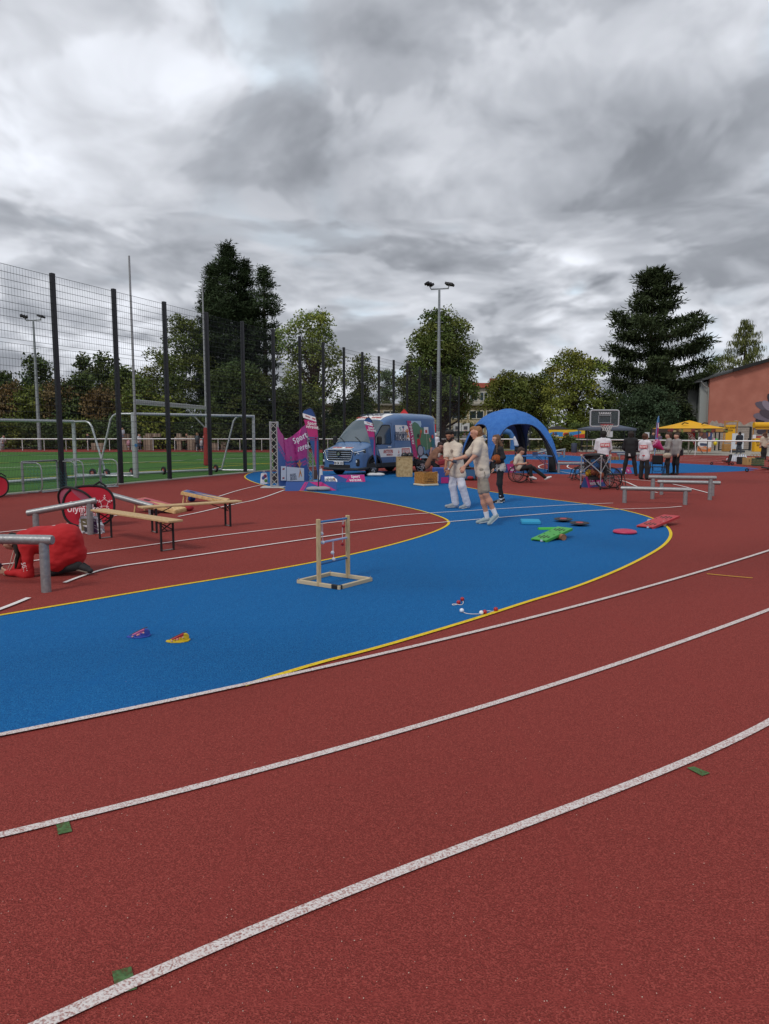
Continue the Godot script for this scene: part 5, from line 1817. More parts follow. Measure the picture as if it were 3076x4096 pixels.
	low_banner("magenta and blue low banner behind the wheelchair boy", gp(2036, 1891), gp(2066, 1889), 0.40, 2)
	low_banner("magenta low banner standing behind the ball cart", gp(2355, 1951), gp(2424, 1946), 0.36, 3)
	low_banner("magenta low banner tilted on the floor behind the black jacketed man", gp(2482, 1899), gp(2530, 1893), 0.30, 4)


func low_banner(label: String, a: Vector3, b: Vector3, h: float, kind: int) -> void:
	var t := thing("low_banner", label, "banner", a, atan2(-(b - a).z, (b - a).x), "low printed banners")
	var w := (b - a).length()
	var deep := 0.32
	# an A shape: front and rear boards leaning together
	var lean := Basis(Vector3.RIGHT, -atan2(deep * 0.5, h))
	var front := Transform3D(lean, Vector3(0, 0, 0))
	var rect := PackedVector2Array([Vector2(0, 0), Vector2(w, 0), Vector2(w - 0.02, h), Vector2(0.02, h)])
	var f := part("front_board", MB.new().flat(rect, front, 0.012), cloth("2d4f8e" if kind != 3 and kind != 2 else "b02a74"), t)
	var ey: float = (lean * Vector3(0, h, 0)).y
	part("rear_board", MB.new().flat(rect, Transform3D(Basis(Vector3.RIGHT, atan2(deep * 0.5, h)), Vector3(0, 0, -deep)), 0.012), cloth("2b4780"), t)
	for x in [0.01, w - 0.01]:
		var s := MB.new()
		s.tri(Vector3(x, 0, 0), Vector3(x, 0, -deep), Vector3(x, ey, -deep * 0.5))
		part("end_flap", s, cloth("26417a"), t)
	var mag := cloth("b02a74")
	var white := mat("e3e4e8", 0.7)
	var lay := func(pts: Array, lift: float) -> MB:
		var pl := PackedVector2Array()
		for p in pts:
			pl.append(Vector2(p[0] * w, p[1] * h))
		return MB.new().flat(pl, front * Transform3D(Basis.IDENTITY, Vector3(0, 0, lift)))
	if kind == 0:
		for q in [[[0.28, 0.03], [0.32, 0.03], [0.415, 0.97], [0.38, 0.97]], [[0.33, 0.03], [0.355, 0.03], [0.445, 0.97], [0.43, 0.97]], [[0.46, 0.97], [0.70, 0.97], [0.985, 0.03], [0.80, 0.03]]]:
			part("stripe", lay.call(q, 0.004), mag, f)
	elif kind == 1:
		part("stripe", lay.call([[0.38, 0.98], [0.66, 0.98], [0.58, 0.45]], 0.004), mag, f)
		part("stripe", lay.call([[0.66, 0.98], [0.985, 0.98], [0.99, 0.03], [0.55, 0.03]], 0.005), mag, f)
		part("logo_panel", lay.call([[0.09, 0.06], [0.36, 0.06], [0.36, 0.4], [0.28, 0.8], [0.09, 0.8]], 0.005), white, f)
		var ink := mat("2b3a55", 0.6)
		words("MOBIL", 0.10, ink, f, front * Transform3D(Basis.IDENTITY, Vector3(w * 0.22, h * 0.22, 0.008)), 0.9)
		words("INKLUSIONS", 0.055, ink, f, front * Transform3D(Basis.IDENTITY, Vector3(w * 0.21, h * 0.45, 0.008)), 0.75)
		logo_figures(f, func(x: float, y: float) -> Vector3: return front * Vector3(w * (0.1 + x * 0.26), h * (0.1 + y * 1.1), 0.008))
		words("Sport\nvereint.", 0.10, white, f, front * Transform3D(Basis.IDENTITY, Vector3(w * 0.78, h * 0.5, 0.009)), 0.9)
	elif kind == 2:
		words("Sport\nvereint.", 0.08, white, f, front * Transform3D(Basis.IDENTITY, Vector3(w * 0.5, h * 0.42, 0.008)), 0.7)
	elif kind == 3:
		part("stripe", lay.call([[0.02, 0.03], [0.98, 0.03], [0.98, 0.5]], 0.004), cloth("2d4f8e"), f)
		words("Sport\nvereint.", 0.12, white, f, front * Transform3D(Basis.IDENTITY, Vector3(w * 0.42, h * 0.6, 0.008)), 0.85)
	else:
		part("stripe", lay.call([[0.4, 0.98], [0.98, 0.98], [0.98, 0.03], [0.6, 0.03]], 0.004), mag, f)
		part("logo_panel", lay.call([[0.25, 0.1], [0.5, 0.1], [0.45, 0.85], [0.25, 0.85]], 0.006), white, f)
		words("S v", 0.1, white, f, front * Transform3D(Basis.IDENTITY, Vector3(w * 0.75, h * 0.5, 0.008)))


func hip_roof(m: MB, w: float, d: float, y: float, rise: float, drop: float) -> MB:
	var c := [Vector3(-w, y, d), Vector3(w, y, d), Vector3(w, y, -d), Vector3(-w, y, -d)]
	var top := Vector3(0, y + rise, 0)
	for k in 4:
		var a: Vector3 = c[k]
		var b: Vector3 = c[(k + 1) % 4]
		var rows := []
		for i in 6:
			var f := i / 5.0
			var sag := -0.07 * rise * sin(PI * f)
			rows.append([a.lerp(top, f) + Vector3(0, sag, 0), a.lerp(b, 0.5).lerp(top, f) + Vector3(0, sag * 1.6, 0), b.lerp(top, f) + Vector3(0, sag, 0)])
		m.grid(rows)
		if drop > 0.0:
			m.quad(a, b, b - Vector3(0, drop, 0), a - Vector3(0, drop, 0))
	return m


func gazebos() -> void:
	var d := 65.0
	var g := wp(2425, 1731, d) * Vector3(1, 0, 1)
	var e := hx(2425, 1714, d)
	var t := thing("grey_gazebo", "grey folding gazebo behind the basketball backboard", "tent", g)
	part("roof", hip_roof(MB.new(), 2.2, 1.5, e, hx(2425, 1687, d) - e, 0.18), cloth("4b5464"), t)
	for x in [-2.1, 2.1]:
		for z in [-1.4, 1.4]:
			part("leg", MB.new().box(Vector3(x, e * 0.5, z), Vector3(0.06, e, 0.06)), mat("34383f", 0.5), t)
	part("counter", MB.new().box(Vector3(2.6, 0.5, 0.6), Vector3(1.2, 1.0, 0.7), Basis.IDENTITY, 0.02), cloth("22222a"), t)
	d = 70.0
	g = wp(2230, 1731, d) * Vector3(1, 0, 1)
	t = thing("black_gazebo", "small black gazebo peeping over the colourful banner", "tent", g)
	e = hx(2230, 1716, d)
	part("roof", hip_roof(MB.new(), 0.9, 0.9, e, hx(2230, 1701, d) - e, 0.15), cloth("211f24"), t)
	for x in [-0.85, 0.85]:
		part("leg", MB.new().box(Vector3(x, e * 0.5, 0.85), Vector3(0.05, e, 0.05)), mat("34383f", 0.5), t)
	# yellow promotion pavilion
	d = 59.5
	g = wp(2755, 1731, d) * Vector3(1, 0, 1)
	e = hx(2755, 1714, d)
	var yel := cloth("d8a012")
	t = thing("yellow_pavilion", "yellow market parasol with a printed vegetable valance", "tent", g)
	part("roof", hip_roof(MB.new(), 2.4, 1.7, e, hx(2755, 1681, d) - e, 0.0), yel, t)
	for k in 4:
		var a := [Vector3(-2.4, e, 1.7), Vector3(2.4, e, 1.7), Vector3(2.4, e, -1.7), Vector3(-2.4, e, -1.7)]
		var p: Vector3 = a[k]
		var q: Vector3 = a[(k + 1) % 4]
		var v := part("valance", strip_of(p, q, 0.34), cloth("3a2c22"), t)
		if k == 0:
			var cols := ["7a3a2c", "6f7a3c", "a09474", "4c5c30", "83704a", "6b2c3a", "58703a", "5a3f2a"]
			for j in 22:
				var f := (j + 0.5) / 22.0
				part("printed_vegetable", MB.new().ball(p.lerp(q, f) + Vector3(0, -0.17 + 0.05 * sin(j * 2.3), 0.004), Vector3(0.15, 0.1 + 0.05 * sin(j * 1.7), 0.003), 8, 5), mat(cols[(j * 5) % 8], 0.8), v)
			for f in [0.32, 0.86]:
				part("printed_crate", MB.new().box(p.lerp(q, f) + Vector3(0, -0.16, 0.012), Vector3(0.62, 0.22, 0.012)), mat("a97f45", 0.8), v)
	part("centre_pole", MB.new().box(Vector3(-0.05, e * 0.5, 0.2), Vector3(0.09, e, 0.09)), mat("b9b4a8", 0.6), t)
	part("crossed_stay", MB.new().tube(Vector3(0, 0.05, 0.3), Vector3(1.1, 1.6, 0.3), 0.03).tube(Vector3(1.1, 0.05, 0.3), Vector3(0.05, 1.6, 0.3), 0.03), mat("6c6a66", 0.5, 0.3), t)
	for x in [-2.1, 2.3]:
		part("leg", MB.new().box(Vector3(x, e * 0.5, -1.6), Vector3(0.06, e, 0.06)), mat("6c6a66", 0.5, 0.3), t)
	for q in [[-0.85, -0.3, 0.5], [0.75, 0.2, -0.4]]:
		part("roof_mark", MB.new().path([Vector3(q[0] - 0.25, e + 0.33, 1.24), Vector3(q[0], e + 0.46, 1.08), Vector3(q[0] + 0.3, e + 0.40, 1.16)], [0.05], 6), mat("4a3a14", 0.8), t)
	# red cloth flag with white letters below it
	var fl := wp(2747, 1727, 59.0)
	var sg := solo("red_banner", MB.new().flat(PackedVector2Array([Vector2(0, 0), Vector2(0.68, -0.08), Vector2(0.68, -1.15), Vector2(0.5, -0.75)]), Transform3D.IDENTITY, 0.01), cloth("b3242c"), "red pennant with white letters hanging under the yellow parasol", "banner", fl)
	words("REWE", 0.34, mat("e4e4e6", 0.7), sg, Transform3D(Basis(Vector3.FORWARD, 0.95), Vector3(0.42, -0.42, 0.01)), 0.8)


func strip_of(a: Vector3, b: Vector3, drop: float) -> MB:
	var m := MB.new()
	m.quad(a, b, b - Vector3(0, drop, 0), a - Vector3(0, drop, 0))
	return m


func stands() -> void:
	var d := 66.0
	var wood := rough_mat("stand_wood", [[0.0, "8f6534"], [0.5, "ac7f47"], [1.0, "c1965c"]], noise(FastNoiseLite.TYPE_SIMPLEX, 0.05, 3, 62), 1.0, 0.8, 1.0, 256)
	var yel := mat("d9a215", 0.6)
	var ink := mat("3a2a0c", 0.7)
	# poster on a stand
	var g := wp(2792, 1731, d) * Vector3(1, 0, 1)
	var t := thing("roll_up_poster", "leaning white and orange poster stand right of the parasol foot", "poster", g)
	var h := hx(2820, 1725, d)
	var w := 1.25
	var tip := Transform3D(Basis(Vector3.FORWARD, 0.07) * Basis(Vector3.RIGHT, -0.06), Vector3(0, 0.05, 0))
	part("sheet", MB.new().flat(PackedVector2Array([Vector2(0, 0), Vector2(w, 0), Vector2(w, h), Vector2(0, h)]), tip, 0.02), mat("d3d3d6", 0.6), t)
	var lay := func(pts: Array, lift: float) -> MB:
		var pl := PackedVector2Array()
		for p in pts:
			pl.append(Vector2(p[0] * w, p[1] * h))
		return MB.new().flat(pl, tip * Transform3D(Basis.IDENTITY, Vector3(0, 0, lift)))
	for q in [[[[0, 0], [1, 0], [1, 0.24], [0.8, 0.21], [0.55, 0.27], [0.3, 0.22], [0, 0.26]], "c4692c"], [[[0, 1], [1, 1], [1, 0.62], [0.82, 0.52], [0.62, 0.66], [0.35, 0.62], [0.12, 0.72], [0, 0.68]], "5b3a3a"], [[[0.5, 1], [1, 1], [1, 0.6], [0.85, 0.55], [0.66, 0.7], [0.55, 0.85]], "33406a"], [[[0.66, 0.95], [0.82, 0.97], [0.84, 0.8], [0.74, 0.74], [0.66, 0.8]], "b98468"], [[[0.1, 0.9], [0.28, 0.95], [0.3, 0.78], [0.12, 0.76]], "7a4b36"]]:
		part("printed_shape", lay.call(q[0], 0.004 + 0.003 * t.get_child_count()), mat(q[1], 0.6), t)
	for q in [[0.4, 0.385, 0.5, 0.05], [0.4, 0.325, 0.5, 0.07], [0.5, 0.18, 0.85, 0.025], [0.5, 0.13, 0.45, 0.025]]:
		part("text_line", lay.call([[q[0] - q[2] / 2, q[1] - q[3] / 2], [q[0] + q[2] / 2, q[1] - q[3] / 2], [q[0] + q[2] / 2, q[1] + q[3] / 2], [q[0] - q[2] / 2, q[1] + q[3] / 2]], 0.04), mat("39415c" if q[1] > 0.3 else "d9c3b0", 0.6), t)
	# two yellow wooden stands
	g = wp(2893, 1731, d) * Vector3(1, 0, 1)
	t = thing("yellow_sign_stand", "wooden frame with hanging yellow sign above a slatted crate", "sign", g)
	h = hx(2920, 1684, d)
	for x in [0.08, 1.22]:
		part("post", MB.new().bar(Vector3(x - 0.06, 0.1, 0), Vector3(x + 0.04, h, 0), 0.09, 0.09), wood, t)
	part("cross_bar", MB.new().bar(Vector3(0.02, h - 0.05, 0), Vector3(1.35, h - 0.05, 0), 0.08, 0.1).bar(Vector3(0.05, h - 0.35, 0), Vector3(1.3, h - 0.35, 0), 0.05, 0.06), wood, t)
	var s := part("sign_board", MB.new().box(Vector3(0.62, h - 1.15, 0.06), Vector3(0.88, 1.55, 0.04), Basis.IDENTITY, 0.01), yel, t)
	words("AUS DEINER", 0.17, ink, s, Transform3D(Basis.IDENTITY, Vector3(0.62, h - 0.62, 0.09)), 0.68)
	words("REGION", 0.17, ink, s, Transform3D(Basis.IDENTITY, Vector3(0.5, h - 0.86, 0.09)), 0.72)
	var cr := Vector3(0.38, 0, 0.3)
	for k in 5:
		part("crate_slat", MB.new().box(cr + Vector3(0, 0.1 + k * 0.135, 0), Vector3(0.95, 0.115, 0.55), Basis.IDENTITY, 0.01), wood, t)
	g = wp(3006, 1731, d) * Vector3(1, 0, 1)
	t = thing("yellow_market_stall", "yellow roofed wooden stall at the right edge with yellow front", "stall", g)
	h = hx(3040, 1688, d)
	for x in [0.3, 1.55]:
		part("post", MB.new().bar(Vector3(x, 0, -0.3), Vector3(x, h - 0.1, -0.3), 0.09, 0.09), wood, t)
	part("roof", MB.new().path([Vector3(0.2, h - 0.28, -0.05), Vector3(1.66, h - 0.28, -0.05)], [0.27], 14), yel, t)
	part("fringe", MB.new().box(Vector3(0.93, h - 0.6, 0.22), Vector3(1.4, 0.14, 0.02)), mat("b98716", 0.7), t)
	var p := part("front_panel", MB.new().box(Vector3(0.65, 0.62, 0.2), Vector3(1.05, 1.22, 0.5), Basis.IDENTITY, 0.015), yel, t)
	words("AUS DEINER", 0.17, ink, p, Transform3D(Basis.IDENTITY, Vector3(0.68, 0.84, 0.46)), 0.68)
	words("REGION", 0.17, ink, p, Transform3D(Basis.IDENTITY, Vector3(0.62, 0.6, 0.46)), 0.72)
	part("red_tray", MB.new().box(Vector3(0.9, 1.35, 0.1), Vector3(0.9, 0.14, 0.5), Basis.IDENTITY, 0.02), mat("a3262a", 0.6), t)
	part("price_card", MB.new().box(Vector3(0.12, 1.38, 0.3), Vector3(0.3, 0.34, 0.02)), mat("cfd0d6", 0.7), t)
	# white board on a dark foot
	g = wp(2953, 1731, 63.0) * Vector3(1, 0, 1)
	t = thing("white_display_board", "white display board on a dark foot beside the walking man", "board", g)
	h = hx(2953, 1734, 63.0)
	part("panel", MB.new().box(Vector3(0, h * 0.5 + 0.15, 0), Vector3(1.02, h - 0.3, 0.06), Basis.IDENTITY, 0.015), mat("c5cbd3", 0.4), t)
	part("foot", MB.new().box(Vector3(0, 0.1, 0), Vector3(1.15, 0.2, 0.5), Basis.IDENTITY, 0.04), mat("2e343c", 0.7), t)
	# posters and notices on the fences
	for q in [[2844, 1742, 70.0, 0.3, 0.26, "white paper notice on the dark gate post"], [2440, 1737, 68.0, 0.5, 0.55, "white paper notice pinned by the grey gazebo"], [2588, 1740, 68.0, 0.42, 0.5, "white paper notice beside the thin beach flag"], [1680, 1755, 60.0, 0.25, 0.3, "small white notice on the far fence post"]]:
		var o := wp(q[0], q[1], q[2] - 0.3)
		solo("paper_notice", MB.new().box(Vector3.ZERO, Vector3(q[3], q[4], 0.02)), mat("c8cbd2", 0.7), q[5], "notice", o, 0.0, "paper notices")
	# the long colourful banner
	var o := wp(2195, 1719, 69.0)
	var o2 := wp(2339, 1752, 69.0)
	var bw := o2.x - o.x
	var bh := o.y - o2.y
	var b := solo("fence_banner", MB.new().flat(PackedVector2Array([Vector2(0, 0), Vector2(bw, 0), Vector2(bw, -bh), Vector2(0, -bh)]), Transform3D.IDENTITY, 0.02), cloth("d8b32c"), "long yellow, blue and red printed banner on the mesh fence", "banner", o)
	var wavy := PackedVector2Array([Vector2(0, -bh * 0.45), Vector2(bw * 0.12, -bh * 0.22), Vector2(bw * 0.4, -bh * 0.3), Vector2(bw * 0.62, -bh * 0.3), Vector2(bw * 0.9, -bh * 0.1), Vector2(bw * 0.9, -bh * 0.5), Vector2(bw * 0.6, -bh * 0.8), Vector2(0, -bh * 0.85)])
	part("blue_sweep", MB.new().flat(smooth(wavy, true), Transform3D(Basis.IDENTITY, Vector3(0, 0, 0.006))), mat("2f7fc0", 0.6), b)
	part("red_sweep", MB.new().flat(PackedVector2Array([Vector2(bw * 0.5, -bh * 0.98), Vector2(bw * 0.72, -bh * 0.62), Vector2(bw * 0.995, -bh * 0.5), Vector2(bw * 0.995, -bh * 0.98)]), Transform3D(Basis.IDENTITY, Vector3(0, 0, 0.010))), mat("b9322e", 0.6), b)
	part("round_badge", MB.new().ball(Vector3(bw * 0.48, -bh * 0.55, 0.012), Vector3(bh * 0.42, bh * 0.4, 0.004), 16, 6), mat("d9b13a", 0.6), b)
	part("badge_core", MB.new().ball(Vector3(bw * 0.48, -bh * 0.55, 0.018), Vector3(bh * 0.36, bh * 0.22, 0.004), 16, 6), mat("b9322e", 0.6), b)
	for x in [0.13, 0.2]:
		part("printed_figure", MB.new().ball(Vector3(bw * x, -bh * 0.42, 0.013), Vector3(bh * 0.11, bh * 0.15, 0.004), 10, 6).ball(Vector3(bw * x, -bh * 0.62, 0.013), Vector3(bh * 0.18, bh * 0.2, 0.004), 10, 6), mat("7a4636" if x < 0.15 else "34476b", 0.6), b)
	part("white_script", MB.new().bar(Vector3(bw * 0.04, -bh * 0.84, 0.014), Vector3(bw * 0.27, -bh * 0.72, 0.014), 0.004, 0.12), mat("d5dbe4", 0.6), b)
	# red spike of a distant tent behind the van
	var sp := wp(1616, 1731, 42.0) * Vector3(1, 0, 1)
	var sy := hx(1616, 1635, 42.0)
	t = thing("red_pointed_tent", "red pointed tent top rising behind the van roof", "tent", sp)
	part("roof", hip_roof(MB.new(), 0.62, 0.62, sy - 0.62, 0.62, 0.25), cloth("b3262c"), t)
	for x in [-0.58, 0.58]:
		for z in [-0.58, 0.58]:
			part("leg", MB.new().tube(Vector3(x, 0, z), Vector3(x, sy - 0.6, z), 0.03), mat("8b8f94", 0.5, 0.3), t)
	# red sign hung on the fence behind the van
	solo("red_sign", MB.new().box(Vector3.ZERO, Vector3(0.3, 0.42, 0.04), Basis.IDENTITY, 0.02), mat("b3242c", 0.6), "small red sign beside the rear edge of the van", "sign", wp(1733, 1713, 40.0))


# ---------------------------------------------------------------- play and sports equipment
func build_equipment() -> void:
	beams()
	benches()
	cornhole()
	popups()
	ladder_toss()
	hand_shells()
	balance_things()
	boxes()
	wheelchairs_and_cart()
	hoop()
	far_bits()


func beam(label: String, a: Vector3, b: Vector3, posts: Array, r: float) -> void:      # a round steel beam between two points on round posts
	var steel := rough_mat("brushed_steel", [[0.0, "85888b"], [1.0, "a3a6a8"]], noise(FastNoiseLite.TYPE_SIMPLEX, 0.04, 3, 70), 0.8, 0.42, 0.6, 256, true, 0.55)
	var c := mat("9b9ea0", 0.45, 0.5)
	var o := a.lerp(b, 0.5)
	o.y = 0
	var t := thing("balance_beam", label, "balance beam", o, 0.0, "steel balance beams")
	var d := (b - a).normalized()
	var m := MB.new()
	m.path([a - o - d * 0.0, a - o + d * 0.012, a - o + d * 0.03, b - o - d * 0.03, b - o - d * 0.012, b - o], [r * 0.86, r * 0.97, r, r, r * 0.97, r * 0.86], 18)
	part("rail", m, steel, t)
	for f in posts:
		var p := a.lerp(b, f) - o
		part("post", MB.new().tube(Vector3(p.x, 0, p.z), Vector3(p.x, p.y - r * 0.55, p.z), r * 0.95, -1, 16), steel, t)
	if (b - a).length() > 2.6:
		part("joint", MB.new().tube(a.lerp(b, 0.52) - o - d * 0.004, a.lerp(b, 0.52) - o + d * 0.004, r * 1.012, -1, 18), mat("4a4c4e", 0.6), t)


func beams() -> void:
	# heights read off the posts
	beam("nearest round steel beam at the left edge, over the kneeling person", Vector3(-5.9, 0.575, -7.95), gp(211, 2160, 0.575), [0.12, 0.955], 0.054)
	beam("inclined steel beam before the larger red pop-up banner", gp(108, 2053, 0.38), gp(384, 2002, 0.58), [0.12, 0.9], 0.054)
	beam("steel beam sloping down behind the red cornhole board", gp(440, 1978, 0.47), gp(612, 2026, 0.25), [0.95], 0.054)
	beam("low steel beam in front at the right", gp(2483, 1953, 0.36), gp(2766, 1960, 0.36), [0.06, 0.92], 0.054)
	beam("tallest steel beam in the right hand group", gp(2594, 1909, 0.57), gp(2865, 1912, 0.57), [0.07, 0.92], 0.054)
	beam("low rearmost steel beam in the right hand group", gp(2630, 1927, 0.36), gp(2882, 1932, 0.36), [0.07, 0.88], 0.054)
	beam("steel beam half hidden behind the ball cart", gp(2230, 1854, 0.42), gp(2335, 1854, 0.42), [0.05, 0.95], 0.06)
	beam("far steel beam behind the boy in the jersey", wp(2432, 1808, 45.0), wp(2540, 1808, 45.0), [0.06, 0.94], 0.07)
	beam("lower far steel beam behind the black jacketed man", wp(2468, 1817, 46.0), wp(2560, 1818, 46.0), [0.1, 0.9], 0.07)
	beam("far sloping steel beam left of the tent leg", wp(2132, 1815, 50.0), wp(2198, 1801, 50.0), [0.1, 0.9], 0.07)
	beam("far sloping steel beam right of the tent leg", wp(2214, 1805, 51.0), wp(2262, 1797, 51.0), [0.9], 0.07)
	beam("low far steel beam tilted behind the tent leg", wp(2179, 1811, 52.0), wp(2246, 1814, 52.0), [0.1, 0.85], 0.07)
	beam("far steel beam sloping down behind the other three", wp(2162, 1797, 54.0), wp(2215, 1805, 54.0), [0.1], 0.07)


func benches() -> void:
	var wood := rough_mat("bench_wood", [[0.0, "9e825c"], [0.4, "b89c74"], [1.0, "cab18c"]], noise(FastNoiseLite.TYPE_SIMPLEX, 0.03, 4, 71), 1.0, 0.7, 1.2, 512, true)
	wood.uv1_scale = Vector3(0.5, 4.0, 4.0)
	var iron := mat("1b1c20", 0.5, 0.3)
	for q in [[[361, 2039], [419, 2032], [674, 2085], [730, 2078], "plain wooden beer bench with folding black legs beside the white bag"], [[529, 2031], [590, 2022], [925, 2006], [987, 1996], "wooden beer bench crossing in front of the cornhole boards"]]:
		var a := gp(q[0][0], q[0][1], 0.47)
		var b := gp(q[1][0], q[1][1], 0.47)
		var c := gp(q[2][0], q[2][1], 0.47)
		var d := gp(q[3][0], q[3][1], 0.47)
		var m0 := (a + b) * 0.5
		var m1 := (c + d) * 0.5
		var along := (m1 - m0) * Vector3(1, 0, 1)
		var o := (m0 + m1) * 0.5 * Vector3(1, 0, 1)
		var t := thing("beer_bench", q[4], "bench", o, atan2(-along.z, along.x), "folding beer benches")
		var l := along.length()
		part("seat", MB.new().box(Vector3(0, 0.455, 0), Vector3(l, 0.03, 0.25), Basis.IDENTITY, 0.005), wood, t)
		for s in [-1.0, 1.0]:
			part("cleat", MB.new().box(Vector3(s * (l * 0.5 - 0.16), 0.43, 0), Vector3(0.06, 0.022, 0.22)), mat("9c7244", 0.7), t)
			var x: float = s * (l * 0.5 - 0.24)
			for z in [-0.1, 0.1]:
				part("leg", MB.new().box(Vector3(x, 0.215, z), Vector3(0.035, 0.43, 0.022), Basis.IDENTITY, 0.003), iron, t)
			part("foot_bar", MB.new().tube(Vector3(x, 0.012, -0.1), Vector3(x, 0.012, 0.1), 0.009), mat("8d8c8a", 0.4, 0.4), t)
			part("cross_brace", MB.new().tube(Vector3(x, 0.42, -0.1), Vector3(x, 0.3, 0.1), 0.009).tube(Vector3(x, 0.42, 0.1), Vector3(x, 0.3, -0.1), 0.009).tube(Vector3(x, 0.29, -0.1), Vector3(x, 0.29, 0.1), 0.006), iron, t)
			part("stay", MB.new().tube(Vector3(x, 0.3, 0), Vector3(x - s * 0.35, 0.44, 0), 0.008), iron, t)


func cornhole() -> void:
	var ply := rough_mat("birch_plywood", [[0.0, "b6925e"], [0.5, "cfae7c"], [1.0, "dcc096"]], noise(FastNoiseLite.TYPE_SIMPLEX, 0.03, 4, 72), 0.8, 0.65, 0.8, 256, true)
	for q in [[[698, 2056], [752, 2044], [568, 2008], [622, 2001], "b5525a", "red", "cornhole board with red sides lying behind the benches", [758, 2044], "8f1f2c", "red bean bag leaning on the low end of the red cornhole board"],
			[[897, 2019], [925, 2004], [757, 1978], [803, 1967], "4a5a92", "blue", "cornhole board with blue top beyond the second bench", [767, 2006], "1f3d86", "blue bean bag beneath the raised end of the blue cornhole board"]]:
		var a := gp(q[0][0], q[0][1])
		var b := gp(q[1][0], q[1][1])
		var c := gp(q[2][0], q[2][1], 0.20)
		var d := gp(q[3][0], q[3][1], 0.20)
		var mid := (a + b) * 0.5
		var x := (b - a).normalized()
		var up := ((c + d) * 0.5 - mid)
		var w := 0.52
		var l := clampf(up.length(), 0.7, 1.2)
		var y := (up - x * up.dot(x)).normalized()
		var t := thing("cornhole_board", q[6], "cornhole board", mid, 0.0, "cornhole boards")
		var bs := Basis(x, y, x.cross(y))
		if bs.z.y < 0:
			bs = Basis(-x, y, (-x).cross(y))
		var at := Transform3D(bs, Vector3(0, 0.08, 0))
		var rect := PackedVector2Array([Vector2(-w / 2, 0), Vector2(w / 2, 0), Vector2(w / 2, l), Vector2(-w / 2, l)])
		part("board", MB.new().flat(rect, at, 0.015), ply, t)
		var fr := MB.new()
		for e in [[Vector3(-w / 2, 0, -0.05), Vector3(-w / 2, l, -0.05)], [Vector3(w / 2, 0, -0.05), Vector3(w / 2, l, -0.05)], [Vector3(-w / 2, 0, -0.05), Vector3(w / 2, 0, -0.05)], [Vector3(-w / 2, l, -0.05), Vector3(w / 2, l, -0.05)]]:
			fr.bar(at * e[0], at * e[1], 0.03, 0.07, bs.z)
		part("frame", fr, ply, t)
		for s in [-1.0, 1.0]:
			part("leg", MB.new().tube(at * Vector3(s * (w / 2 - 0.05), l - 0.06, -0.06), (at * Vector3(s * (w / 2 - 0.05), l - 0.02, -0.06)) * Vector3(1, 0, 1), 0.02), ply, t)
		var lift := at * Transform3D(Basis.IDENTITY, Vector3(0, 0, 0.004))
		for s in [-1.0, 1.0]:
			part("painted_field", MB.new().flat(PackedVector2Array([Vector2(s * (w / 2 - 0.02), 0.06), Vector2(s * (w / 2 - 0.02), l - 0.02), Vector2(0, l - 0.02), Vector2(0, l - 0.14), Vector2(s * 0.03, l * 0.7)]), lift), mat(q[4], 0.6), t)
		var ho := PackedVector2Array()
		for k in 20:
			ho.append(Vector2(cos(TAU * k / 20.0) * 0.075, l - 0.2 + sin(TAU * k / 20.0) * 0.075))
		part("hole", MB.new().flat(ho, at * Transform3D(Basis.IDENTITY, Vector3(0, 0, 0.008))), mat("2a1715", 0.9), t)
		var bag := MB.new()
		bag.ball(Vector3(0, 0.07, 0), Vector3(0.1, 0.07, 0.085), 14, 10)
		var g := gp(q[7][0], q[7][1])
		solo("bean_bag", bag, cloth(q[8]), q[9], "bean bag", g, 0.4, "bean bags")


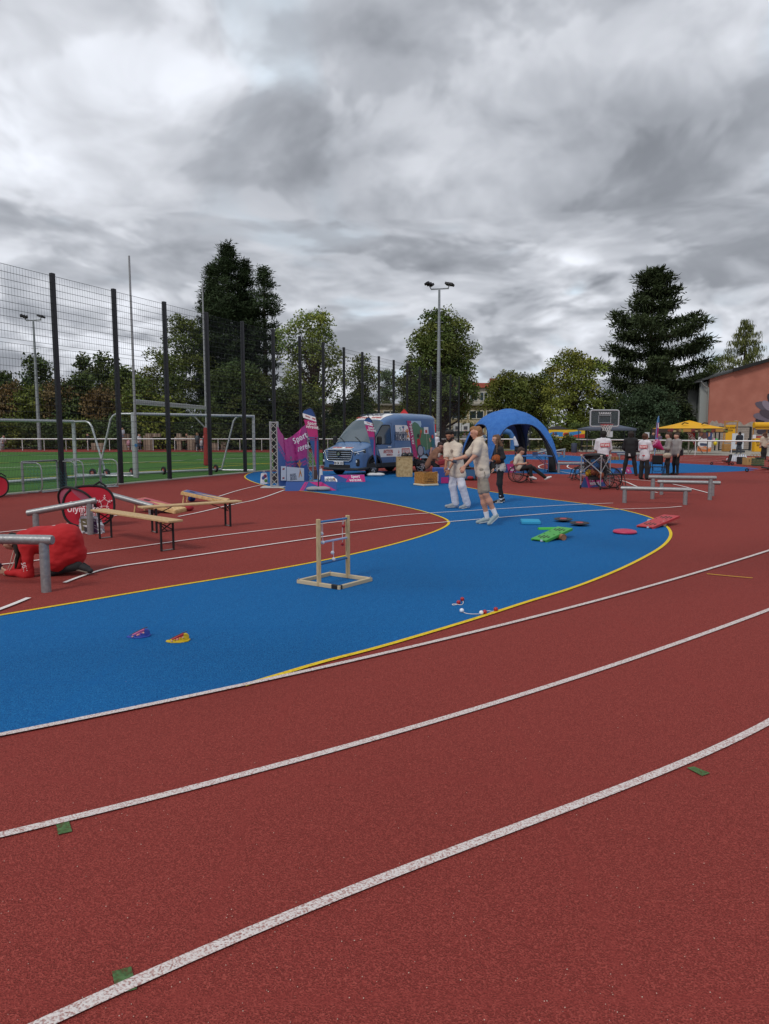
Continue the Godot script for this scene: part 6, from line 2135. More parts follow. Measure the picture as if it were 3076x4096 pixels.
func popups() -> void:
	for q in [[gp(354, 2106), 0.47, 0.38, "red pop-up banner with black rim standing behind the inclined beam", true], [gp(-29, 1990), 0.41, 0.29, "second red pop-up banner cut off by the left edge", false]]:
		var t := thing("pop_up_banner", q[3], "banner", q[0], 0.12, "red pop-up banners")
		var rx: float = q[1]
		var ry: float = q[2]
		var tilt := Basis(Vector3.RIGHT, -0.18)
		for side in [0, 1]:
			var at := Transform3D(tilt, Vector3(0, 0.0, 0)) if side == 0 else Transform3D(Basis(Vector3.UP, -0.5) * Basis(Vector3.RIGHT, 0.35), Vector3(-0.18, 0.0, -0.35))
			var rows := []
			var rim := []
			for i in 9:
				var row := []
				for k in 37:
					var a := TAU * k / 36.0
					var e := Vector2(signf(cos(a)) * pow(absf(cos(a)), 0.72) * rx, signf(sin(a)) * pow(absf(sin(a)), 0.80) * ry) * (i / 8.0)
					row.append(at * Vector3(e.x, e.y + ry, 0.05 * sin(e.x * 5.0) * (i / 8.0)))
				rows.append(row)
				if i == 8:
					rim = row
			part("panel", MB.new().grid(rows), cloth("a8122c" if side == 0 else "a8566e"), t)
			part("rim", MB.new().path(rim, [0.022], 8, false), cloth("141418"), t)
		part("handle", MB.new().path([Vector3(0.08, ry * 2.0 - 0.02, -0.1), Vector3(0.2, ry * 2.0 + 0.06, -0.12), Vector3(0.32, ry * 1.92, -0.12)], [0.02], 8), cloth("141418"), t)
		if q[4]:
			var white := mat("dcc9ce", 0.7)
			words("Olympics", 0.105, white, t, Transform3D(tilt, Vector3(-0.06, 0.33, 0.07)), 0.9)
			words("Berlin", 0.085, white, t, Transform3D(tilt, Vector3(0.02, 0.235, 0.075)), 0.9, "lettering", false)
			words("Special", 0.105, white, t, Transform3D(tilt, Vector3(-0.09, 0.42, 0.06)), 0.9)
			var lg := MB.new()
			for k in 5:       # ring of little figures with raised arms
				var a := TAU * k / 5.0 + 0.3
				var o := Vector2(0.30, 0.43) + Vector2(cos(a), sin(a)) * 0.075
				for z in [[0.0, 0.05], [2.2, 0.045], [-2.2, 0.045], [0.7, 0.04], [-0.7, 0.04]]:
					var d: Vector2 = Vector2(cos(a + z[0]), sin(a + z[0])) * z[1]
					lg.tube(tilt * Vector3(o.x, o.y, 0.07), tilt * Vector3(o.x + d.x, o.y + d.y, 0.07), 0.0045, -1, 5)
				lg.ball(tilt * Vector3(o.x + cos(a) * 0.06, o.y + sin(a) * 0.06, 0.07), Vector3(0.014, 0.014, 0.004), 8, 4)
			part("round_emblem", lg, white, t)
	# the shopping bag beside it
	var g := gp(372, 2132)
	var t := thing("shopping_bag", "crumpled white carrier bag with dark purple print and white handles", "bag", g, -0.15)
	var n := noise(FastNoiseLite.TYPE_SIMPLEX, 5.0, 2, 73)
	var rows := []
	for i in 13:
		var f := i / 12.0
		var row := []
		for k in 33:
			var a := TAU * k / 32.0
			var e := Vector2(signf(cos(a)) * pow(absf(cos(a)), 0.35) * 0.19, signf(sin(a)) * pow(absf(sin(a)), 0.35) * 0.085) * (1.0 + 0.12 * sin(f * PI))
			var w := n.get_noise_3d(e.x * 3.0, f * 1.2, e.y * 3.0) * 0.05
			row.append(Vector3(e.x * (1.0 - 0.15 * f) + w - 0.05 * f, f * 0.29 + w * 0.6, e.y * (1.0 - 0.3 * f) + w))
		rows.append(row)
	part("sack", MB.new().grid(rows), cloth("c9c9d2", 0.5), t)
	for q in [["4d2a55", 0.02, 0.15, 0.02, 0.25], ["5c5338", -0.13, -0.0, 0.05, 0.26], ["2c222c", -0.08, 0.03, 0.04, 0.14]]:
		var m := []
		for i in 7:
			var row := []
			for k in 7:
				var x: float = lerpf(q[1], q[2], k / 6.0)
				var f: float = lerpf(q[3], q[4], i / 6.0) / 0.29
				row.append(Vector3(x - 0.04 * f, f * 0.29, 0.105 * (1.0 - 0.3 * f) + 0.012 * sin(x * 40.0) + 0.004 * t.get_child_count()))
			m.append(row)
		part("print_field", MB.new().grid(m), cloth(q[0], 0.5), t)
	for z in [0.06, -0.05]:
		part("handle", MB.new().path([Vector3(-0.15, 0.24, z), Vector3(-0.12, 0.38, z), Vector3(-0.03, 0.44, z * 1.3), Vector3(0.05, 0.36, z), Vector3(0.06, 0.25, z)], [0.014], 6, true, 0.4), cloth("d9d6d8", 0.6), t)


func ladder_toss() -> void:
	var wood := rough_mat("pale_pine", [[0.0, "9a8260"], [0.4, "b79f78"], [1.0, "cbb692"]], noise(FastNoiseLite.TYPE_SIMPLEX, 0.03, 4, 74), 0.5, 0.7, 1.0, 256, true)
	wood.uv1_scale = Vector3(8, 0.8, 8)
	var bare := mat("b9a98c", 0.7)
	var l := gp(1195, 2334)
	var fc := gp(1357, 2359)
	var r := gp(1482, 2326)
	var kc := gp(1321, 2303)
	var o := gp(1340, 2330)
	var t := thing("ladder_toss_frame", "small wooden ladder toss frame with three rungs on the blue court", "ladder toss game", o)
	var up := Vector3(0, 0.025, 0)
	for q in [[l, fc], [fc, r], [kc, r], [l, kc]]:
		var d: Vector3 = (q[1] - q[0]).normalized() * 0.018
		part("base_rail", MB.new().bar(q[0] - o + up - d, q[1] - o + up + d, 0.035, 0.045), bare, t)
	part("black_corner", MB.new().bar(fc - o + up + Vector3(-0.015, 0.003, 0.0), fc - o + up + (l - fc).normalized() * 0.10 + Vector3(0, 0.003, 0), 0.04, 0.048).bar(fc - o + up + Vector3(0.01, 0.003, 0), fc - o + up + (r - fc).normalized() * 0.03 + Vector3(0, 0.003, 0), 0.04, 0.048), mat("17181b", 0.6), t)
	for c in [l, kc, r]:
		part("wing_bolt", MB.new().tube(c - o + up, c - o + up * 2.6, 0.006), mat("a5a8aa", 0.3, 0.7), t)
	var a := l.lerp(fc, 0.51)
	var b := kc.lerp(r, 0.45)
	var ha := hx(1271, 2077, -a.z)
	var hb := hx(1391, 2061, -b.z)
	var tops := []
	for q in [[a, ha], [b, hb]]:
		part("upright", MB.new().bar(q[0] - o + Vector3(0, 0.004, 0), q[0] - o + Vector3(0, q[1], 0), 0.045, 0.045, Vector3(0.4, 0, 1)), wood, t)
		tops.append(q[0] - o)
	var rung := []
	for q in [[0.955, "3573ad"], [0.65, "9fb2d3"], [0.33, "17588f"]]:
		var p: Vector3 = tops[0] + Vector3(0, ha * q[0], 0)
		var s: Vector3 = tops[1] + Vector3(0, hb * q[0], 0)
		part("rung", MB.new().tube(p, s, 0.0125, -1, 12), mat(q[1], 0.45), t)
		rung.append([p, s])
	for q in [[0, 0.12, 0.135, 0.235, "dcdfe6", "white bolas looped over the left end of the top rung"], [0, 0.83, 0.085, 0.30, "a31822", "red bolas looped over the right end of the top rung"], [1, 0.48, 0.145, 0.22, "dcdfe6", "white bolas looped over the middle rung"]]:
		var p: Vector3 = rung[q[0]][0].lerp(rung[q[0]][1], q[1])
		var d: Vector3 = (rung[q[0]][1] - rung[q[0]][0]).normalized()
		var w := thing("bolas", q[5], "bolas", o + p, 0.0, "bolas of the ladder toss game")
		var ends: Array = [Vector3(0, -q[3], 0) + d * 0.012, Vector3(0, -q[2], 0) - d * 0.012] if q[4] != "a31822" else [Vector3(0, -q[2], 0) + d * 0.012, Vector3(0, -q[3], 0) - d * 0.012]
		part("cord", MB.new().path([ends[0] + Vector3(0, 0, 0.013), Vector3(0, 0, 0.014) + d * 0.012, Vector3(0, 0.014, 0), Vector3(0, 0, -0.014) - d * 0.012, ends[1] + Vector3(0, 0, -0.013)], [0.0032], 6), mat("d9d3d2", 0.8), w)
		for s in 2:
			part("ball", MB.new().ball(ends[s] + Vector3(0, 0, 0.013 if s == 0 else -0.013), Vector3.ONE * 0.0215, 16, 12), mat(q[4], 0.35), w)
	# bolas lying on the court
	for q in [[[[1834, 2413, "a31822"], [1849, 2400, "a31822"]], [[1828, 2418], [1812, 2421], [1807, 2417], [1820, 2415], [1846, 2421], [1854, 2412], [1852, 2404]], "red bolas with looped cord lying on the blue court"],
			[[[1847, 2446, "dcdfe6"], [1925, 2455, "dcdfe6"]], [[1850, 2447], [1865, 2454], [1885, 2456], [1905, 2456], [1922, 2456]], "white bolas lying stretched out on the blue court"],
			[[[1939, 2452, "a31822"], [1983, 2441, "a31822"]], [[1940, 2450], [1946, 2444], [1956, 2443], [1966, 2446], [1972, 2445], [1980, 2442]], "red bolas lying across the yellow edge line"]]:
		var c := gp(q[0][0][0], q[0][0][1] + 6)
		var w := thing("bolas", q[2], "bolas", c, 0.0, "bolas lying on the ground")
		for s in q[0]:
			part("ball", MB.new().ball(gp(s[0], s[1] + 6) - c + Vector3(0, 0.0255, 0), Vector3.ONE * 0.0215, 16, 12), mat(s[2], 0.35), w)
		var pts := []
		for p in q[1]:
			pts.append(gp(p[0], p[1], 0.009) - c)
		var fine := smooth_path(pts)
		part("cord", MB.new().path(fine, [0.0035], 6), mat("d9d3d2", 0.8), w)


func hand_shells() -> void:
	for q in [[[555, 2548], "1f3f9a", "b2568f", "blue and pink padded hand shell on the blue court", 0.25], [[712, 2566], "c7a80c", "a8202a", "yellow and red padded hand shell on the blue court", 0.2]]:
		var g := gp(q[0][0], q[0][1])
		var w := thing("hand_shell", q[3], "hand pad", g, q[4], "padded hand shells")
		var rows := []
		var inner := []
		for i in 15:
			var u := i / 14.0
			var row := []
			var rin := []
			for k in 19:
				var a := PI * k / 18.0
				var wide := 0.052 * pow(sin(PI * clampf(u * 0.9 + 0.05, 0, 1)), 0.7)
				var hi := 0.012 + 0.075 * pow(u, 1.2) * (1.0 - pow(u, 9.0) * 0.55)
				var p := Vector3(-0.09 + 0.18 * u, 0.004 + sin(a) * hi, cos(a) * wide)
				row.append(p)
				rin.append(Vector3(lerpf(-0.068, 0.068, u), 0.007 + sin(a) * hi * 1.0 + 0.003, cos(a) * wide * 0.86 + 0.004))
			rows.append(row)
			inner.append(rin.slice(2, 15))
		part("shell", MB.new().grid(rows), cloth(q[1], 0.6), w)
		part("printed_face", MB.new().grid(inner.slice(2, 13)), cloth(q[2], 0.5), w)
		part("rim", MB.new().path([Vector3(-0.092, 0.008, 0.0), Vector3(-0.05, 0.008, 0.042), Vector3(0.02, 0.008, 0.056), Vector3(0.08, 0.010, 0.035), Vector3(0.094, 0.014, 0.0)], [0.008], 8), cloth(q[1], 0.6), w)
		part("strap", MB.new().path([Vector3(-0.07, 0.03, 0.04), Vector3(-0.02, 0.055, 0.042), Vector3(0.04, 0.082, 0.04), Vector3(0.075, 0.09, 0.03)], [0.008], 8, true, 0.4), cloth("2c2630", 0.5), w)
		for s in 5:
			part("flame_print", MB.new().ball(Vector3(-0.045 + s * 0.022, 0.022 + s * 0.006, 0.053 - 0.0012 * s * s * 0.4), Vector3(0.008, 0.007, 0.003), 8, 5), cloth("d9a58f" if s % 2 == 0 else q[1], 0.5), w)


func smooth_path(pts: Array) -> Array:
	for t in 2:
		var q := [pts[0]]
		for i in pts.size() - 1:
			q.append(pts[i].lerp(pts[i + 1], 0.25))
			q.append(pts[i].lerp(pts[i + 1], 0.75))
		q.append(pts[-1])
		pts = q
	return pts


func tilt_board(label: String, near: Array, far: Array, hex: String, rollers: Array, roll_hex: String, metal: float) -> void:
	var a := gp(near[0][0], near[0][1])
	var b := gp(near[1][0], near[1][1])
	var hf := 0.125
	var c := gp(far[0][0], far[0][1], hf)
	var d := gp(far[1][0], far[1][1], hf)
	var o := (a + b) * 0.5
	var t := thing("balance_board", label, "balance board", o)
	var x := (b - a).normalized()
	var y := ((c + d) * 0.5 - o)
	var l := y.length()
	y = (y - x * y.dot(x)).normalized()
	var w := (b - a).length()
	var z := x.cross(y)
	var bs := Basis(x, y, z)
	var m := MB.new().box(bs * Vector3(0, l * 0.5, 0) + Vector3(0, 0.03, 0), Vector3(w, l, 0.022), bs, 0.005)
	for s in [-1.0, 1.0]:
		m.box(bs * Vector3(s * (w * 0.5 - 0.012), l * 0.5, -0.02) + Vector3(0, 0.03, 0), Vector3(0.02, l, 0.03), bs, 0.004)
	part("deck", m, mat(hex, 0.5), t)
	var grip := mat("2a3330", 0.9)
	var at := Transform3D(bs, Vector3(0, 0.03, 0) + z * 0.0125)
	for e in [0.2, 0.78]:
		for k in 4:
			var cx := (k - 1.5) * w * 0.2
			var ln := l * (0.2 if k in [1, 2] else 0.1)
			part("grip_pad", MB.new().flat(PackedVector2Array([Vector2(cx - 0.016, l * e - ln * 0.5 + 0.02), Vector2(cx + 0.016, l * e - ln * 0.5 - 0.01), Vector2(cx + 0.016, l * e + ln * 0.5 - 0.02), Vector2(cx - 0.016, l * e + ln * 0.5 + 0.01)]), at), grip, t)
	for p in [[-0.36, 0.42], [0.36, 0.58], [-0.3, 0.6], [0.3, 0.4]]:
		part("grip_dot", MB.new().ball(at * Vector3(p[0] * w, p[1] * l, 0.001), Vector3(0.014, 0.004, 0.014), 8, 4), grip, t)
	part("maker_tag", MB.new().box(bs * Vector3(w * 0.22, -0.003, 0.0) + Vector3(0, 0.028, 0.002), Vector3(0.05, 0.03, 0.004)), mat("b9c7d6", 0.6), t)
	var r: float = 0.052
	var p0 := gp(rollers[0][0], rollers[0][1], r)
	var p1 := gp(rollers[1][0], rollers[1][1], r)
	var rl := thing("board_roller", ("cork" if metal == 0.0 else "silver") + " roller under the raised end of the " + label.get_slice(" ", 0) + " balance board", "roller", p0 * Vector3(1, 0, 1), 0.0, "balance board rollers")
	var dir := (p1 - p0).normalized() * minf((p1 - p0).length(), w * 1.25)
	part("barrel", MB.new().tube(Vector3(0, r, 0), Vector3(0, r, 0) + dir, r, -1, 20), mat(roll_hex, 0.6 if metal == 0.0 else 0.3, metal), rl)
	for e in [0.0, 1.0]:
		part("end_ring", MB.new().ring(Vector3(0, r, 0) + dir * e, dir, r * 0.94, 0.005, 20, 6), mat("7b5136" if metal == 0.0 else "5a5d60", 0.6), rl)


func balance_things() -> void:
	tilt_board("green balance board with grip pads, raised on its roller", [[2123, 2163], [2185, 2171]], [[2219, 2113], [2281, 2121]], "3f9a3e", [[2255, 2150], [2200, 2138]], "8d6244", 0.0)
	tilt_board("red balance board with grip pads lying by the yellow line", [[2545, 2110], [2611, 2117]], [[2612, 2062], [2677, 2069]], "b02c33", [[2659, 2096], [2573, 2083]], "b3b7ba", 0.7)
	var foam := rough_mat("foam_blue", [[0.0, "2f8ab2"], [1.0, "45a3c8"]], noise(FastNoiseLite.TYPE_VALUE, 0.2, 2, 75), 0.3, 0.9, 1.0, 256)
	solo("balance_pad", MB.new().box(Vector3(0, 0.035, 0), Vector3(0.36, 0.066, 0.40), Basis.IDENTITY, 0.014), foam, "light blue square foam balance pad on the blue court", "balance pad", gp(2122, 2094), -0.12)
	var g := gp(2190, 2119)
	var h := MB.new()
	var pr := []
	for k in 9:
		pr.append(Vector2(cos(PI * k / 8.0) * 0.045, sin(PI * k / 8.0) * 0.045))
	h.flat(PackedVector2Array(pr), Transform3D(Basis(Vector3.UP, PI * 0.5), Vector3(0.17, 0.002, 0)), 0.34)
	solo("half_roller", h, mat("3fa83e", 0.7), "bright green half round foam roller behind the green balance board", "foam roller", g, 0.12)
	for q in [[2253, 2087, "black wobble disc with red centre, farther of the pair"], [2318, 2103, "black wobble disc with red centre, nearer of the pair"]]:
		var t := thing("wobble_disc", q[2], "wobble board", gp(q[0], q[1]), 0.0, "black wobble discs")
		part("disc", MB.new().lathe([Vector2(0.0, 0.062), Vector2(0.165, 0.062), Vector2(0.18, 0.058), Vector2(0.178, 0.05), Vector2(0.13, 0.045), Vector2(0.08, 0.02), Vector2(0.04, 0.004), Vector2(0, 0.0)], 32, Transform3D(Basis(Vector3(1, 0, 0.3).normalized(), 0.05), Vector3.ZERO)), mat("1d1c20", 0.6), t)
		part("centre_pad", MB.new().lathe([Vector2(0.0, 0.068), Vector2(0.066, 0.067), Vector2(0.07, 0.063)], 24, Transform3D(Basis(Vector3(1, 0, 0.3).normalized(), 0.05), Vector3.ZERO)), mat("a3383e", 0.6), t)
		var st := MB.new()
		for k in 34:
			var a := k * 2.4
			var r := 0.085 + 0.08 * fmod(k * 0.37, 1.0)
			st.ball(Vector3(cos(a) * r, 0.063, sin(a) * r), Vector3(0.005, 0.004, 0.005), 5, 3)
		part("studs", st, mat("35343a", 0.6), t, true)
	var t := thing("air_cushion", "round pink studded air cushion near the yellow curve", "balance cushion", gp(2499, 2134))
	part("cushion", MB.new().lathe([Vector2(0.0, 0.004), Vector2(0.17, 0.0), Vector2(0.198, 0.02), Vector2(0.2, 0.035), Vector2(0.185, 0.055), Vector2(0.12, 0.068), Vector2(0.0, 0.072)], 36), mat("b32a50", 0.45), t)
	var st := MB.new()
	for k in 90:
		var a := k * 2.39996
		var r := 0.175 * sqrt((k + 0.5) / 90.0)
		st.ball(Vector3(cos(a) * r, 0.073 - 0.02 * pow(r / 0.18, 2.5), sin(a) * r), Vector3(0.006, 0.006, 0.006), 5, 3)
	part("studs", st, mat("b9365a", 0.45), t, true)


func boxes() -> void:
	# plywood box with helmets
	var ply := rough_mat("rough_plywood", [[0.0, "98815c"], [0.5, "b39a70"], [1.0, "c2ac84"]], noise(FastNoiseLite.TYPE_SIMPLEX, 0.03, 4, 76), 1.2, 0.75, 1.0, 256, true)
	var g := gp(1620, 1908)
	var t := thing("plywood_box", "tall bare plywood box standing before the van", "box", g, 0.1)
	var h := hx(1620, 1828, -g.z)
	part("panel", MB.new().box(Vector3(0, h * 0.5, -0.25), Vector3(0.60, h, 0.5), Basis.IDENTITY, 0.008), ply, t)
	part("edge_strip", MB.new().bar(Vector3(-0.3, h + 0.004, 0.0), Vector3(0.3, h + 0.004, 0.0), 0.03, 0.02), mat("a98d5f", 0.7), t)
	part("stamp", MB.new().box(Vector3(-0.22, h - 0.1, 0.002), Vector3(0.05, 0.04, 0.004)), mat("7a5a34", 0.8), t)
	for k in 2:
		var m := MB.new()
		m.lathe([Vector2(0.125, 0.0), Vector2(0.135, 0.05), Vector2(0.115, 0.11), Vector2(0.06, 0.15), Vector2(0.0, 0.158)], 18)
		var o := solo("helmet", m, mat("1c1c22", 0.35), ["black helmet on the left of the plywood box top", "black helmet on the right of the plywood box top"][k], "helmet", g + Vector3(-0.02 + k * 0.23, h + 0.012, -0.2), 0.0, "black helmets")
		for s in [-0.05, 0.05]:
			part("vent", MB.new().ball(Vector3(s, 0.11, 0.09), Vector3(0.014, 0.035, 0.02), 6, 4), mat("0c0c10", 0.9), o)
	# folded black hand bike next to it
	g = gp(1668, 1905)
	t = thing("folded_hand_bike", "black folded hand bike leaning beside the plywood box", "hand bike", g)
	var blk := mat("18191d", 0.5, 0.2)
	part("fork", MB.new().path([Vector3(0.22, 0.05, 0), Vector3(0.05, 0.22, 0), Vector3(-0.06, 0.5, 0), Vector3(-0.1, 0.78, 0)], [0.035], 8), blk, t)
	part("crank_arm", MB.new().path([Vector3(-0.1, 0.7, 0.05), Vector3(0.1, 0.62, 0.05), Vector3(0.42, 0.55, 0.1)], [0.028], 8), blk, t)
	part("grip", MB.new().tube(Vector3(0.42, 0.5, 0.1), Vector3(0.42, 0.66, 0.1), 0.025), blk, t)
	part("clamp", MB.new().box(Vector3(-0.08, 0.6, 0), Vector3(0.14, 0.2, 0.14), Basis.IDENTITY, 0.03), blk, t)
	part("front_fork", MB.new().path([Vector3(-0.02, 0.38, 0.05), Vector3(0.2, 0.28, 0.05), Vector3(0.24, 0.05, 0.05)], [0.018], 8), mat("8f959c", 0.3, 0.6), t)
	part("chain_ring", MB.new().ring(Vector3(0.1, 0.3, 0.06), Vector3(0.1, 0, 1), 0.09, 0.012, 20, 6), mat("70757c", 0.3, 0.6), t)
	for k in 2:
		part("red_knob", MB.new().ball(Vector3(0.02 + 0.12 * k, 0.72 - 0.04 * k, 0.06), Vector3.ONE * 0.035, 10, 8), mat("a3202a", 0.5), t)
	# vaulting box
	g = gp(1722, 1944)
	t = thing("vaulting_box", "open topped wooden vaulting box frame on a white base", "vaulting box", g, 0.55)
	var oak := rough_mat("varnished_wood", [[0.0, "8a5d2c"], [0.5, "a8763c"], [1.0, "b98a50"]], noise(FastNoiseLite.TYPE_SIMPLEX, 0.03, 4, 77), 0.8, 0.45, 0.8, 256, true)
	h = 0.37
	var w := 0.56
	var d := 0.52
	part("base_pad", MB.new().box(Vector3(0, 0.035, -d * 0.5), Vector3(w + 0.07, 0.07, d + 0.07), Basis.IDENTITY, 0.02), mat("c4bba4", 0.8), t)
	for q in [[Vector3(0, 0.07 + h * 0.5, 0), Vector3(w, h, 0.03)], [Vector3(0, 0.07 + h * 0.5, -d), Vector3(w, h, 0.03)], [Vector3(-w * 0.5 + 0.015, 0.07 + h * 0.5, -d * 0.5), Vector3(0.03, h, d - 0.034)], [Vector3(w * 0.5 - 0.015, 0.07 + h * 0.5, -d * 0.5), Vector3(0.03, h, d - 0.034)]]:
		part("side_board", MB.new().box(q[0], q[1], Basis.IDENTITY, 0.004), oak, t)
	part("hand_hole", MB.new().ball(Vector3(w * 0.5 + 0.001, 0.07 + h * 0.36, -d * 0.5), Vector3(0.003, 0.022, 0.05), 12, 6), mat("231508", 0.9), t)
	for k in 2:
		part("burnt_stamp", MB.new().box(Vector3(-0.02, 0.07 + h * (0.42 - 0.2 * k), 0.0165), Vector3(0.22 + 0.06 * k, 0.035, 0.003)), mat("6d4620", 0.7), t)
	for k in 5:
		part("finger_joint", MB.new().box(Vector3(w * 0.5 - 0.012, 0.105 + k * 0.07, 0.0165), Vector3(0.024, 0.035, 0.003)), mat("c79d63", 0.6), t)
	for x in [-w * 0.4, w * 0.42]:
		part("corner_block", MB.new().box(Vector3(x, 0.07 + h + 0.012, -0.02), Vector3(0.09, 0.03, 0.07), Basis.IDENTITY, 0.006), mat("8b6a44", 0.6), t)
	part("inner_board", MB.new().box(Vector3(-0.06, 0.07 + h + 0.016, -0.3), Vector3(0.4, 0.02, 0.1), Basis(Vector3.FORWARD, 0.06)), mat("74503a", 0.7), t)
	# blue wedge seat behind it and the black framed crate
	g = gp(1768, 1936)
	t = thing("foam_block", "blue foam block with magenta patch behind the vaulting box", "foam block", g, 0.15)
	part("block", MB.new().box(Vector3(0.1, 0.27, -0.35), Vector3(0.62, 0.54, 0.5), Basis.IDENTITY, 0.02), cloth("2c4a8c"), t)
	part("magenta_patch", MB.new().box(Vector3(0.12, 0.12, -0.098), Vector3(0.26, 0.2, 0.006)), cloth("a3246b"), t)
	part("white_patch", MB.new().box(Vector3(-0.16, 0.22, -0.098), Vector3(0.1, 0.26, 0.006)), mat("d5d5da", 0.7), t)
	g = gp(1875, 1922)
	t = thing("mesh_crate", "black framed crate with blue mesh front between the two throwers", "crate", g)
	for x in [-0.26, 0.26]:
		for z in [0.0, -0.4]:
			part("corner_post", MB.new().box(Vector3(x, 0.22, z), Vector3(0.05, 0.44, 0.05)), cloth("16171b"), t)
	part("mesh_front", MB.new().box(Vector3(0, 0.24, -0.01), Vector3(0.47, 0.33, 0.02)), mat("2f5d86", 0.7), t)
	part("lid", MB.new().box(Vector3(0, 0.45, -0.2), Vector3(0.6, 0.04, 0.48), Basis.IDENTITY, 0.015), cloth("1a1b20"), t)
	part("floor", MB.new().box(Vector3(0, 0.03, -0.2), Vector3(0.6, 0.05, 0.46)), cloth("16171b"), t)
	part("red_ball_bag", MB.new().ball(Vector3(0.05, 0.1, 0.05), Vector3(0.12, 0.07, 0.06), 10, 8), cloth("92262f"), t)
	# carrier bags by the truss
	for q in [[1057, 1935, "printed white carrier bag left of the truss stand", "c9ccd4", 0.36], [1100, 1932, "dark rucksack standing inside the left truss", "211c22", 0.34], [1262, 1917, "brown patterned bag behind the right truss", "3c2a28", 0.34], [1281, 1918, "white canister beside the brown bag", "c7cbd2", 0.4]]:
		g = gp(q[0], q[1])
		t = thing("bag" if q[0] < 1280 else "canister", q[2], "bag" if q[0] < 1280 else "canister", g, 0.2)
		var bw: float = 0.26 if q[0] < 1100 else 0.2
		var rows := []
		for i in 7:
			var f := i / 6.0
			var row := []
			for k in 21:
				var a := TAU * k / 20.0
				row.append(Vector3(signf(cos(a)) * pow(absf(cos(a)), 0.5) * bw * 0.5 * (1.0 - 0.25 * f * f), f * q[4], signf(sin(a)) * pow(absf(sin(a)), 0.5) * 0.09 * (1.0 - 0.5 * f)))
			rows.append(row)
		part("body", MB.new().grid(rows), cloth(q[3], 0.6), t)
		part("handle", MB.new().path([Vector3(-0.05, q[4] - 0.02, 0), Vector3(0, q[4] + 0.09, 0), Vector3(0.05, q[4] - 0.02, 0)], [0.01], 6), cloth(q[3], 0.6), t)
		if q[0] < 1100:
			for c in [["3a4a86", -0.03, 0.2], ["7a2f4a", 0.03, 0.26], ["4f7f3f", 0.05, 0.1]]:
				part("print_field", MB.new().ball(Vector3(c[1], c[2], 0.085 - 0.1 * c[2]), Vector3(0.055, 0.07, 0.012), 10, 6), cloth(c[0], 0.5), t)


func spoked_wheel(parent: Node3D, at: Vector3, axis: Vector3, r: float) -> void:
	var w := part("wheel", MB.new().ring(at, axis, r - 0.014, 0.015, 40, 8), mat("141417", 0.85), parent)
	part("hand_rim", MB.new().ring(at + axis.normalized() * 0.04, axis, r - 0.055, 0.008, 36, 6), mat("26282c", 0.4, 0.4), w)
	var sp := MB.new()
	var x := axis.cross(Vector3.UP).normalized()
	var y := axis.normalized().cross(x)
	for k in 22:
		var a := TAU * k / 22.0
		var h := a + (0.5 if k % 2 == 0 else -0.5)
		sp.tube(at + (x * cos(h) + y * sin(h)) * 0.03 + axis.normalized() * 0.02, at + (x * cos(a) + y * sin(a)) * (r - 0.02), 0.0022, -1, 4, false)
	part("spokes", sp, mat("9b9da1", 0.3, 0.6), w)
	part("hub", MB.new().tube(at - axis.normalized() * 0.035, at + axis.normalized() * 0.045, 0.028, -1, 12), mat("3b3e43", 0.4, 0.5), w)


func wheelchair(label: String, g: Vector3, turn: float, r := 0.30) -> Node3D:      # faces +x before it is turned
	var t := thing("wheelchair", label, "wheelchair", g, turn, "sports wheelchairs")
	var blk := mat("1a1b1f", 0.5, 0.2)
	for s in [-1.0, 1.0]:
		spoked_wheel(t, Vector3(0, r, s * 0.27), Vector3(0, s * -0.12, s).normalized(), r)
	part("axle_tube", MB.new().tube(Vector3(0, r, -0.25), Vector3(0, r, 0.25), 0.02), blk, t)
	part("seat", MB.new().box(Vector3(0.14, 0.45, 0), Vector3(0.42, 0.045, 0.4), Basis(Vector3.BACK, 0.06), 0.015), cloth("1b1c20"), t)
	part("backrest", MB.new().box(Vector3(-0.1, 0.63, 0), Vector3(0.045, 0.34, 0.38), Basis(Vector3.BACK, 0.14), 0.015), cloth("1b1c20"), t)
	for s in [-0.2, 0.2]:
		part("side_frame", MB.new().path([Vector3(-0.12, 0.8, s), Vector3(-0.06, 0.44, s), Vector3(0.34, 0.44, s), Vector3(0.42, 0.4, s), Vector3(0.5, 0.12, s * 0.8)], [0.013], 8), blk, t)
		var c := part("caster", MB.new().ring(Vector3(0.4, 0.05, s), Vector3.BACK, 0.04, 0.013, 16, 6), mat("141417", 0.8), t)
		part("caster_fork", MB.new().tube(Vector3(0.4, 0.05, s), Vector3(0.36, 0.2, s), 0.013).tube(Vector3(0.36, 0.2, s), Vector3(0.1, 0.28, s), 0.013), blk, c)
	part("footplate", MB.new().box(Vector3(0.52, 0.1, 0), Vector3(0.14, 0.015, 0.3), Basis.IDENTITY, 0.004), blk, t)
	return t


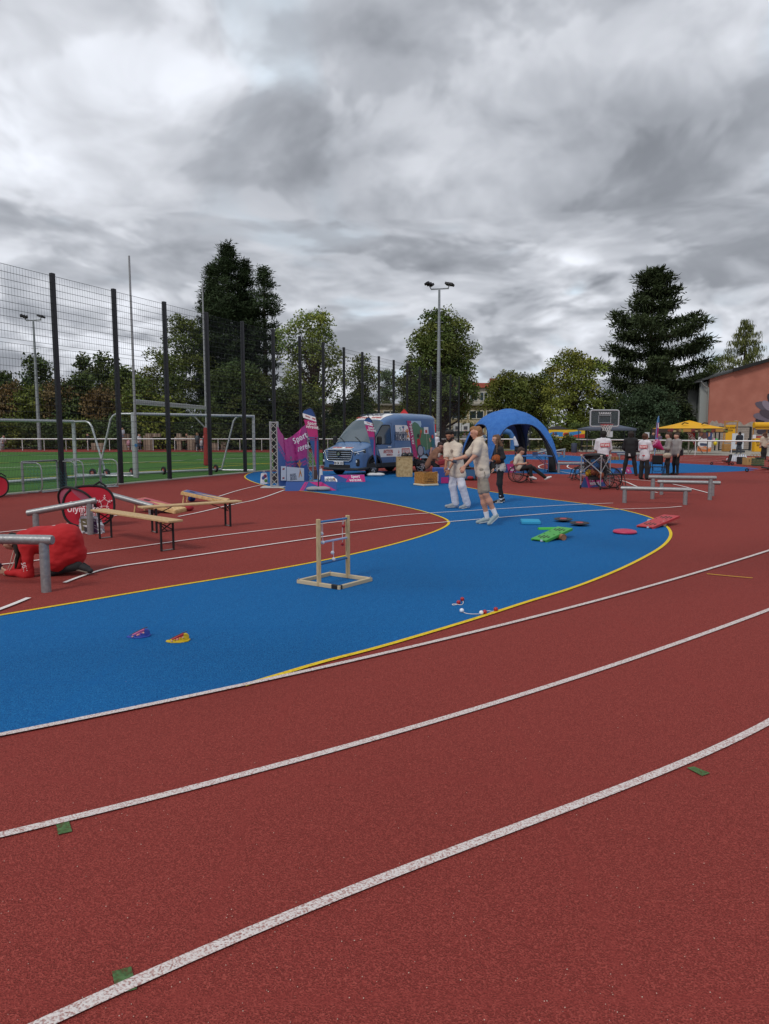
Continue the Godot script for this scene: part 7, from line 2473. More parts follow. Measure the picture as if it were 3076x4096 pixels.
func wheelchairs_and_cart() -> void:
	wheelchair("sports wheelchair with thin spoked wheel under the seated boy", gp(2072, 1930), 0.12, 0.29)
	wheelchair("empty sports wheelchair beside the ball cart, large spoked wheel in front", gp(2432, 1955), -0.75, 0.33)
	wheelchair("black sports wheelchair half hidden behind the two women", gp(2628, 1897), 1.2, 0.31)
	wheelchair("sports wheelchair whose rim shows behind the ball cart", gp(2338, 1922), 2.6, 0.30)
	# ball cart
	var a := gp(2322, 1954)
	var b := gp(2401, 1960)
	var t := thing("ball_cart", "aluminium folding cart with a black net of balls", "ball cart", a)
	var x := b - a
	var z := Vector3(0.42, 0, -0.46)
	var h := hx(2323, 1821, -a.z)
	var alu := mat("a3a6aa", 0.35, 0.5)
	var low := h * 0.5
	var c := [Vector3.ZERO, x, x + z, z]
	for k in 4:
		var p: Vector3 = c[k]
		var q: Vector3 = c[(k + 1) % 4]
		part("leg", MB.new().box(p + Vector3(0, h * 0.5 + 0.05, 0), Vector3(0.028, h - 0.1, 0.028), Basis.IDENTITY, 0.004), alu, t)
		part("corner_cap", MB.new().box(p + Vector3(0, h, 0), Vector3(0.06, 0.045, 0.06), Basis.IDENTITY, 0.008), mat("b3aca2", 0.6), t)
		part("scissor_bar", MB.new().bar(p + Vector3(0, h - 0.02, 0), q + Vector3(0, low, 0), 0.018, 0.028).bar(q + Vector3(0, h - 0.02, 0), p + Vector3(0, low, 0), 0.018, 0.028), alu, t)
		part("slide_cap", MB.new().box(p + Vector3(0, low, 0), Vector3(0.055, 0.05, 0.055), Basis.IDENTITY, 0.008), mat("b3aca2", 0.6), t)
		part("caster", MB.new().ring(p + Vector3(0, 0.05, 0), Vector3(0.8, 0, 0.6), 0.035, 0.017, 16, 6).box(p + Vector3(0, 0.09, 0), Vector3(0.035, 0.05, 0.045)), mat("191a1d", 0.7), t)
	# the hanging net bag
	var mid := (x + z) * 0.5
	var bag := MB.new()
	var rows := []
	for i in 9:
		var f := i / 8.0
		var row := []
		for k in 33:
			var u := TAU * k / 32.0
			var e := Vector2(signf(cos(u)) * pow(absf(cos(u)), 0.5), signf(sin(u)) * pow(absf(sin(u)), 0.5)) * lerpf(0.92, 0.55, smoothstep(0.45, 1.0, f))
			row.append(mid + x * 0.5 * e.x + z * 0.5 * e.y + Vector3(0, h - 0.03 - f * 0.72 + (0.025 * sin(u * 3.0) if i == 0 else 0.0), 0))
		rows.append(row)
	var cord := cloth("17171b")
	for i in 9:
		for k in 32:
			if i < 8:
				bag.tube(rows[i][k], rows[i + 1][(k + 1) % 32], 0.005, -1, 4, false)
				bag.tube(rows[i][(k + 1) % 32], rows[i + 1][k], 0.005, -1, 4, false)
	part("net_bag", bag, cord, t, true)
	part("bag_rim", MB.new().grid(rows.slice(0, 2)), cord, t)
	part("bag_floor", MB.new().grid([rows[7], rows[8]]).ball(mid + Vector3(0, h - 0.72, 0), Vector3(0.24, 0.05, 0.2), 14, 6), cord, t)
	part("bag_cover", MB.new().ball(mid + Vector3(-0.05, h + 0.0, 0.02), Vector3(0.36, 0.07, 0.28), 18, 8), cord, t)
	var balls := [[0.26, 0.56, 0.30, "b08a12", "yellow ball low in the net cart"], [0.50, 0.6, 0.36, "9a5032", "orange basketball at the heart of the net cart"], [0.5, 0.75, 0.72, "8f4a30", "orange basketball high at the back of the net cart"], [0.78, 0.5, 0.42, "9a5032", "orange basketball at the right in the net cart"], [0.62, 0.82, 0.3, "2f66a8", "blue ball near the top of the net cart"]]
	for q in balls:
		var p: Vector3 = a + x * q[0] + z * (q[2]) + Vector3(0, h - 0.72 + 0.12 + (q[1] - 0.5) * 0.85, 0)
		var o := solo("ball", MB.new().ball(Vector3.ZERO, Vector3.ONE * 0.115, 18, 12), mat(q[3], 0.7), q[4], "ball", p, 0.0, "balls in the net cart")
		part("seam", MB.new().ring(Vector3.ZERO, Vector3(1, 0.3, 0.2), 0.1155, 0.0025, 24, 4).ring(Vector3.ZERO, Vector3(0.2, 1, 0.4), 0.1155, 0.0025, 24, 4), mat("33221c", 0.8), o)


func hoop() -> void:
	var d := 26.5
	var a := wp(2362, 1640, d)
	var b := wp(2475, 1707, d)
	var o := Vector3((a.x + b.x) * 0.5, 0, -d)
	var t := thing("basketball_hoop", "portable basketball hoop with clear grey backboard and white net", "basketball hoop", o)
	var w := b.x - a.x
	var h := a.y - b.y
	var cy := (a.y + b.y) * 0.5
	var board := StandardMaterial3D.new()
	board.resource_name = "smoked_board"
	board.albedo_color = Color(0.28, 0.32, 0.34, 0.62)
	board.transparency = BaseMaterial3D.TRANSPARENCY_ALPHA
	board.roughness = 0.3
	var rr := PackedVector2Array()
	for q in [[1, 1, 0.0], [-1, 1, 0.5], [-1, -1, 1.0], [1, -1, 1.5]]:
		for k in 5:
			var u: float = PI * q[2] + PI * 0.5 * k / 4.0
			rr.append(Vector2(q[0] * (w * 0.5 - 0.08) + cos(u) * 0.07, q[1] * (h * 0.5 - 0.08) + sin(u) * 0.07))
	part("backboard", MB.new().flat(rr, Transform3D(Basis.IDENTITY, Vector3(0, cy, 0)), 0.02), board, t)
	var rim := []
	for p in rr:
		rim.append(Vector3(p.x, cy + p.y, -0.01))
	rim.append(rim[0])
	rim.append(rim[1])
	var pale := mat("a9adb3", 0.5)
	part("board_frame", MB.new().path(rim, [0.028], 8, false), pale, t)
	var sq := MB.new()
	for e in [[Vector3(-0.22, -0.16, 0), Vector3(-0.22, 0.1, 0)], [Vector3(0.22, -0.16, 0), Vector3(0.22, 0.1, 0)], [Vector3(-0.235, 0.1, 0), Vector3(0.235, 0.1, 0)], [Vector3(-0.235, -0.16, 0), Vector3(0.235, -0.16, 0)]]:
		sq.bar(e[0] + Vector3(0, cy, 0.012), e[1] + Vector3(0, cy, 0.012), 0.012, 0.03, Vector3(0, 0, 1))
	part("target_square", sq, pale, t)
	words("TARMAK", 0.085, mat("c9ccd0", 0.5), t, Transform3D(Basis.IDENTITY, Vector3(0, cy + h * 0.3, 0.012)))
	var dark := mat("2c3137", 0.5)
	part("mount_strut", MB.new().path([Vector3(-0.2, cy + 0.05, -0.06), Vector3(-0.07, cy - 0.08, -0.1), Vector3(-0.07, cy - 0.3, -0.12)], [0.022], 6).path([Vector3(0.2, cy + 0.05, -0.06), Vector3(0.07, cy - 0.08, -0.1), Vector3(0.07, cy - 0.3, -0.12)], [0.022], 6), dark, t)
	part("pole", MB.new().path([Vector3(0, 0.15, -0.55), Vector3(0, 1.2, -0.5), Vector3(0, cy - 0.1, -0.14)], [0.045], 10), dark, t)
	part("base", MB.new().box(Vector3(0, 0.1, -0.75), Vector3(0.6, 0.2, 0.8), Basis.IDENTITY, 0.05), dark, t)
	var ry := hx(2414, 1698, d - 0.25)
	var c := Vector3(0, ry, 0.27)
	part("rim", MB.new().ring(c, Vector3.UP, 0.225, 0.013, 28, 8).box(c + Vector3(0, -0.02, -0.24), Vector3(0.24, 0.07, 0.06)), mat("9c2f33", 0.45), t)
	var nt := MB.new()
	for i in 5:
		for k in 12:
			for s in [-0.5, 0.5]:
				var u := TAU * (k + 0.5 * (i % 2)) / 12.0
				var v: float = u + s * TAU / 12.0
				var r0 := 0.22 - 0.028 * i - 0.01 * i * (4 - i) * 0.3
				var r1 := 0.22 - 0.028 * (i + 1) - 0.01 * (i + 1) * (3 - i) * 0.3
				nt.tube(c + Vector3(cos(u) * r0, -0.085 * i, sin(u) * r0), c + Vector3(cos(v) * r1, -0.085 * (i + 1), sin(v) * r1), 0.007, -1, 4, false)
	part("net", nt, mat("cfcfcc", 0.8), t, true)


func far_bits() -> void:
	# balloons tied to the rail
	for q in [[2866, 1761, "1f9440", "green balloon tied to the white rail", 0.14], [2857, 1760, "c48bb0", "pale pink balloon half behind the green one", 0.12], [2861, 1773, "cdb81a", "yellow balloon hanging beneath the green one", 0.16]]:
		var m := MB.new().ball(Vector3.ZERO, Vector3(0.9, 1.1, 0.9) * q[4], 14, 10)
		m.lathe([Vector2(0.0, -1.06 * q[4]), Vector2(0.025, -1.2 * q[4])], 6)
		solo("balloon", m, mat(q[2], 0.3), q[3], "balloon", wp(q[0], q[1], 57.0 + (0.4 if q[0] == 2857 else 0.0)), 0.0, "balloons on the rail")
	# red pedal karts
	for q in [[2893, 1860, 1.0, "small red kart with black seat standing on the far track", 3.0], [3048, 1889, 1.0, "small red kart with black seat near the right edge", 2.6]]:
		var g := gp(q[0], q[1])
		var t := thing("pedal_kart", q[3], "pedal kart", g, q[4], "red pedal karts")
		var red := mat("8f1d24", 0.5)
		part("frame", MB.new().path([Vector3(0.55, 0.14, 0), Vector3(0.1, 0.1, 0), Vector3(-0.35, 0.12, 0)], [0.022], 8).tube(Vector3(-0.35, 0.1, -0.24), Vector3(-0.35, 0.1, 0.24), 0.018).path([Vector3(-0.2, 0.12, 0.16), Vector3(-0.32, 0.5, 0.16), Vector3(-0.26, 0.56, 0)], [0.016], 6), red, t)
		part("handle_bar", MB.new().tube(Vector3(0.55, 0.2, -0.2), Vector3(0.55, 0.2, 0.2), 0.016), red, t)
		part("seat", MB.new().box(Vector3(-0.12, 0.2, 0), Vector3(0.32, 0.06, 0.34), Basis(Vector3.BACK, 0.15), 0.02), cloth("17171b"), t)
		part("backrest", MB.new().box(Vector3(-0.33, 0.38, 0), Vector3(0.07, 0.4, 0.36), Basis(Vector3.BACK, 0.25), 0.025), cloth("17171b"), t)
		for p in [Vector3(0.6, 0.08, 0), Vector3(-0.38, 0.08, 0.26), Vector3(-0.38, 0.08, -0.26)]:
			part("wheel", MB.new().ring(p, Vector3.BACK, 0.055, 0.025, 16, 8), mat("141417", 0.8), t)
	# water bottles and boxes on the far track
	for k in 7:
		var g := gp(2930 + k * 8.5, 1846.0 + (k * 5) % 4)
		var m := MB.new().lathe([Vector2(0.0, 0.0), Vector2(0.075, 0.0), Vector2(0.08, 0.04), Vector2(0.08, 0.28), Vector2(0.035, 0.36), Vector2(0.033, 0.4), Vector2(0.0, 0.41)], 12)
		var o := solo("bottle", m, mat("c3cbd6", 0.35), ["leftmost", "second", "third", "middle", "fifth", "sixth", "rightmost"][k] + " white plastic bottle in the row left of the black box", "bottle", g, 0.0, "white bottles by the black box")
		part("cap", MB.new().lathe([Vector2(0.036, 0.41), Vector2(0.036, 0.45), Vector2(0.0, 0.45)], 8), mat("8fa3c8" if k % 2 else "b9bcc4", 0.5), o)
	var pl := MB.new()
	pl.ball(Vector3(0, 0.1, 0), Vector3(0.32, 0.14, 0.2), 12, 8)
	solo("white_sack", pl, cloth("bfc2c8"), "white sack slumped left of the bottles", "sack", gp(2925, 1845))
	var ply := mat("ab8a58", 0.75)
	var blk := mat("191a1f", 0.7)
	for q in [[2973, 1857, 0.35, 0.40, 0.34, blk, "black loudspeaker box right of the bottles", "loudspeaker"], [3022, 1861, 1.0, 0.40, 0.45, ply, "long low plywood trough on the far track", "wooden box"]]:
		var g := gp(q[0], q[1])
		var o := thing("far_box", q[6], q[7], g, 0.15)
		part("body", MB.new().box(Vector3(0, q[3] * 0.5, -0.2), Vector3(q[2], q[3], q[4]), Basis.IDENTITY, 0.015), q[5], o)
		if q[5] == ply:
			for k in 5:
				part("hook", MB.new().tube(Vector3(-0.4 + k * 0.2, 0.2, 0.04), Vector3(-0.4 + k * 0.2, 0.32, 0.04), 0.012), mat("5a4630", 0.7), o)
			for k in 3:
				part("wooden_ring", MB.new().ring(Vector3(-0.1 + k * 0.2, 0.5, -0.2), Vector3(0.2, 0, 1), 0.1, 0.012, 18, 6), mat("9a7238", 0.6), o)
		else:
			part("front_grille", MB.new().box(Vector3(0, q[3] * 0.5, q[4] * 0.5 - 0.195), Vector3(q[2] - 0.06, q[3] - 0.06, 0.01)), mat("2a2b30", 0.8), o)
	var g := gp(3030, 1864)
	var t := thing("green_crate", "dark green folding crate before the plywood trough", "crate", g, -0.2)
	for k in 4:
		part("slat", MB.new().box(Vector3(0, 0.06 + k * 0.1, 0), Vector3(0.55, 0.07, 0.35 - 0.03 * k), Basis.IDENTITY, 0.01), mat("1d4a36", 0.6), t)
	part("lid", MB.new().box(Vector3(0.1, 0.43, 0), Vector3(0.4, 0.05, 0.3), Basis.IDENTITY, 0.01), blk, t)
	# small wooden brick box behind
	g = gp(2458, 1840)
	t = thing("brick_box", "little wooden box of brown bricks between far beams", "wooden box", g)
	for k in 5:
		part("brick", MB.new().box(Vector3(-0.2 + k * 0.1, 0.1 + 0.004 * (k % 2), 0), Vector3(0.088, 0.2, 0.2), Basis.IDENTITY, 0.006), mat(["8a5a34", "9c6c3c", "7d4d30", "a3763f", "8f6038"][k], 0.7), t)
	# beer tables beyond the rail, and a bin
	for q in [[2356, 1784, 1.2, "small wooden table standing beyond the rail behind the jersey boy"], [2452, 1771, 1.9, "long beer table under the grey gazebo"]]:
		var p := wp(q[0], q[1], 64.0 if q[0] == 2356 else 66.0)
		var o := thing("beer_table", q[3], "table", p * Vector3(1, 0, 1), 0.25 if q[0] == 2356 else 0.0)
		part("tabletop", MB.new().box(Vector3(0, p.y, 0), Vector3(q[2], 0.05, 0.5), Basis.IDENTITY, 0.01), mat("a0916c", 0.7), o)
		for s in [-0.4, 0.4]:
			part("leg_frame", MB.new().tube(Vector3(s * q[2], 0, -0.2), Vector3(s * q[2], p.y, -0.2), 0.025).tube(Vector3(s * q[2], 0, 0.2), Vector3(s * q[2], p.y, 0.2), 0.025), blk, o)
	var p := wp(2296, 1797, 63.0) * Vector3(1, 0, 1)
	t = thing("litter_bin", "grey blue litter bin beside the jog of the rail", "bin", p)
	part("body", MB.new().lathe([Vector2(0.0, 0.02), Vector2(0.24, 0.02), Vector2(0.26, 0.75), Vector2(0.24, 0.75)], 16), mat("3c4a5e", 0.6), t)
	part("lid", MB.new().lathe([Vector2(0.27, 0.75), Vector2(0.26, 0.82), Vector2(0.0, 0.86)], 16), mat("2b3442", 0.6), t)
	# red and blue inflatable arch far behind the dome tent
	var ar := wp(2018, 1731, 74.0) * Vector3(1, 0, 1)
	t = thing("inflatable_arch", "blue inflatable with red and white print seen through the dome tent", "inflatable", ar)
	var hh := hx(2018, 1724, 74.0)
	part("arch", MB.new().path([Vector3(-0.9, 0, 0), Vector3(-0.9, hh * 0.6, 0), Vector3(-0.6, hh * 0.92, 0), Vector3(0, hh, 0), Vector3(0.6, hh * 0.92, 0), Vector3(0.9, hh * 0.6, 0), Vector3(0.9, 0, 0)], [0.3], 12), mat("3f74b8", 0.6), t)
	part("red_print", MB.new().ball(Vector3(-0.85, hh * 0.75, 0.25), Vector3(0.2, 0.4, 0.1), 10, 8), mat("b33434", 0.6), t)
	part("white_print", MB.new().ball(Vector3(-0.7, hh * 0.95, 0.28), Vector3(0.16, 0.2, 0.08), 10, 8), mat("c9ccd2", 0.6), t)


# ---------------------------------------------------------------- people
func flesh(m: MB, caps: Array, cell: float, k: float, amp := 0.0, freq := 7.0, sd := 1) -> MB:
	# tapered capsules [from, to, radius, radius] joined smoothly and skinned with surface nets
	var lo := Vector3.ONE * 1e9
	var hi := -lo
	for c in caps:
		var g: float = maxf(c[2], c[3]) + 2.6 * k + cell
		for e in [c[0], c[1]]:
			lo = lo.min(e - Vector3.ONE * g)
			hi = hi.max(e + Vector3.ONE * g)
	var nx := int((hi.x - lo.x) / cell) + 2
	var ny := int((hi.y - lo.y) / cell) + 2
	var nz := int((hi.z - lo.z) / cell) + 2
	var val := PackedFloat32Array()
	val.resize(nx * ny * nz)
	var inv := 1.0 / k
	for c in caps:
		var a: Vector3 = c[0]
		var b: Vector3 = c[1]
		var ra: float = c[2]
		var dr: float = c[3] - ra
		var ab := b - a
		var l2 := maxf(ab.length_squared(), 1e-9)
		var g: float = maxf(ra, ra + dr) + 2.6 * k
		var p0 := ((a.min(b) - Vector3.ONE * g - lo) / cell).floor().max(Vector3.ZERO)
		var p1 := ((a.max(b) + Vector3.ONE * g - lo) / cell).ceil()
		for iz in range(int(p0.z), mini(int(p1.z) + 1, nz)):
			for iy in range(int(p0.y), mini(int(p1.y) + 1, ny)):
				var row := (iz * ny + iy) * nx
				for ix in range(int(p0.x), mini(int(p1.x) + 1, nx)):
					var p := lo + Vector3(ix, iy, iz) * cell
					var t := clampf((p - a).dot(ab) / l2, 0.0, 1.0)
					var d := p.distance_to(a + ab * t) - ra - dr * t
					if d < 2.6 * k:
						val[row + ix] += exp(-maxf(d, -4.0 * k) * inv)
	var at := PackedInt32Array()
	at.resize(nx * ny * nz)
	at.fill(-1)
	var n := noise(FastNoiseLite.TYPE_SIMPLEX_SMOOTH, freq, 2, sd)
	var off := [0, 1, nx, nx + 1, nx * ny, nx * ny + 1, nx * ny + nx, nx * ny + nx + 1]
	var cor := [Vector3(0, 0, 0), Vector3(1, 0, 0), Vector3(0, 1, 0), Vector3(1, 1, 0), Vector3(0, 0, 1), Vector3(1, 0, 1), Vector3(0, 1, 1), Vector3(1, 1, 1)]
	var edges := [[0, 1], [2, 3], [4, 5], [6, 7], [0, 2], [1, 3], [4, 6], [5, 7], [0, 4], [1, 5], [2, 6], [3, 7]]
	var f := PackedFloat32Array()
	f.resize(8)
	for iz in nz - 1:
		for iy in ny - 1:
			var row := (iz * ny + iy) * nx
			for ix in nx - 1:
				var i := row + ix
				var s := int(val[i] > 1.0)
				var q: int = s + int(val[i + 1] > 1.0) + int(val[i + nx] > 1.0) + int(val[i + nx + 1] > 1.0)
				var j := i + nx * ny
				q += int(val[j] > 1.0) + int(val[j + 1] > 1.0) + int(val[j + nx] > 1.0) + int(val[j + nx + 1] > 1.0)
				if q == 0 or q == 8:
					continue
				for e in 8:
					f[e] = -log(maxf(val[i + off[e]], 0.03))
				var sum := Vector3.ZERO
				var cnt := 0
				for e in edges:
					var u := f[e[0]]
					var w := f[e[1]]
					if (u < 0.0) != (w < 0.0):
						sum += cor[e[0]].lerp(cor[e[1]], u / (u - w))
						cnt += 1
				var nn := Vector3(f[1] + f[3] + f[5] + f[7] - f[0] - f[2] - f[4] - f[6], f[2] + f[3] + f[6] + f[7] - f[0] - f[1] - f[4] - f[5], f[4] + f[5] + f[6] + f[7] - f[0] - f[1] - f[2] - f[3]).normalized()
				var p := lo + (Vector3(ix, iy, iz) + sum / cnt) * cell
				if amp > 0.0:
					p += nn * amp * n.get_noise_3d(p.x, p.y * 1.6, p.z)
				at[i] = m.vert(p, nn)
	var st := [1, nx, nx * ny]
	for iz in range(1, nz - 1):
		for iy in range(1, ny - 1):
			var row := (iz * ny + iy) * nx
			for ix in range(1, nx - 1):
				var i := row + ix
				if at[i] < 0 and at[i - 1] < 0 and at[i - nx] < 0 and at[i - nx * ny] < 0:
					continue
				var s := val[i] > 1.0
				for ax in 3:
					if s != (val[i + st[ax]] > 1.0):
						var u: int = st[(ax + 1) % 3]
						var w: int = st[(ax + 2) % 3]
						var a := at[i]
						var b := at[i - u]
						var c := at[i - u - w]
						var d := at[i - w]
						if a >= 0 and b >= 0 and c >= 0 and d >= 0:
							m.face(a, b, c)
							m.face(a, c, d)
	if amp > 0.0:       # normals again, from the creased surface
		var acc := PackedVector3Array()
		acc.resize(m.v.size())
		for i in range(0, m.idx.size(), 3):
			var a := m.idx[i]
			var b := m.idx[i + 1]
			var c := m.idx[i + 2]
			var g := (m.v[c] - m.v[a]).cross(m.v[b] - m.v[a])
			acc[a] += g
			acc[b] += g
			acc[c] += g
		for i in m.v.size():
			if at.size() and acc[i].length_squared() > 0.0:
				m.n[i] = acc[i].normalized()
	return m


func rig(h: float, yaw: float, o := {}) -> Dictionary:     # a standing figure; yaw 0 looks at the camera
	var f := Vector3(sin(yaw), 0, cos(yaw))
	var l := Vector3(f.z, 0, -f.x)
	var up := Vector3.UP
	var lean: float = o.get("lean", 0.0)
	var st: float = o.get("step", 0.0)
	var hip := up * h * 0.52
	var chest := f * lean * h
	var j := {"h": h, "f": (f + up * o.get("nod", -0.08)).normalized()}
	j.pel = hip
	j.neck = up * h * 0.835 + chest
	j.head = up * h * 0.925 + chest * 1.15 + f * 0.015 * h
	for s in [1.0, -1.0]:
		var k := "l" if s > 0 else "r"
		var a: Array = o.get(k + "arm", [[0.03, 0.03, -0.17], [0.07, 0.02, -0.32]])
		j[k + "s"] = up * h * 0.80 + chest + l * s * 0.108 * h
		j[k + "e"] = j[k + "s"] + (f * a[0][0] + l * s * a[0][1] + up * a[0][2]) * h
		j[k + "w"] = j[k + "s"] + (f * a[1][0] + l * s * a[1][1] + up * a[1][2]) * h
		j[k + "h"] = (j[k + "w"] - j[k + "e"]).normalized()
		var g: float = st * s
		j[k + "p"] = hip + l * s * 0.055 * h - up * 0.01 * h
		j[k + "k"] = up * h * 0.275 + l * s * (0.06 + float(o.get("wide", 0.0)) * 0.5) * h + f * (g * 0.5 + 0.012) * h
		j[k + "a"] = up * h * 0.045 + l * s * (0.06 + float(o.get("wide", 0.0))) * h + f * g * h
		j[k + "t"] = up * h * 0.018 + l * s * (0.075 + float(o.get("wide", 0.0))) * h + f * (g + 0.10) * h
	return j


func posed(foot: Array, p: Dictionary, h: float, f: Vector3) -> Array:     # joints read off the photograph: [x, y, metres nearer]
	var o := gp(foot[0], foot[1])
	var j := {"h": h, "f": f.normalized()}
	for k in p:
		var q: Array = p[k]
		j[k] = wp(q[0], q[1], -o.z - q[2]) - o
	for k in ["l", "r"]:
		if j.has(k + "x"):
			j[k + "h"] = (j[k + "x"] - j[k + "w"]).normalized()
		else:
			j[k + "h"] = (j[k + "w"] - j[k + "e"]).normalized()
	return [o, j]


func hand(m: MB, w: Vector3, dir: Vector3, palm: Vector3, thumb: Vector3, s: float, curl: float) -> void:
	palm = (palm - dir * palm.dot(dir)).normalized()
	var side := dir.cross(palm).normalized()
	if side.dot(thumb) < 0.0:
		side = -side
	var caps := []
	for k in 4:
		var x := (1.5 - k) * 0.019 * s
		var kn := w + dir * (0.082 - 0.006 * absf(k - 1.0)) * s + side * x
		caps.append([w + side * x * 0.6, kn, 0.014 * s, 0.0115 * s])
		var d := dir
		var p := kn
		var len: float = [0.066, 0.075, 0.07, 0.055][k] * s
		for e in 3:
			d = d.rotated(side, curl * (1.0 if side.cross(dir).dot(palm) > 0.0 else -1.0)).normalized()
			var q: Vector3 = p + d * len * [0.45, 0.31, 0.24][e]
			caps.append([p, q, (0.0092 - 0.0006 * e) * s, (0.0088 - 0.0008 * e) * s])
			p = q
	var t0 := w + dir * 0.02 * s + side * 0.022 * s
	var t1 := t0 + (dir * 0.6 + side * 0.75 + palm * 0.25).normalized() * 0.042 * s
	var t2 := t1 + (dir * 0.85 + side * 0.3 + palm * 0.35).normalized() * 0.045 * s
	caps.append([t0, t1, 0.0125 * s, 0.0105 * s])
	caps.append([t1, t2, 0.0100 * s, 0.0085 * s])
	flesh(m, caps, 0.0055, 0.004)


func person(label: String, at: Vector3, j: Dictionary, look: Dictionary, group := "") -> Node3D:
	var t := thing("person", label, "person", at, 0.0, group)
	var s: float = j.h / 1.75
	var fine: bool = look.get("fine", false)
	var cell: float = 0.015 if fine else clampf(0.0011 * -at.z, 0.022, 0.05)
	var kk: float = 0.016 if fine else cell * 0.8
	var up := Vector3.UP
	var across: Vector3 = (j.ls - j.rs).normalized()
	var f: Vector3 = j.f
	var spine: Vector3 = (j.neck - j.pel).normalized()
	var hu: Vector3 = (j.head - j.neck).normalized().lerp((up - f * up.dot(f)).normalized(), 0.6).normalized()
	var hs := hu.cross(f).normalized()
	var fat: float = look.get("build", 1.0)
	var ch: Vector3 = j.neck.lerp(j.pel, 0.34)
	var wa: Vector3 = j.neck.lerp(j.pel, 0.7)
	var torso := [[j.ls.lerp(j.rs, 0.08), j.rs.lerp(j.ls, 0.08), 0.058 * s, 0.058 * s], [j.neck - spine * 0.02, ch, 0.07 * s, 0.09 * s]]
	for e in [-1.0, 1.0]:
		torso.append([ch + across * e * 0.062 * s * fat, wa + across * e * 0.05 * s * fat, 0.098 * s * fat, 0.088 * s * fat])
		torso.append([wa + across * e * 0.05 * s * fat, j.pel + across * e * 0.062 * s, 0.088 * s * fat, 0.102 * s])
	var arms := {}
	for k in ["l", "r"]:
		arms[k] = [[j[k + "s"], j[k + "e"], 0.047 * s, 0.037 * s], [j[k + "e"], j[k + "w"], 0.039 * s, 0.026 * s]]
	var legs := []
	var lt := s * (0.74 if look.get("leg", 1.0) > 1.0 else 1.0)      # thinner where trousers cover the leg
	for k in ["l", "r"]:
		legs.append_array([[j[k + "p"], j[k + "k"], 0.080 * lt, 0.054 * lt], [j[k + "k"], j[k + "k"].lerp(j[k + "a"], 0.35), 0.052 * lt, 0.054 * lt], [j[k + "k"].lerp(j[k + "a"], 0.35), j[k + "a"], 0.053 * lt, 0.034 * lt], [j[k + "a"] - up * 0.02 * s, j[k + "t"], 0.034 * s, 0.025 * s]])
	# skull, jaw, nose, brow, ears, neck
	var hd: Vector3 = j.head
	var face := [[hd + hu * 0.028 * s - f * 0.022 * s, hd + hu * 0.026 * s + f * 0.012 * s, 0.083 * s, 0.078 * s], [hd + f * 0.03 * s - hu * 0.035 * s, hd + f * 0.042 * s - hu * 0.082 * s, 0.058 * s, 0.034 * s],
		[hd + f * 0.080 * s + hu * 0.010 * s, hd + f * 0.098 * s - hu * 0.024 * s, 0.008 * s, 0.014 * s], [hd + f * 0.072 * s + hu * 0.022 * s + hs * 0.03 * s, hd + f * 0.072 * s + hu * 0.022 * s - hs * 0.03 * s, 0.014 * s, 0.014 * s],
		[hd + f * 0.076 * s - hu * 0.052 * s + hs * 0.014 * s, hd + f * 0.076 * s - hu * 0.052 * s - hs * 0.014 * s, 0.012 * s, 0.012 * s], [j.neck - spine * 0.03 * s, hd - hu * 0.05 * s - f * 0.012 * s, 0.055 * s, 0.05 * s]]
	for e in [-1.0, 1.0]:
		face.append([hd + hs * e * 0.08 * s + hu * 0.012 * s - f * 0.005 * s, hd + hs * e * 0.08 * s - hu * 0.02 * s, 0.017 * s, 0.012 * s])
	var skin := mat(look.get("skin", "b98a72"), 0.6)
	var m := MB.new()
	var body: Array = torso + legs + arms.l + arms.r
	if not fine:
		for k in ["l", "r"]:
			body.append([j[k + "w"], j[k + "w"] + j[k + "h"] * 0.10 * s, 0.028 * s, 0.022 * s])
		body.append_array(face)
		flesh(m, body, cell, kk)
	else:
		body.append([j.neck - spine * 0.03 * s, hd - hu * 0.04 * s, 0.054 * s, 0.05 * s])
		flesh(m, body, cell, kk)
		flesh(m, face, 0.0075, 0.008)
		for k in ["l", "r"]:
			hand(m, j[k + "w"], j[k + "h"], j.get(k + "palm", f), j.get(k + "thumb", f), s, look.get(k + "curl", 0.3))
	part("body", m, skin, t)
	if fine:
		for e in [-1.0, 1.0]:
			part("eye", MB.new().ball(hd + f * 0.078 * s + hs * e * 0.031 * s + hu * 0.006 * s, Vector3.ONE * 0.011 * s, 8, 6), mat("2a211d", 0.2), t)
	# clothes
	var amp: float = look.get("crease", 0.009) if fine else 0.0
	var top := MB.new()
	var tc := []
	var loose: float = look.get("loose", 0.018)
	for c in torso:
		tc.append([c[0], c[1], c[2] + loose, c[3] + loose])
	tc.pop_back()
	var hem: float = look.get("hem", 0.10)
	for e in [-1.0, 1.0]:
		tc.append([wa + across * e * 0.055 * s, j.pel + across * e * 0.08 * s - spine * (hem - 0.10) * s, 0.09 * s * fat + loose, 0.096 * s + loose])
	var sl: float = look.get("sleeve", 0.62)
	for k in ["l", "r"]:
		if sl <= 1.0:
			tc.append([j[k + "s"], j[k + "s"].lerp(j[k + "e"], sl), 0.06 * s + loose * 0.4, 0.058 * s + loose * 0.6])
		else:
			tc.append([j[k + "s"], j[k + "e"], 0.058 * s + loose * 0.3, 0.048 * s + loose * 0.3])
			tc.append([j[k + "e"], j[k + "w"], 0.048 * s + loose * 0.3, 0.036 * s])
	for e in look.get("top_more", []):
		tc.append(e)
	flesh(top, tc, cell * 0.95, kk, amp, 5.5, 3)
	part(look.get("top_name", "shirt"), top, cloth(look.get("top", "b8ab9b")), t)
	var bc := []
	var bl: float = look.get("leg", 1.0)         # how far down the trousers reach: 1 to the knee, 2 to the ankle
	var wide: float = look.get("wide", 1.0)
	bc.append([j.lp + spine * 0.02 * s, j.rp + spine * 0.02 * s, 0.094 * s, 0.094 * s])
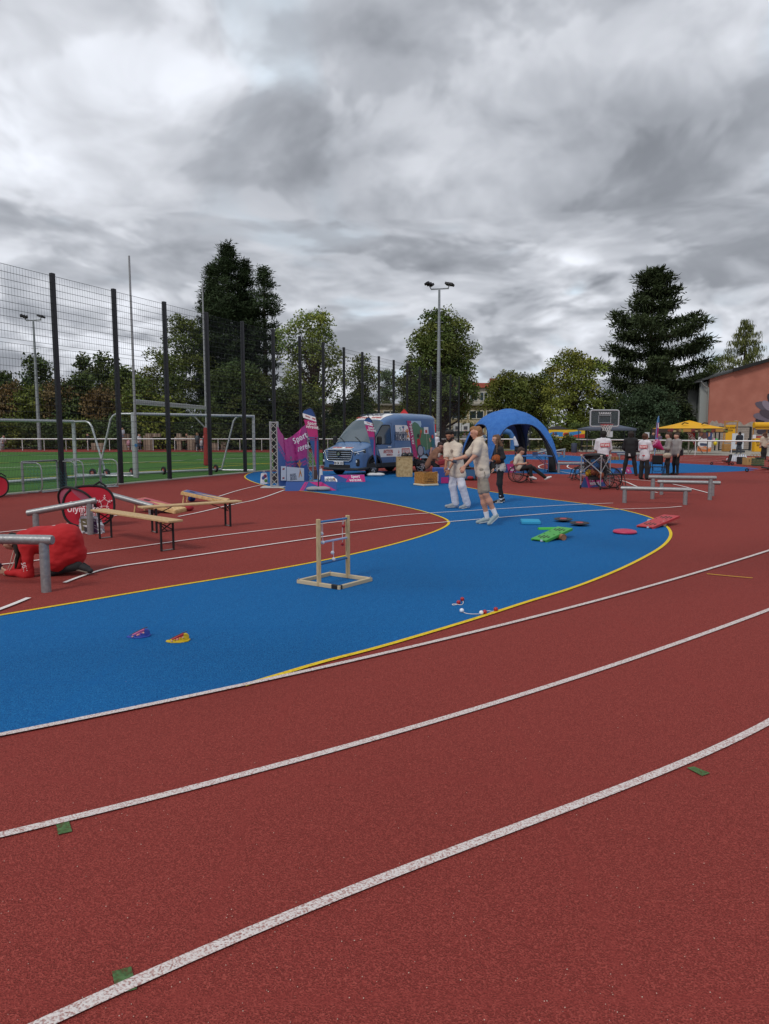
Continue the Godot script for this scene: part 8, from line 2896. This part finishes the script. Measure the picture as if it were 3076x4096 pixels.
	bc.append([j.pel + spine * 0.03 * s, j.pel + spine * 0.05 * s, 0.088 * s, 0.088 * s])
	for k in ["l", "r"]:
		if bl <= 1.0:
			bc.append([j[k + "p"], j[k + "p"].lerp(j[k + "k"], bl), 0.072 * s, 0.085 * s * wide])
		else:
			bc.append([j[k + "p"], j[k + "k"], 0.086 * s * minf(wide, 1.08), 0.064 * s * wide])
			bc.append([j[k + "k"], j[k + "k"].lerp(j[k + "a"], bl - 1.0), 0.066 * s * wide, lerpf(0.05, 0.062, clampf((wide - 0.95) * 4.0, 0.0, 1.0)) * s * wide])
	var bm := MB.new()
	flesh(bm, bc, cell * 0.95, kk, amp * 0.8, 6.0, 4)
	part(look.get("bottom_name", "trousers"), bm, cloth(look.get("bottom", "17181b")), t)
	for k in ["l", "r"]:
		var fd: Vector3 = (j[k + "t"] - j[k + "a"]).normalized()
		var heel: Vector3 = j[k + "a"] - up * 0.03 * s - fd * 0.025 * s
		var sh := MB.new()
		flesh(sh, [[heel, j[k + "t"] + fd * 0.02 * s, 0.04 * s, 0.034 * s], [j[k + "a"] - up * 0.01 * s, j[k + "a"].lerp(j[k + "t"], 0.6), 0.042 * s, 0.034 * s]], 0.011 if fine else cell * 0.7, 0.008 if fine else cell * 0.4)
		var shoe := part("shoe", sh, mat(look.get("shoe", "15161a"), 0.7), t)
		if fine:
			var sd := fd.cross(up).normalized()
			var dn := -(sd.cross(fd)).normalized()
			if dn.y > 0.0:
				dn = -dn
			var sole := MB.new()
			flesh(sole, [[heel + dn * 0.034 * s + fd * 0.0, j[k + "t"] + dn * 0.026 * s + fd * 0.022 * s, 0.018 * s, 0.014 * s], [heel + dn * 0.034 * s + sd * 0.022 * s, j[k + "t"] + dn * 0.026 * s + sd * 0.02 * s, 0.017 * s, 0.013 * s], [heel + dn * 0.034 * s - sd * 0.022 * s, j[k + "t"] + dn * 0.026 * s - sd * 0.02 * s, 0.017 * s, 0.013 * s]], 0.008, 0.005)
			part("sole", sole, mat(look.get("sole", "d5d5d2"), 0.7), shoe)
			if look.has("laces"):
				var a0: Vector3 = j[k + "a"].lerp(j[k + "t"], 0.35)
				for e in 3:
					part("lace", MB.new().bar(a0 + fd * e * 0.022 * s - dn * (0.034 - 0.004 * e) * s - sd * 0.022, a0 + fd * e * 0.022 * s - dn * (0.034 - 0.004 * e) * s + sd * 0.022, 0.008, 0.006), mat(look.laces, 0.8), shoe)
		if look.has("sock"):
			part("sock", MB.new().path([j[k + "a"] - up * 0.03 * s, j[k + "a"].lerp(j[k + "k"], 0.08), j[k + "a"].lerp(j[k + "k"], 0.30)], [0.043 * s, 0.042 * s, 0.049 * s], 12), cloth(look.sock), t)
	# hair
	var hc := [[hd + hu * 0.042 * s - f * 0.034 * s, hd + hu * 0.060 * s + f * 0.008 * s, 0.094 * s, 0.068 * s], [hd - f * 0.042 * s + hu * 0.01 * s, hd - f * 0.048 * s - hu * 0.055 * s, 0.084 * s, 0.064 * s]]
	match look.get("style", "short"):
		"quiff":
			hc.append([hd + hu * 0.09 * s + f * 0.02 * s, hd + hu * 0.085 * s + f * 0.07 * s, 0.04 * s, 0.026 * s])
		"curly":
			for q in 14:
				var a := q * 2.4
				hc.append([hd + hu * (0.085 + 0.02 * sin(q * 1.7)) * s + (f * cos(a) + hs * sin(a)) * 0.062 * s, hd + hu * 0.09 * s + (f * cos(a) + hs * sin(a)) * 0.066 * s, 0.028 * s, 0.028 * s])
		"long":
			for e in [-1.0, -0.4, 0.4, 1.0]:
				hc.append([hd + hs * e * 0.06 * s - f * 0.03 * s + hu * 0.02 * s, j.neck + hs * e * 0.075 * s - f * 0.075 * s, 0.045 * s, 0.045 * s])
				hc.append([j.neck + hs * e * 0.075 * s - f * 0.075 * s, j.neck + hs * e * 0.06 * s - f * 0.07 * s - up * 0.24 * s, 0.045 * s, 0.022 * s])
			hc.append([hd + hs * 0.075 * s - hu * 0.0 * s, j.neck + hs * 0.1 * s + f * 0.06 * s - up * 0.16 * s, 0.03 * s, 0.022 * s])
		"bun":
			hc.append([hd - f * 0.11 * s + hu * 0.04 * s, hd - f * 0.125 * s + hu * 0.045 * s, 0.045 * s, 0.045 * s])
		"tail":
			hc.append([hd - f * 0.1 * s + hu * 0.02 * s, j.neck - f * 0.1 * s - up * 0.06, 0.035 * s, 0.018 * s])
	if not fine:
		for q in hc:
			q[2] *= 1.2
			q[3] *= 1.2
	var hm := MB.new()
	flesh(hm, hc, 0.011 if fine else maxf(cell * 0.7, 0.016), 0.008 if fine else cell * 0.35, 0.012 if fine else 0.0, 26.0, 9)
	part(look.get("hair_name", "hair"), hm, cloth(look.get("hair", "2c2019"), 0.8), t)
	if look.has("beard"):
		var bd := MB.new()
		flesh(bd, [[hd + f * 0.036 * s - hu * 0.050 * s + hs * 0.045 * s, hd + f * 0.05 * s - hu * 0.088 * s, 0.036 * s, 0.036 * s], [hd + f * 0.036 * s - hu * 0.050 * s - hs * 0.045 * s, hd + f * 0.05 * s - hu * 0.088 * s, 0.036 * s, 0.036 * s], [hd + f * 0.082 * s - hu * 0.042 * s + hs * 0.02 * s, hd + f * 0.082 * s - hu * 0.042 * s - hs * 0.02 * s, 0.010 * s, 0.010 * s]], 0.008, 0.007, 0.006, 30.0, 5)
		part("beard", bd, cloth(look.beard, 0.85), t)
	return t


func jersey_print(t: Node3D, at: Vector3, turn: float, s: float) -> void:      # red shop badge on the back of a white jersey
	var b := Transform3D(Basis(Vector3.UP, turn), at)
	var q := part("jersey_badge", MB.new().box(b.origin, Vector3(0.30, 0.13, 0.008) * s, b.basis), mat("b9303c", 0.7), t)
	words("REWE", 0.085 * s, mat("e0dede", 0.7), q, b * Transform3D(Basis.IDENTITY, Vector3(0, 0, 0.006)), 0.9)


func build_people() -> void:
	var beige := "c8bdae"
	# 1 the blond thrower
	var p := posed([1955, 2099], {"head": [1903, 1733, 0.0], "neck": [1917, 1760, 0.0], "pel": [1929, 1874, 0.0], "ls": [1913, 1777, 0.17], "le": [1901, 1822, 0.22], "lw": [1858, 1866, 0.24], "lx": [1844, 1892, 0.24], "rs": [1905, 1779, -0.19], "re": [1866, 1826, -0.24], "rw": [1806, 1842, -0.22], "rx": [1775, 1837, -0.2],
		"lp": [1930, 1881, 0.10], "lk": [1943, 1975, 0.13], "la": [1983, 2060, 0.11], "lt": [1958, 2091, 0.12], "rp": [1926, 1881, -0.10], "rk": [1929, 1980, -0.10], "ra": [1949, 2073, -0.13], "rt": [1914, 2087, -0.12]}, 1.80, Vector3(-1, -0.06, 0.12))
	p[1].rpalm = Vector3(0, 1, 0.2)
	p[1].rthumb = Vector3(0.0, 0.3, 1)
	p[1].lpalm = Vector3(0.6, 0, -1)
	p[1].lthumb = Vector3(-1, 0, 0)
	var t := person("blond young man in beige shirt and shorts, arm stretched out to throw", p[0], p[1], {"fine": true, "skin": "bf8d76", "hair": "8a623f", "style": "quiff", "top": beige, "top_name": "polo_shirt", "loose": 0.026, "sleeve": 0.74, "hem": 0.19, "bottom": "8f877b", "bottom_name": "shorts", "leg": 0.84, "wide": 1.04, "sock": "d9dade", "shoe": "8f9ea0", "sole": "b9c0c0", "laces": "cfd6d3", "build": 1.1, "lcurl": 0.45, "rcurl": 0.14})
	var j: Dictionary = p[1]
	part("collar", MB.new().ring(j.neck + Vector3(0.0, 0.035, 0), (j.head - j.neck).normalized(), 0.066, 0.016, 20, 8), cloth("c9c4bd"), t)
	part("wristband", MB.new().tube(j.rw - j.rh * 0.02, j.rw - j.rh * 0.095, 0.037, 0.040, 16), cloth("4a5563"), t)
	for k in ["l", "r"]:
		part("white_cuff", MB.new().tube(j[k + "s"].lerp(j[k + "e"], 0.80), j[k + "s"].lerp(j[k + "e"], 0.90), 0.062, 0.060, 14), cloth("d6d4d2"), t)
	part("pocket", MB.new().path([j.lp + Vector3(0.02, -0.02, 0.105), j.lp + Vector3(0.035, -0.10, 0.112), j.lp + Vector3(0.0, -0.14, 0.112)], [0.006], 5), cloth("6b655c"), t)
	# 2 the bearded thrower
	p = posed([1835, 2034], {"head": [1799, 1744, 0.04], "neck": [1808, 1771, 0.0], "pel": [1827, 1880, 0.0], "ls": [1838, 1787, 0.10], "le": [1822, 1832, 0.20], "lw": [1795, 1880, 0.26], "lx": [1785, 1903, 0.28], "rs": [1787, 1785, -0.06], "re": [1787, 1830, 0.06], "rw": [1783, 1862, 0.16], "rx": [1776, 1884, 0.18],
		"lp": [1840, 1886, 0.03], "lk": [1848, 1945, 0.10], "la": [1870, 2018, 0.02], "lt": [1844, 2029, 0.10], "rp": [1815, 1886, -0.05], "rk": [1811, 1943, 0.0], "ra": [1823, 2016, -0.06], "rt": [1788, 2024, 0.0]}, 1.80, Vector3(-0.55, -0.22, 0.8))
	p[1].lpalm = Vector3(0, 0, -1)
	p[1].rpalm = Vector3(1, 0, -0.4)
	t = person("bearded man in beige shirt and white trousers, looking down at the game", p[0], p[1], {"fine": true, "skin": "9a6b52", "hair": "17120f", "style": "curly", "beard": "1f1712", "top": beige, "loose": 0.028, "sleeve": 0.82, "hem": 0.20, "bottom": "c7cad6", "leg": 1.97, "wide": 1.28, "shoe": "8f9497", "sole": "c2c4c4", "laces": "b7bbbd", "build": 1.08, "lcurl": 0.3, "rcurl": 0.35})
	j = p[1]
	var w := part("wristwatch", MB.new().tube(j.lw - j.lh * 0.012, j.lw - j.lh * 0.032, 0.033, -1, 16), mat("8e9092", 0.3, 0.7), t)
	part("watch_face", MB.new().ball(j.lw - j.lh * 0.02 + Vector3(-0.012, 0.006, 0.033), Vector3(0.018, 0.018, 0.006), 12, 6), mat("d7d8da", 0.3), w)
	part("chest_print", MB.new().ball(j.ls.lerp(j.rs, 0.62) + Vector3(-0.01, -0.10, 0.155), Vector3(0.035, 0.04, 0.006), 10, 6), cloth("8d8074"), t)
	# 3 the woman bending in a brown cardigan
	p = posed([1722, 1907], {"head": [1762, 1783, 0.1], "neck": [1750, 1796, 0.02], "pel": [1722, 1842, 0.0], "ls": [1757, 1803, 0.14], "le": [1741, 1832, 0.2], "lw": [1759, 1849, 0.22], "rs": [1763, 1797, -0.16], "re": [1779, 1822, -0.1], "rw": [1774, 1844, 0.05],
		"lp": [1724, 1848, 0.08], "lk": [1743, 1868, 0.1], "la": [1734, 1902, 0.08], "lt": [1748, 1906, 0.12], "rp": [1722, 1848, -0.08], "rk": [1752, 1866, -0.1], "ra": [1744, 1900, -0.1], "rt": [1756, 1904, -0.08]}, 1.66, Vector3(0.75, -0.55, 0.5))
	j = p[1]
	t = person("woman in brown cardigan bending forward over a red cloth beside the van", p[0], p[1], {"skin": "b98c78", "hair": "2a1c1c", "style": "bun", "top": "75513f", "top_name": "cardigan", "sleeve": 2.0, "loose": 0.03, "hem": 0.3, "bottom": "17171a", "leg": 1.9, "shoe": "1b1b1e", "top_more": [[j.pel, j.pel + Vector3(-0.16, -0.3, 0.1), 0.12, 0.05]]})
	part("undershirt", MB.new().ball(j.neck.lerp(j.pel, 0.35) + Vector3(0.13, -0.06, 0.14), Vector3(0.08, 0.13, 0.07), 12, 8), cloth("b3a8a2"), t)
	var cl := solo("red_cloth", MB.new().box(Vector3.ZERO, Vector3(0.34, 0.2, 0.12), Basis(Vector3.BACK, 0.25), 0.04), cloth("7c1d2c"), "dark red folded cloth held by the bending woman", "cloth", p[0] + j.lw + Vector3(0.1, 0.0, 0.06))
	# 4 the girl with the basketball
	p = posed([1992, 2012], {"head": [1984, 1758, 0.0], "neck": [1991, 1783, 0.0], "pel": [2002, 1872, 0.0], "ls": [2003, 1797, 0.15], "le": [2015, 1829, 0.19], "lw": [1973, 1846, 0.24], "lx": [1957, 1845, 0.22], "rs": [1990, 1798, -0.15], "re": [1980, 1836, -0.18], "rw": [1975, 1871, -0.1], "rx": [1973, 1886, -0.08],
		"lp": [2003, 1878, 0.08], "lk": [2000, 1934, 0.09], "la": [2003, 2000, 0.06], "lt": [1979, 2007, 0.08], "rp": [2000, 1878, -0.08], "rk": [1996, 1934, -0.06], "ra": [2011, 1996, -0.1], "rt": [1995, 2002, -0.1]}, 1.68, Vector3(-1, -0.05, 0.25))
	p[1].lpalm = Vector3(0, 1, -0.3)
	j = p[1]
	t = person("long haired girl in black with a basketball under her arm", p[0], p[1], {"fine": true, "skin": "b98d78", "hair": "5f4633", "style": "long", "top": "191a1e", "sleeve": 2.0, "loose": 0.012, "hem": 0.08, "bottom": "141518", "leg": 1.86, "wide": 0.95, "shoe": "1b1c20", "sole": "d2cfca", "laces": "c9c9cc", "sock": "c9cace", "build": 0.86})
	part("undershirt", flesh(MB.new(), [[j.pel + Vector3(0, 0.05, -0.06), j.pel + Vector3(0, -0.01, -0.06), 0.118, 0.12], [j.pel + Vector3(0, 0.05, 0.06), j.pel + Vector3(0, -0.01, 0.06), 0.118, 0.12]], 0.015, 0.012, 0.01, 9.0, 6), cloth("b9b3ac"), t)
	for k in ["l", "r"]:
		for e in 3:
			var a: Vector3 = j[k + "a"].lerp(j[k + "t"], 0.25 + e * 0.16)
			part("shoe_stripe", MB.new().bar(a + Vector3(0.012, -0.035, 0.038), a + Vector3(-0.008, 0.012, 0.036), 0.008, 0.014), mat("c9c6c2", 0.7), t)
	var ball := MB.new().ball(Vector3.ZERO, Vector3.ONE * 0.118, 24, 16)
	var bm := rough_mat("basketball_rubber", [[0.0, "7c3f22"], [1.0, "a05a34"]], noise(FastNoiseLite.TYPE_CELLULAR, 0.2, 1, 80), 0.2, 0.6, 2.0, 256, true)
	var bo := solo("basketball", ball, bm, "orange basketball held under the long haired girl's arm", "basketball", wp(1986, 1837, -p[0].z - 0.16))
	part("seam", MB.new().ring(Vector3.ZERO, Vector3(1, 0.2, 0.1), 0.1185, 0.0025, 32, 4).ring(Vector3.ZERO, Vector3(0.1, 1, 0.3), 0.1185, 0.0025, 32, 4).ring(Vector3.ZERO, Vector3(0.7, 0.3, 0.7), 0.1185, 0.0025, 32, 4), mat("2a1a14", 0.8), bo)
	# 5 the boy in the wheelchair
	p = posed([2072, 1932], {"head": [2085, 1806, 0.0], "neck": [2076, 1822, 0.0], "pel": [2078, 1871, 0.0], "ls": [2079, 1832, -0.15], "le": [2088, 1856, -0.18], "lw": [2106, 1852, -0.05], "rs": [2066, 1834, 0.15], "re": [2060, 1858, 0.19], "rw": [2096, 1855, 0.16],
		"lp": [2082, 1874, -0.08], "lk": [2134, 1873, -0.06], "la": [2184, 1912, -0.03], "lt": [2201, 1908, 0.0], "rp": [2080, 1874, 0.08], "rk": [2122, 1866, 0.1], "ra": [2124, 1906, 0.1], "rt": [2142, 1914, 0.12]}, 1.72, Vector3(0.8, -0.5, 0.3))
	j = p[1]
	t = person("boy in beige shirt sitting in a wheelchair looking down at his phone", p[0], p[1], {"skin": "b58b77", "hair": "3a2a22", "style": "quiff", "top": "b9aea0", "sleeve": 0.8, "loose": 0.024, "hem": 0.06, "bottom": "151518", "leg": 1.95, "wide": 1.05, "shoe": "c9c9cc"})
	solo("phone", MB.new().box(Vector3.ZERO, Vector3(0.08, 0.015, 0.15), Basis(Vector3.FORWARD, 0.4), 0.004), mat("16171b", 0.3), "black phone in the hands of the wheelchair boy", "phone", p[0] + j.lw.lerp(j.rw, 0.5) + Vector3(0.1, 0.03, 0))
	# 6 to 10 the group on the right
	t = person("boy in white jersey with red badge standing behind the ball cart", gp(2408, 1926), rig(1.80, PI - 0.25, {"nod": 0.05}), {"skin": "a97f6a", "hair": "15110f", "top": "cdccd4", "loose": 0.032, "sleeve": 0.9, "hem": 0.2, "bottom": "17181c", "leg": 1.95, "shoe": "1a1a1d"})
	jersey_print(t, Vector3(0.02, 1.30, 0.165), -0.1, 1.1)
	part("red_hem_mark", MB.new().box(Vector3(0.02, 0.93, 0.17), Vector3(0.26, 0.06, 0.012)), cloth("b3404c"), t)
	part("sleeve_band", MB.new().tube(Vector3(0.21, 1.17, 0.0), Vector3(0.215, 1.12, 0.0), 0.075, -1, 12), cloth("20263a"), t)
	t = person("man in black track jacket seen from behind, feet apart", gp(2518, 1903), rig(1.78, PI - 0.35, {"wide": 0.075, "larm": [[0.03, 0.05, -0.17], [0.14, -0.02, -0.27]], "rarm": [[0.03, 0.05, -0.17], [0.14, -0.02, -0.27]]}), {"skin": "a97f6a", "hair": "211915", "style": "curly", "top": "16171b", "top_name": "jacket", "sleeve": 2.0, "loose": 0.035, "hem": 0.2, "bottom": "141519", "leg": 1.93, "wide": 1.15, "shoe": "24262a"})
	part("shirt_hem", MB.new().lathe([Vector2(0.12, 0.79), Vector2(0.142, 0.80), Vector2(0.148, 0.90)], 20, Transform3D(Basis.from_scale(Vector3(1.15, 1, 0.95)), Vector3.ZERO)), cloth("c2c2c6"), t)
	part("sleeve_stripe", MB.new().path([Vector3(0.20, 1.43, 0.07), Vector3(0.265, 1.2, 0.06), Vector3(0.26, 1.0, 0.0)], [0.012], 5), mat("c2c2c6", 0.7), t)
	t = person("woman with hair bun in white jersey and wide black trousers", gp(2574, 1919), rig(1.70, PI - 1.0, {"wide": 0.02, "rarm": [[0.05, 0.03, -0.16], [0.16, -0.05, -0.12]]}), {"skin": "b08672", "hair": "4a2e20", "style": "bun", "top": "cdccd4", "loose": 0.03, "sleeve": 0.9, "hem": 0.18, "bottom": "17171a", "leg": 1.97, "wide": 1.28, "shoe": "17171a", "build": 0.9})
	jersey_print(t, Vector3(-0.10, 1.22, 0.135), -0.55, 0.95)
	part("waist_mark", MB.new().box(Vector3(-0.04, 0.90, 0.16), Vector3(0.2, 0.045, 0.012)), cloth("b3404c"), t)
	var wom := gp(2670, 1903)
	t = person("woman in grey sweater with cream shoulder bag holding a pink bouquet", wom, rig(1.74, -0.9 - PI * 0.28, {"nod": -0.2, "larm": [[0.03, 0.03, -0.17], [0.19, -0.03, -0.16]], "rarm": [[0.05, 0.03, -0.16], [0.2, -0.05, -0.12]]}), {"skin": "b58b76", "hair": "3a251d", "style": "tail", "top": "86827f", "top_name": "sweater", "sleeve": 2.0, "loose": 0.035, "hem": 0.14, "bottom": "151519", "leg": 1.95, "shoe": "17171a", "build": 0.95})
	part("bag_strap", MB.new().path([Vector3(0.06, 1.40, 0.14), Vector3(0.0, 1.15, 0.20), Vector3(-0.12, 0.92, 0.20)], [0.016], 6, true, 0.5), cloth("20242e"), t)
	var hb := solo("handbag", MB.new().ball(Vector3.ZERO, Vector3(0.19, 0.11, 0.07), 16, 10), cloth("a89c8a"), "cream handbag hanging at the hip of the grey sweater woman", "bag", wom + Vector3(-0.14, 0.82, 0.22), 0.2)
	part("flap", MB.new().ball(Vector3(0, 0.03, 0.03), Vector3(0.17, 0.075, 0.055), 14, 8), cloth("b5aa98"), hb)
	var bq := thing("bouquet", "bouquet wrapped in bright pink paper held by the grey sweater woman", "bouquet", wp(2634, 1783, 28.8))
	var bs := Transform3D(Basis(Vector3.FORWARD, -0.9), Vector3.ZERO)
	part("wrapping", MB.new().lathe([Vector2(0.03, -0.26), Vector2(0.10, -0.08), Vector2(0.20, 0.14), Vector2(0.17, 0.17), Vector2(0.05, -0.02)], 14, bs), cloth("b32a6f", 0.5), bq)
	part("tissue", MB.new().lathe([Vector2(0.08, 0.02), Vector2(0.19, 0.19), Vector2(0.15, 0.24), Vector2(0.0, 0.15)], 9, bs), cloth("b9698f", 0.6), bq)
	for k in 5:
		part("flower", MB.new().ball(bs * Vector3(0.09 * cos(k * 1.3), 0.2, 0.09 * sin(k * 1.3)), Vector3.ONE * 0.05, 8, 6), cloth(["8f3d4c", "c29aa6", "a8627c", "6f7d44", "b58a92"][k]), bq)
	t = person("second woman in grey standing close behind the bouquet holder", gp(2702, 1899), rig(1.72, -1.2), {"skin": "b58b76", "hair": "33231c", "style": "tail", "top": "8b8787", "sleeve": 2.0, "loose": 0.03, "hem": 0.12, "bottom": "151519", "leg": 1.95, "shoe": "17171a", "build": 0.95})
	part("dark_bag", MB.new().box(Vector3(0.14, 0.92, 0.12), Vector3(0.14, 0.26, 0.2), Basis.IDENTITY, 0.04), cloth("1d1e24"), t)
	# 11 and on: by the hall
	person("man in dark blue shirt walking away past the white board", gp(2955, 1817), rig(1.80, PI + 0.1, {"step": 0.06}), {"skin": "b08672", "hair": "1d1714", "top": "191f2c", "loose": 0.035, "sleeve": 0.85, "hem": 0.16, "bottom": "353a44", "leg": 1.95, "wide": 1.1, "shoe": "7d8083", "build": 1.1})
	t = person("woman with long brown hair in printed beige shirt at the right edge", gp(3054, 1840), rig(1.74, PI + 0.2), {"skin": "b58b76", "hair": "4a2f23", "style": "long", "top": "b8ab9a", "loose": 0.035, "sleeve": 0.8, "hem": 0.1, "bottom": "17171a", "leg": 1.95, "wide": 1.2, "shoe": "17171a"})
	for k in 3:
		part("back_print", MB.new().box(Vector3(0.0, 1.38 - k * 0.07, 0.16), Vector3(0.22 - 0.04 * k, 0.025, 0.01)), cloth("6f675f"), t)
	person("person cut by the right edge beside the long haired woman", gp(3088, 1846), rig(1.70, -1.5, {"rarm": [[0.05, 0.03, -0.16], [0.15, 0.0, -0.2]]}), {"skin": "b58b76", "hair": "33231c", "top": "b8ab9a", "loose": 0.03, "sleeve": 0.7, "bottom": "3a2a34", "leg": 1.95, "shoe": "17171a"})
	# far spectators: [x, y of the feet, height, yaw, top, bottom, hair, label, options]
	var far := [
		[2609, 1806, 1.78, 0.4, "20242d", "1c1d22", "14120f", "man in dark shirt and cap by the dark counter", {}], [2634, 1807, 1.66, -0.8, "5a4a62", "22232a", "3b2a22", "person in purple top beside the man with the cap", {"rarm": [[0.06, 0.02, -0.14], [0.17, 0.0, -0.1]]}],
		[2066, 1826, 1.72, 2.4, "c6c8d2", "1a1b20", "1b1612", "person in white shirt behind the black tent leg", {}], [2097, 1828, 1.80, 2.7, "2b3036", "1c1e22", "15110f", "person in dark jacket with grey rucksack under the tent", {}],
		[2163, 1800, 1.30, PI, "1b1c20", "2c3040", "b58b76", "child in black hanging with raised arms from the rail", {"larm": [[0.02, 0.06, 0.15], [0.04, 0.05, 0.30]], "rarm": [[0.02, 0.06, 0.15], [0.04, 0.05, 0.30]]}],
		[1856, 1798, 1.72, 0.5, "b5b0aa", "4a4f5c", "3a2c22", "spectator in pale shirt far behind the blond thrower", {}], [1873, 1796, 1.70, -0.6, "8d8780", "2c3038", "8a6a44", "spectator in tan top by the school wall", {}], [1933, 1797, 1.76, 0.2, "9db3c9", "7a7468", "3a2c22", "spectator in light blue shirt left of the tent leg", {}],
		[1957, 1797, 1.74, 1.0, "2f9c9c", "1f232b", "3a2c22", "spectator in turquoise top seen through the tent", {}], [2008, 1797, 1.68, -0.7, "1d1e24", "23262e", "17120f", "spectator in black bending behind the girl with the ball", {"lean": 0.08}], [2236, 1790, 1.5, 0.3, "23242a", "2a2d36", "2a2019", "person in black behind the colourful banner", {}], [2278, 1794, 1.70, 2.5, "22242b", "1e2026", "2a2019", "person in dark clothes beside the litter bin", {}],
		[2330, 1793, 1.55, 0.6, "b3a6a0", "5a5560", "b9a58a", "seated looking person in pale top by the small table", {}],
		[1741, 1840, 1.70, 2.6, "c9cbd2", "23252c", "c9cbd0", "person in white cap and shirt behind the rear of the van", {}],
		[355, 1799, 1.68, -1.2, "23252b", "202228", "3a2c22", "person in dark clothes on the far track left of the goal curve", {}], [510, 1800, 1.62, 0.3, "1f2126", "202228", "2a2019", "person in black at the slatted block by second fence post", {}], [515, 1801, 1.12, -0.6, "b58a98", "a8959c", "4a3a2c", "small child in pink beside the person in black", {}],
		[530, 1800, 1.18, 0.8, "b59a3a", "6a6a72", "3a2c22", "small child in yellow left of the tall upright", {}], [558, 1801, 1.60, 1.3, "b7b9c2", "59616f", "6a4a34", "person in white top walking right of the tall upright", {"step": 0.05}], [750, 1800, 1.66, -1.3, "2a2024", "241f22", "6a4a34", "person in dark red passing the T shaped block", {"step": 0.05}],
		[790, 1806, 1.72, 2.6, "23272e", "242832", "8a6a4a", "walking person with rucksack left of the red padding", {"step": 0.07}], [806, 1805, 1.15, 2.7, "b3b5bd", "4f5a6e", "a8485a", "child in white hooded top holding hands on the far track", {}], [817, 1805, 1.45, 1.9, "262a36", "5d7590", "b5787a", "child in navy top and pink cap beside the red padding", {"step": 0.05}],
		[12, 1799, 1.45, 1.2, "b9bbc2", "8f939c", "6a4a34", "child in white cut by the left edge on the far track", {"lean": 0.1}],
	]
	for q in far:
		t = person(q[7], gp(q[0], q[1]), rig(q[2], q[3], q[8]), {"skin": "ad8470", "hair": q[6], "top": q[4], "loose": 0.03, "sleeve": 0.8 if q[0] % 2 == 0 else 2.0, "hem": 0.14, "bottom": q[5], "leg": 1.9, "shoe": "55585c"}, "")
		if q[0] == 2097 or q[0] == 790:
			part("rucksack", MB.new().ball(Vector3(0.03, q[2] * 0.70, 0.16), Vector3(0.17, 0.26, 0.12), 12, 8), cloth("4b535b"), t)
	person("child in white sitting on top of the slatted block by second fence post", wp(490, 1731, 71.5) * Vector3(1, 0, 1) + Vector3(0, hx(490, 1738, 71.5) - 0.55, 0), rig(1.2, 0.4), {"skin": "ad8470", "hair": "6a5a4a", "top": "b3b9c6", "loose": 0.03, "sleeve": 2.0, "bottom": "6a7080", "leg": 1.9, "shoe": "55585c"})
	# 19 the person crouching under the near beam
	p = posed([190, 2296], {"head": [50, 2172, 0.02], "neck": [92, 2160, 0.0], "pel": [262, 2160, 0.0], "ls": [110, 2185, 0.17], "le": [112, 2298, 0.20], "lw": [30, 2290, 0.14], "lx": [8, 2282, 0.12], "rs": [108, 2172, -0.18], "re": [66, 2290, -0.20], "rw": [22, 2286, -0.08], "rx": [4, 2288, -0.05],
		"lp": [262, 2172, 0.10], "lk": [205, 2284, 0.11], "la": [322, 2262, 0.10], "lt": [356, 2280, 0.10], "rp": [262, 2172, -0.10], "rk": [215, 2274, -0.12], "ra": [318, 2252, -0.14], "rt": [346, 2268, -0.15]}, 1.70, Vector3(-0.85, -0.5, 0.1))
	j = p[1]
	p[1].lpalm = Vector3(0, 0.3, -1)
	p[1].rpalm = Vector3(0, 0.3, 1)
	t = person("person in red hoodie crouching on knees and elbows under the near beam", p[0], p[1], {"fine": true, "skin": "b08a76", "hair": "17120f", "style": "tail", "top": "a90f17", "top_name": "hoodie", "sleeve": 2.0, "loose": 0.045, "hem": 0.12, "crease": 0.012, "bottom": "131418", "leg": 1.95, "wide": 0.98, "shoe": "17171b", "sole": "7a6d62", "lcurl": 0.5, "rcurl": 0.4, "build": 1.15,
		"top_more": [[j.pel, j.lp.lerp(j.lk, 0.62), 0.195, 0.14], [j.pel, j.rp.lerp(j.rk, 0.62), 0.195, 0.14], [j.neck.lerp(j.pel, 0.4), j.neck.lerp(j.pel, 0.9), 0.14, 0.17], [j.neck + Vector3(0.05, 0, 0), j.neck.lerp(j.pel, 0.4), 0.11, 0.16], [j.pel + Vector3(-0.1, -0.1, 0), j.pel + Vector3(0.05, -0.16, 0), 0.19, 0.19]]})
	part("hair_strand", MB.new().path([j.head + Vector3(0.07, 0.02, 0.06), j.head + Vector3(0.10, -0.14, 0.09), j.head + Vector3(0.06, -0.30, 0.08)], [0.035, 0.03, 0.012], 8), cloth("17120f"), t)
	part("lanyard", MB.new().path([j.head + Vector3(0.05, -0.08, 0.08), j.lw + Vector3(0.05, 0.12, 0.02), j.lw + Vector3(0.0, 0.02, 0.0)], [0.004], 5).path([j.head + Vector3(0.10, -0.08, 0.10), j.lw + Vector3(0.09, 0.1, 0.04), j.lw + Vector3(0.03, 0.02, 0.02)], [0.004], 5), cloth("b3a69a"), t)
	words("SGN", 0.05, mat("d6c4c6", 0.7), t, Transform3D(Basis(Vector3.FORWARD, 1.35), j.ls.lerp(j.le, 0.7) + Vector3(-0.01, 0, 0.066)), 0.8)
	solo("phone", MB.new().box(Vector3.ZERO, Vector3(0.012, 0.14, 0.075), Basis(Vector3.BACK, 0.5), 0.003), mat("1d1a30", 0.3), "dark phone held close to the ground by the crouching person", "phone", p[0] + j.lw + Vector3(-0.09, 0.04, -0.05))
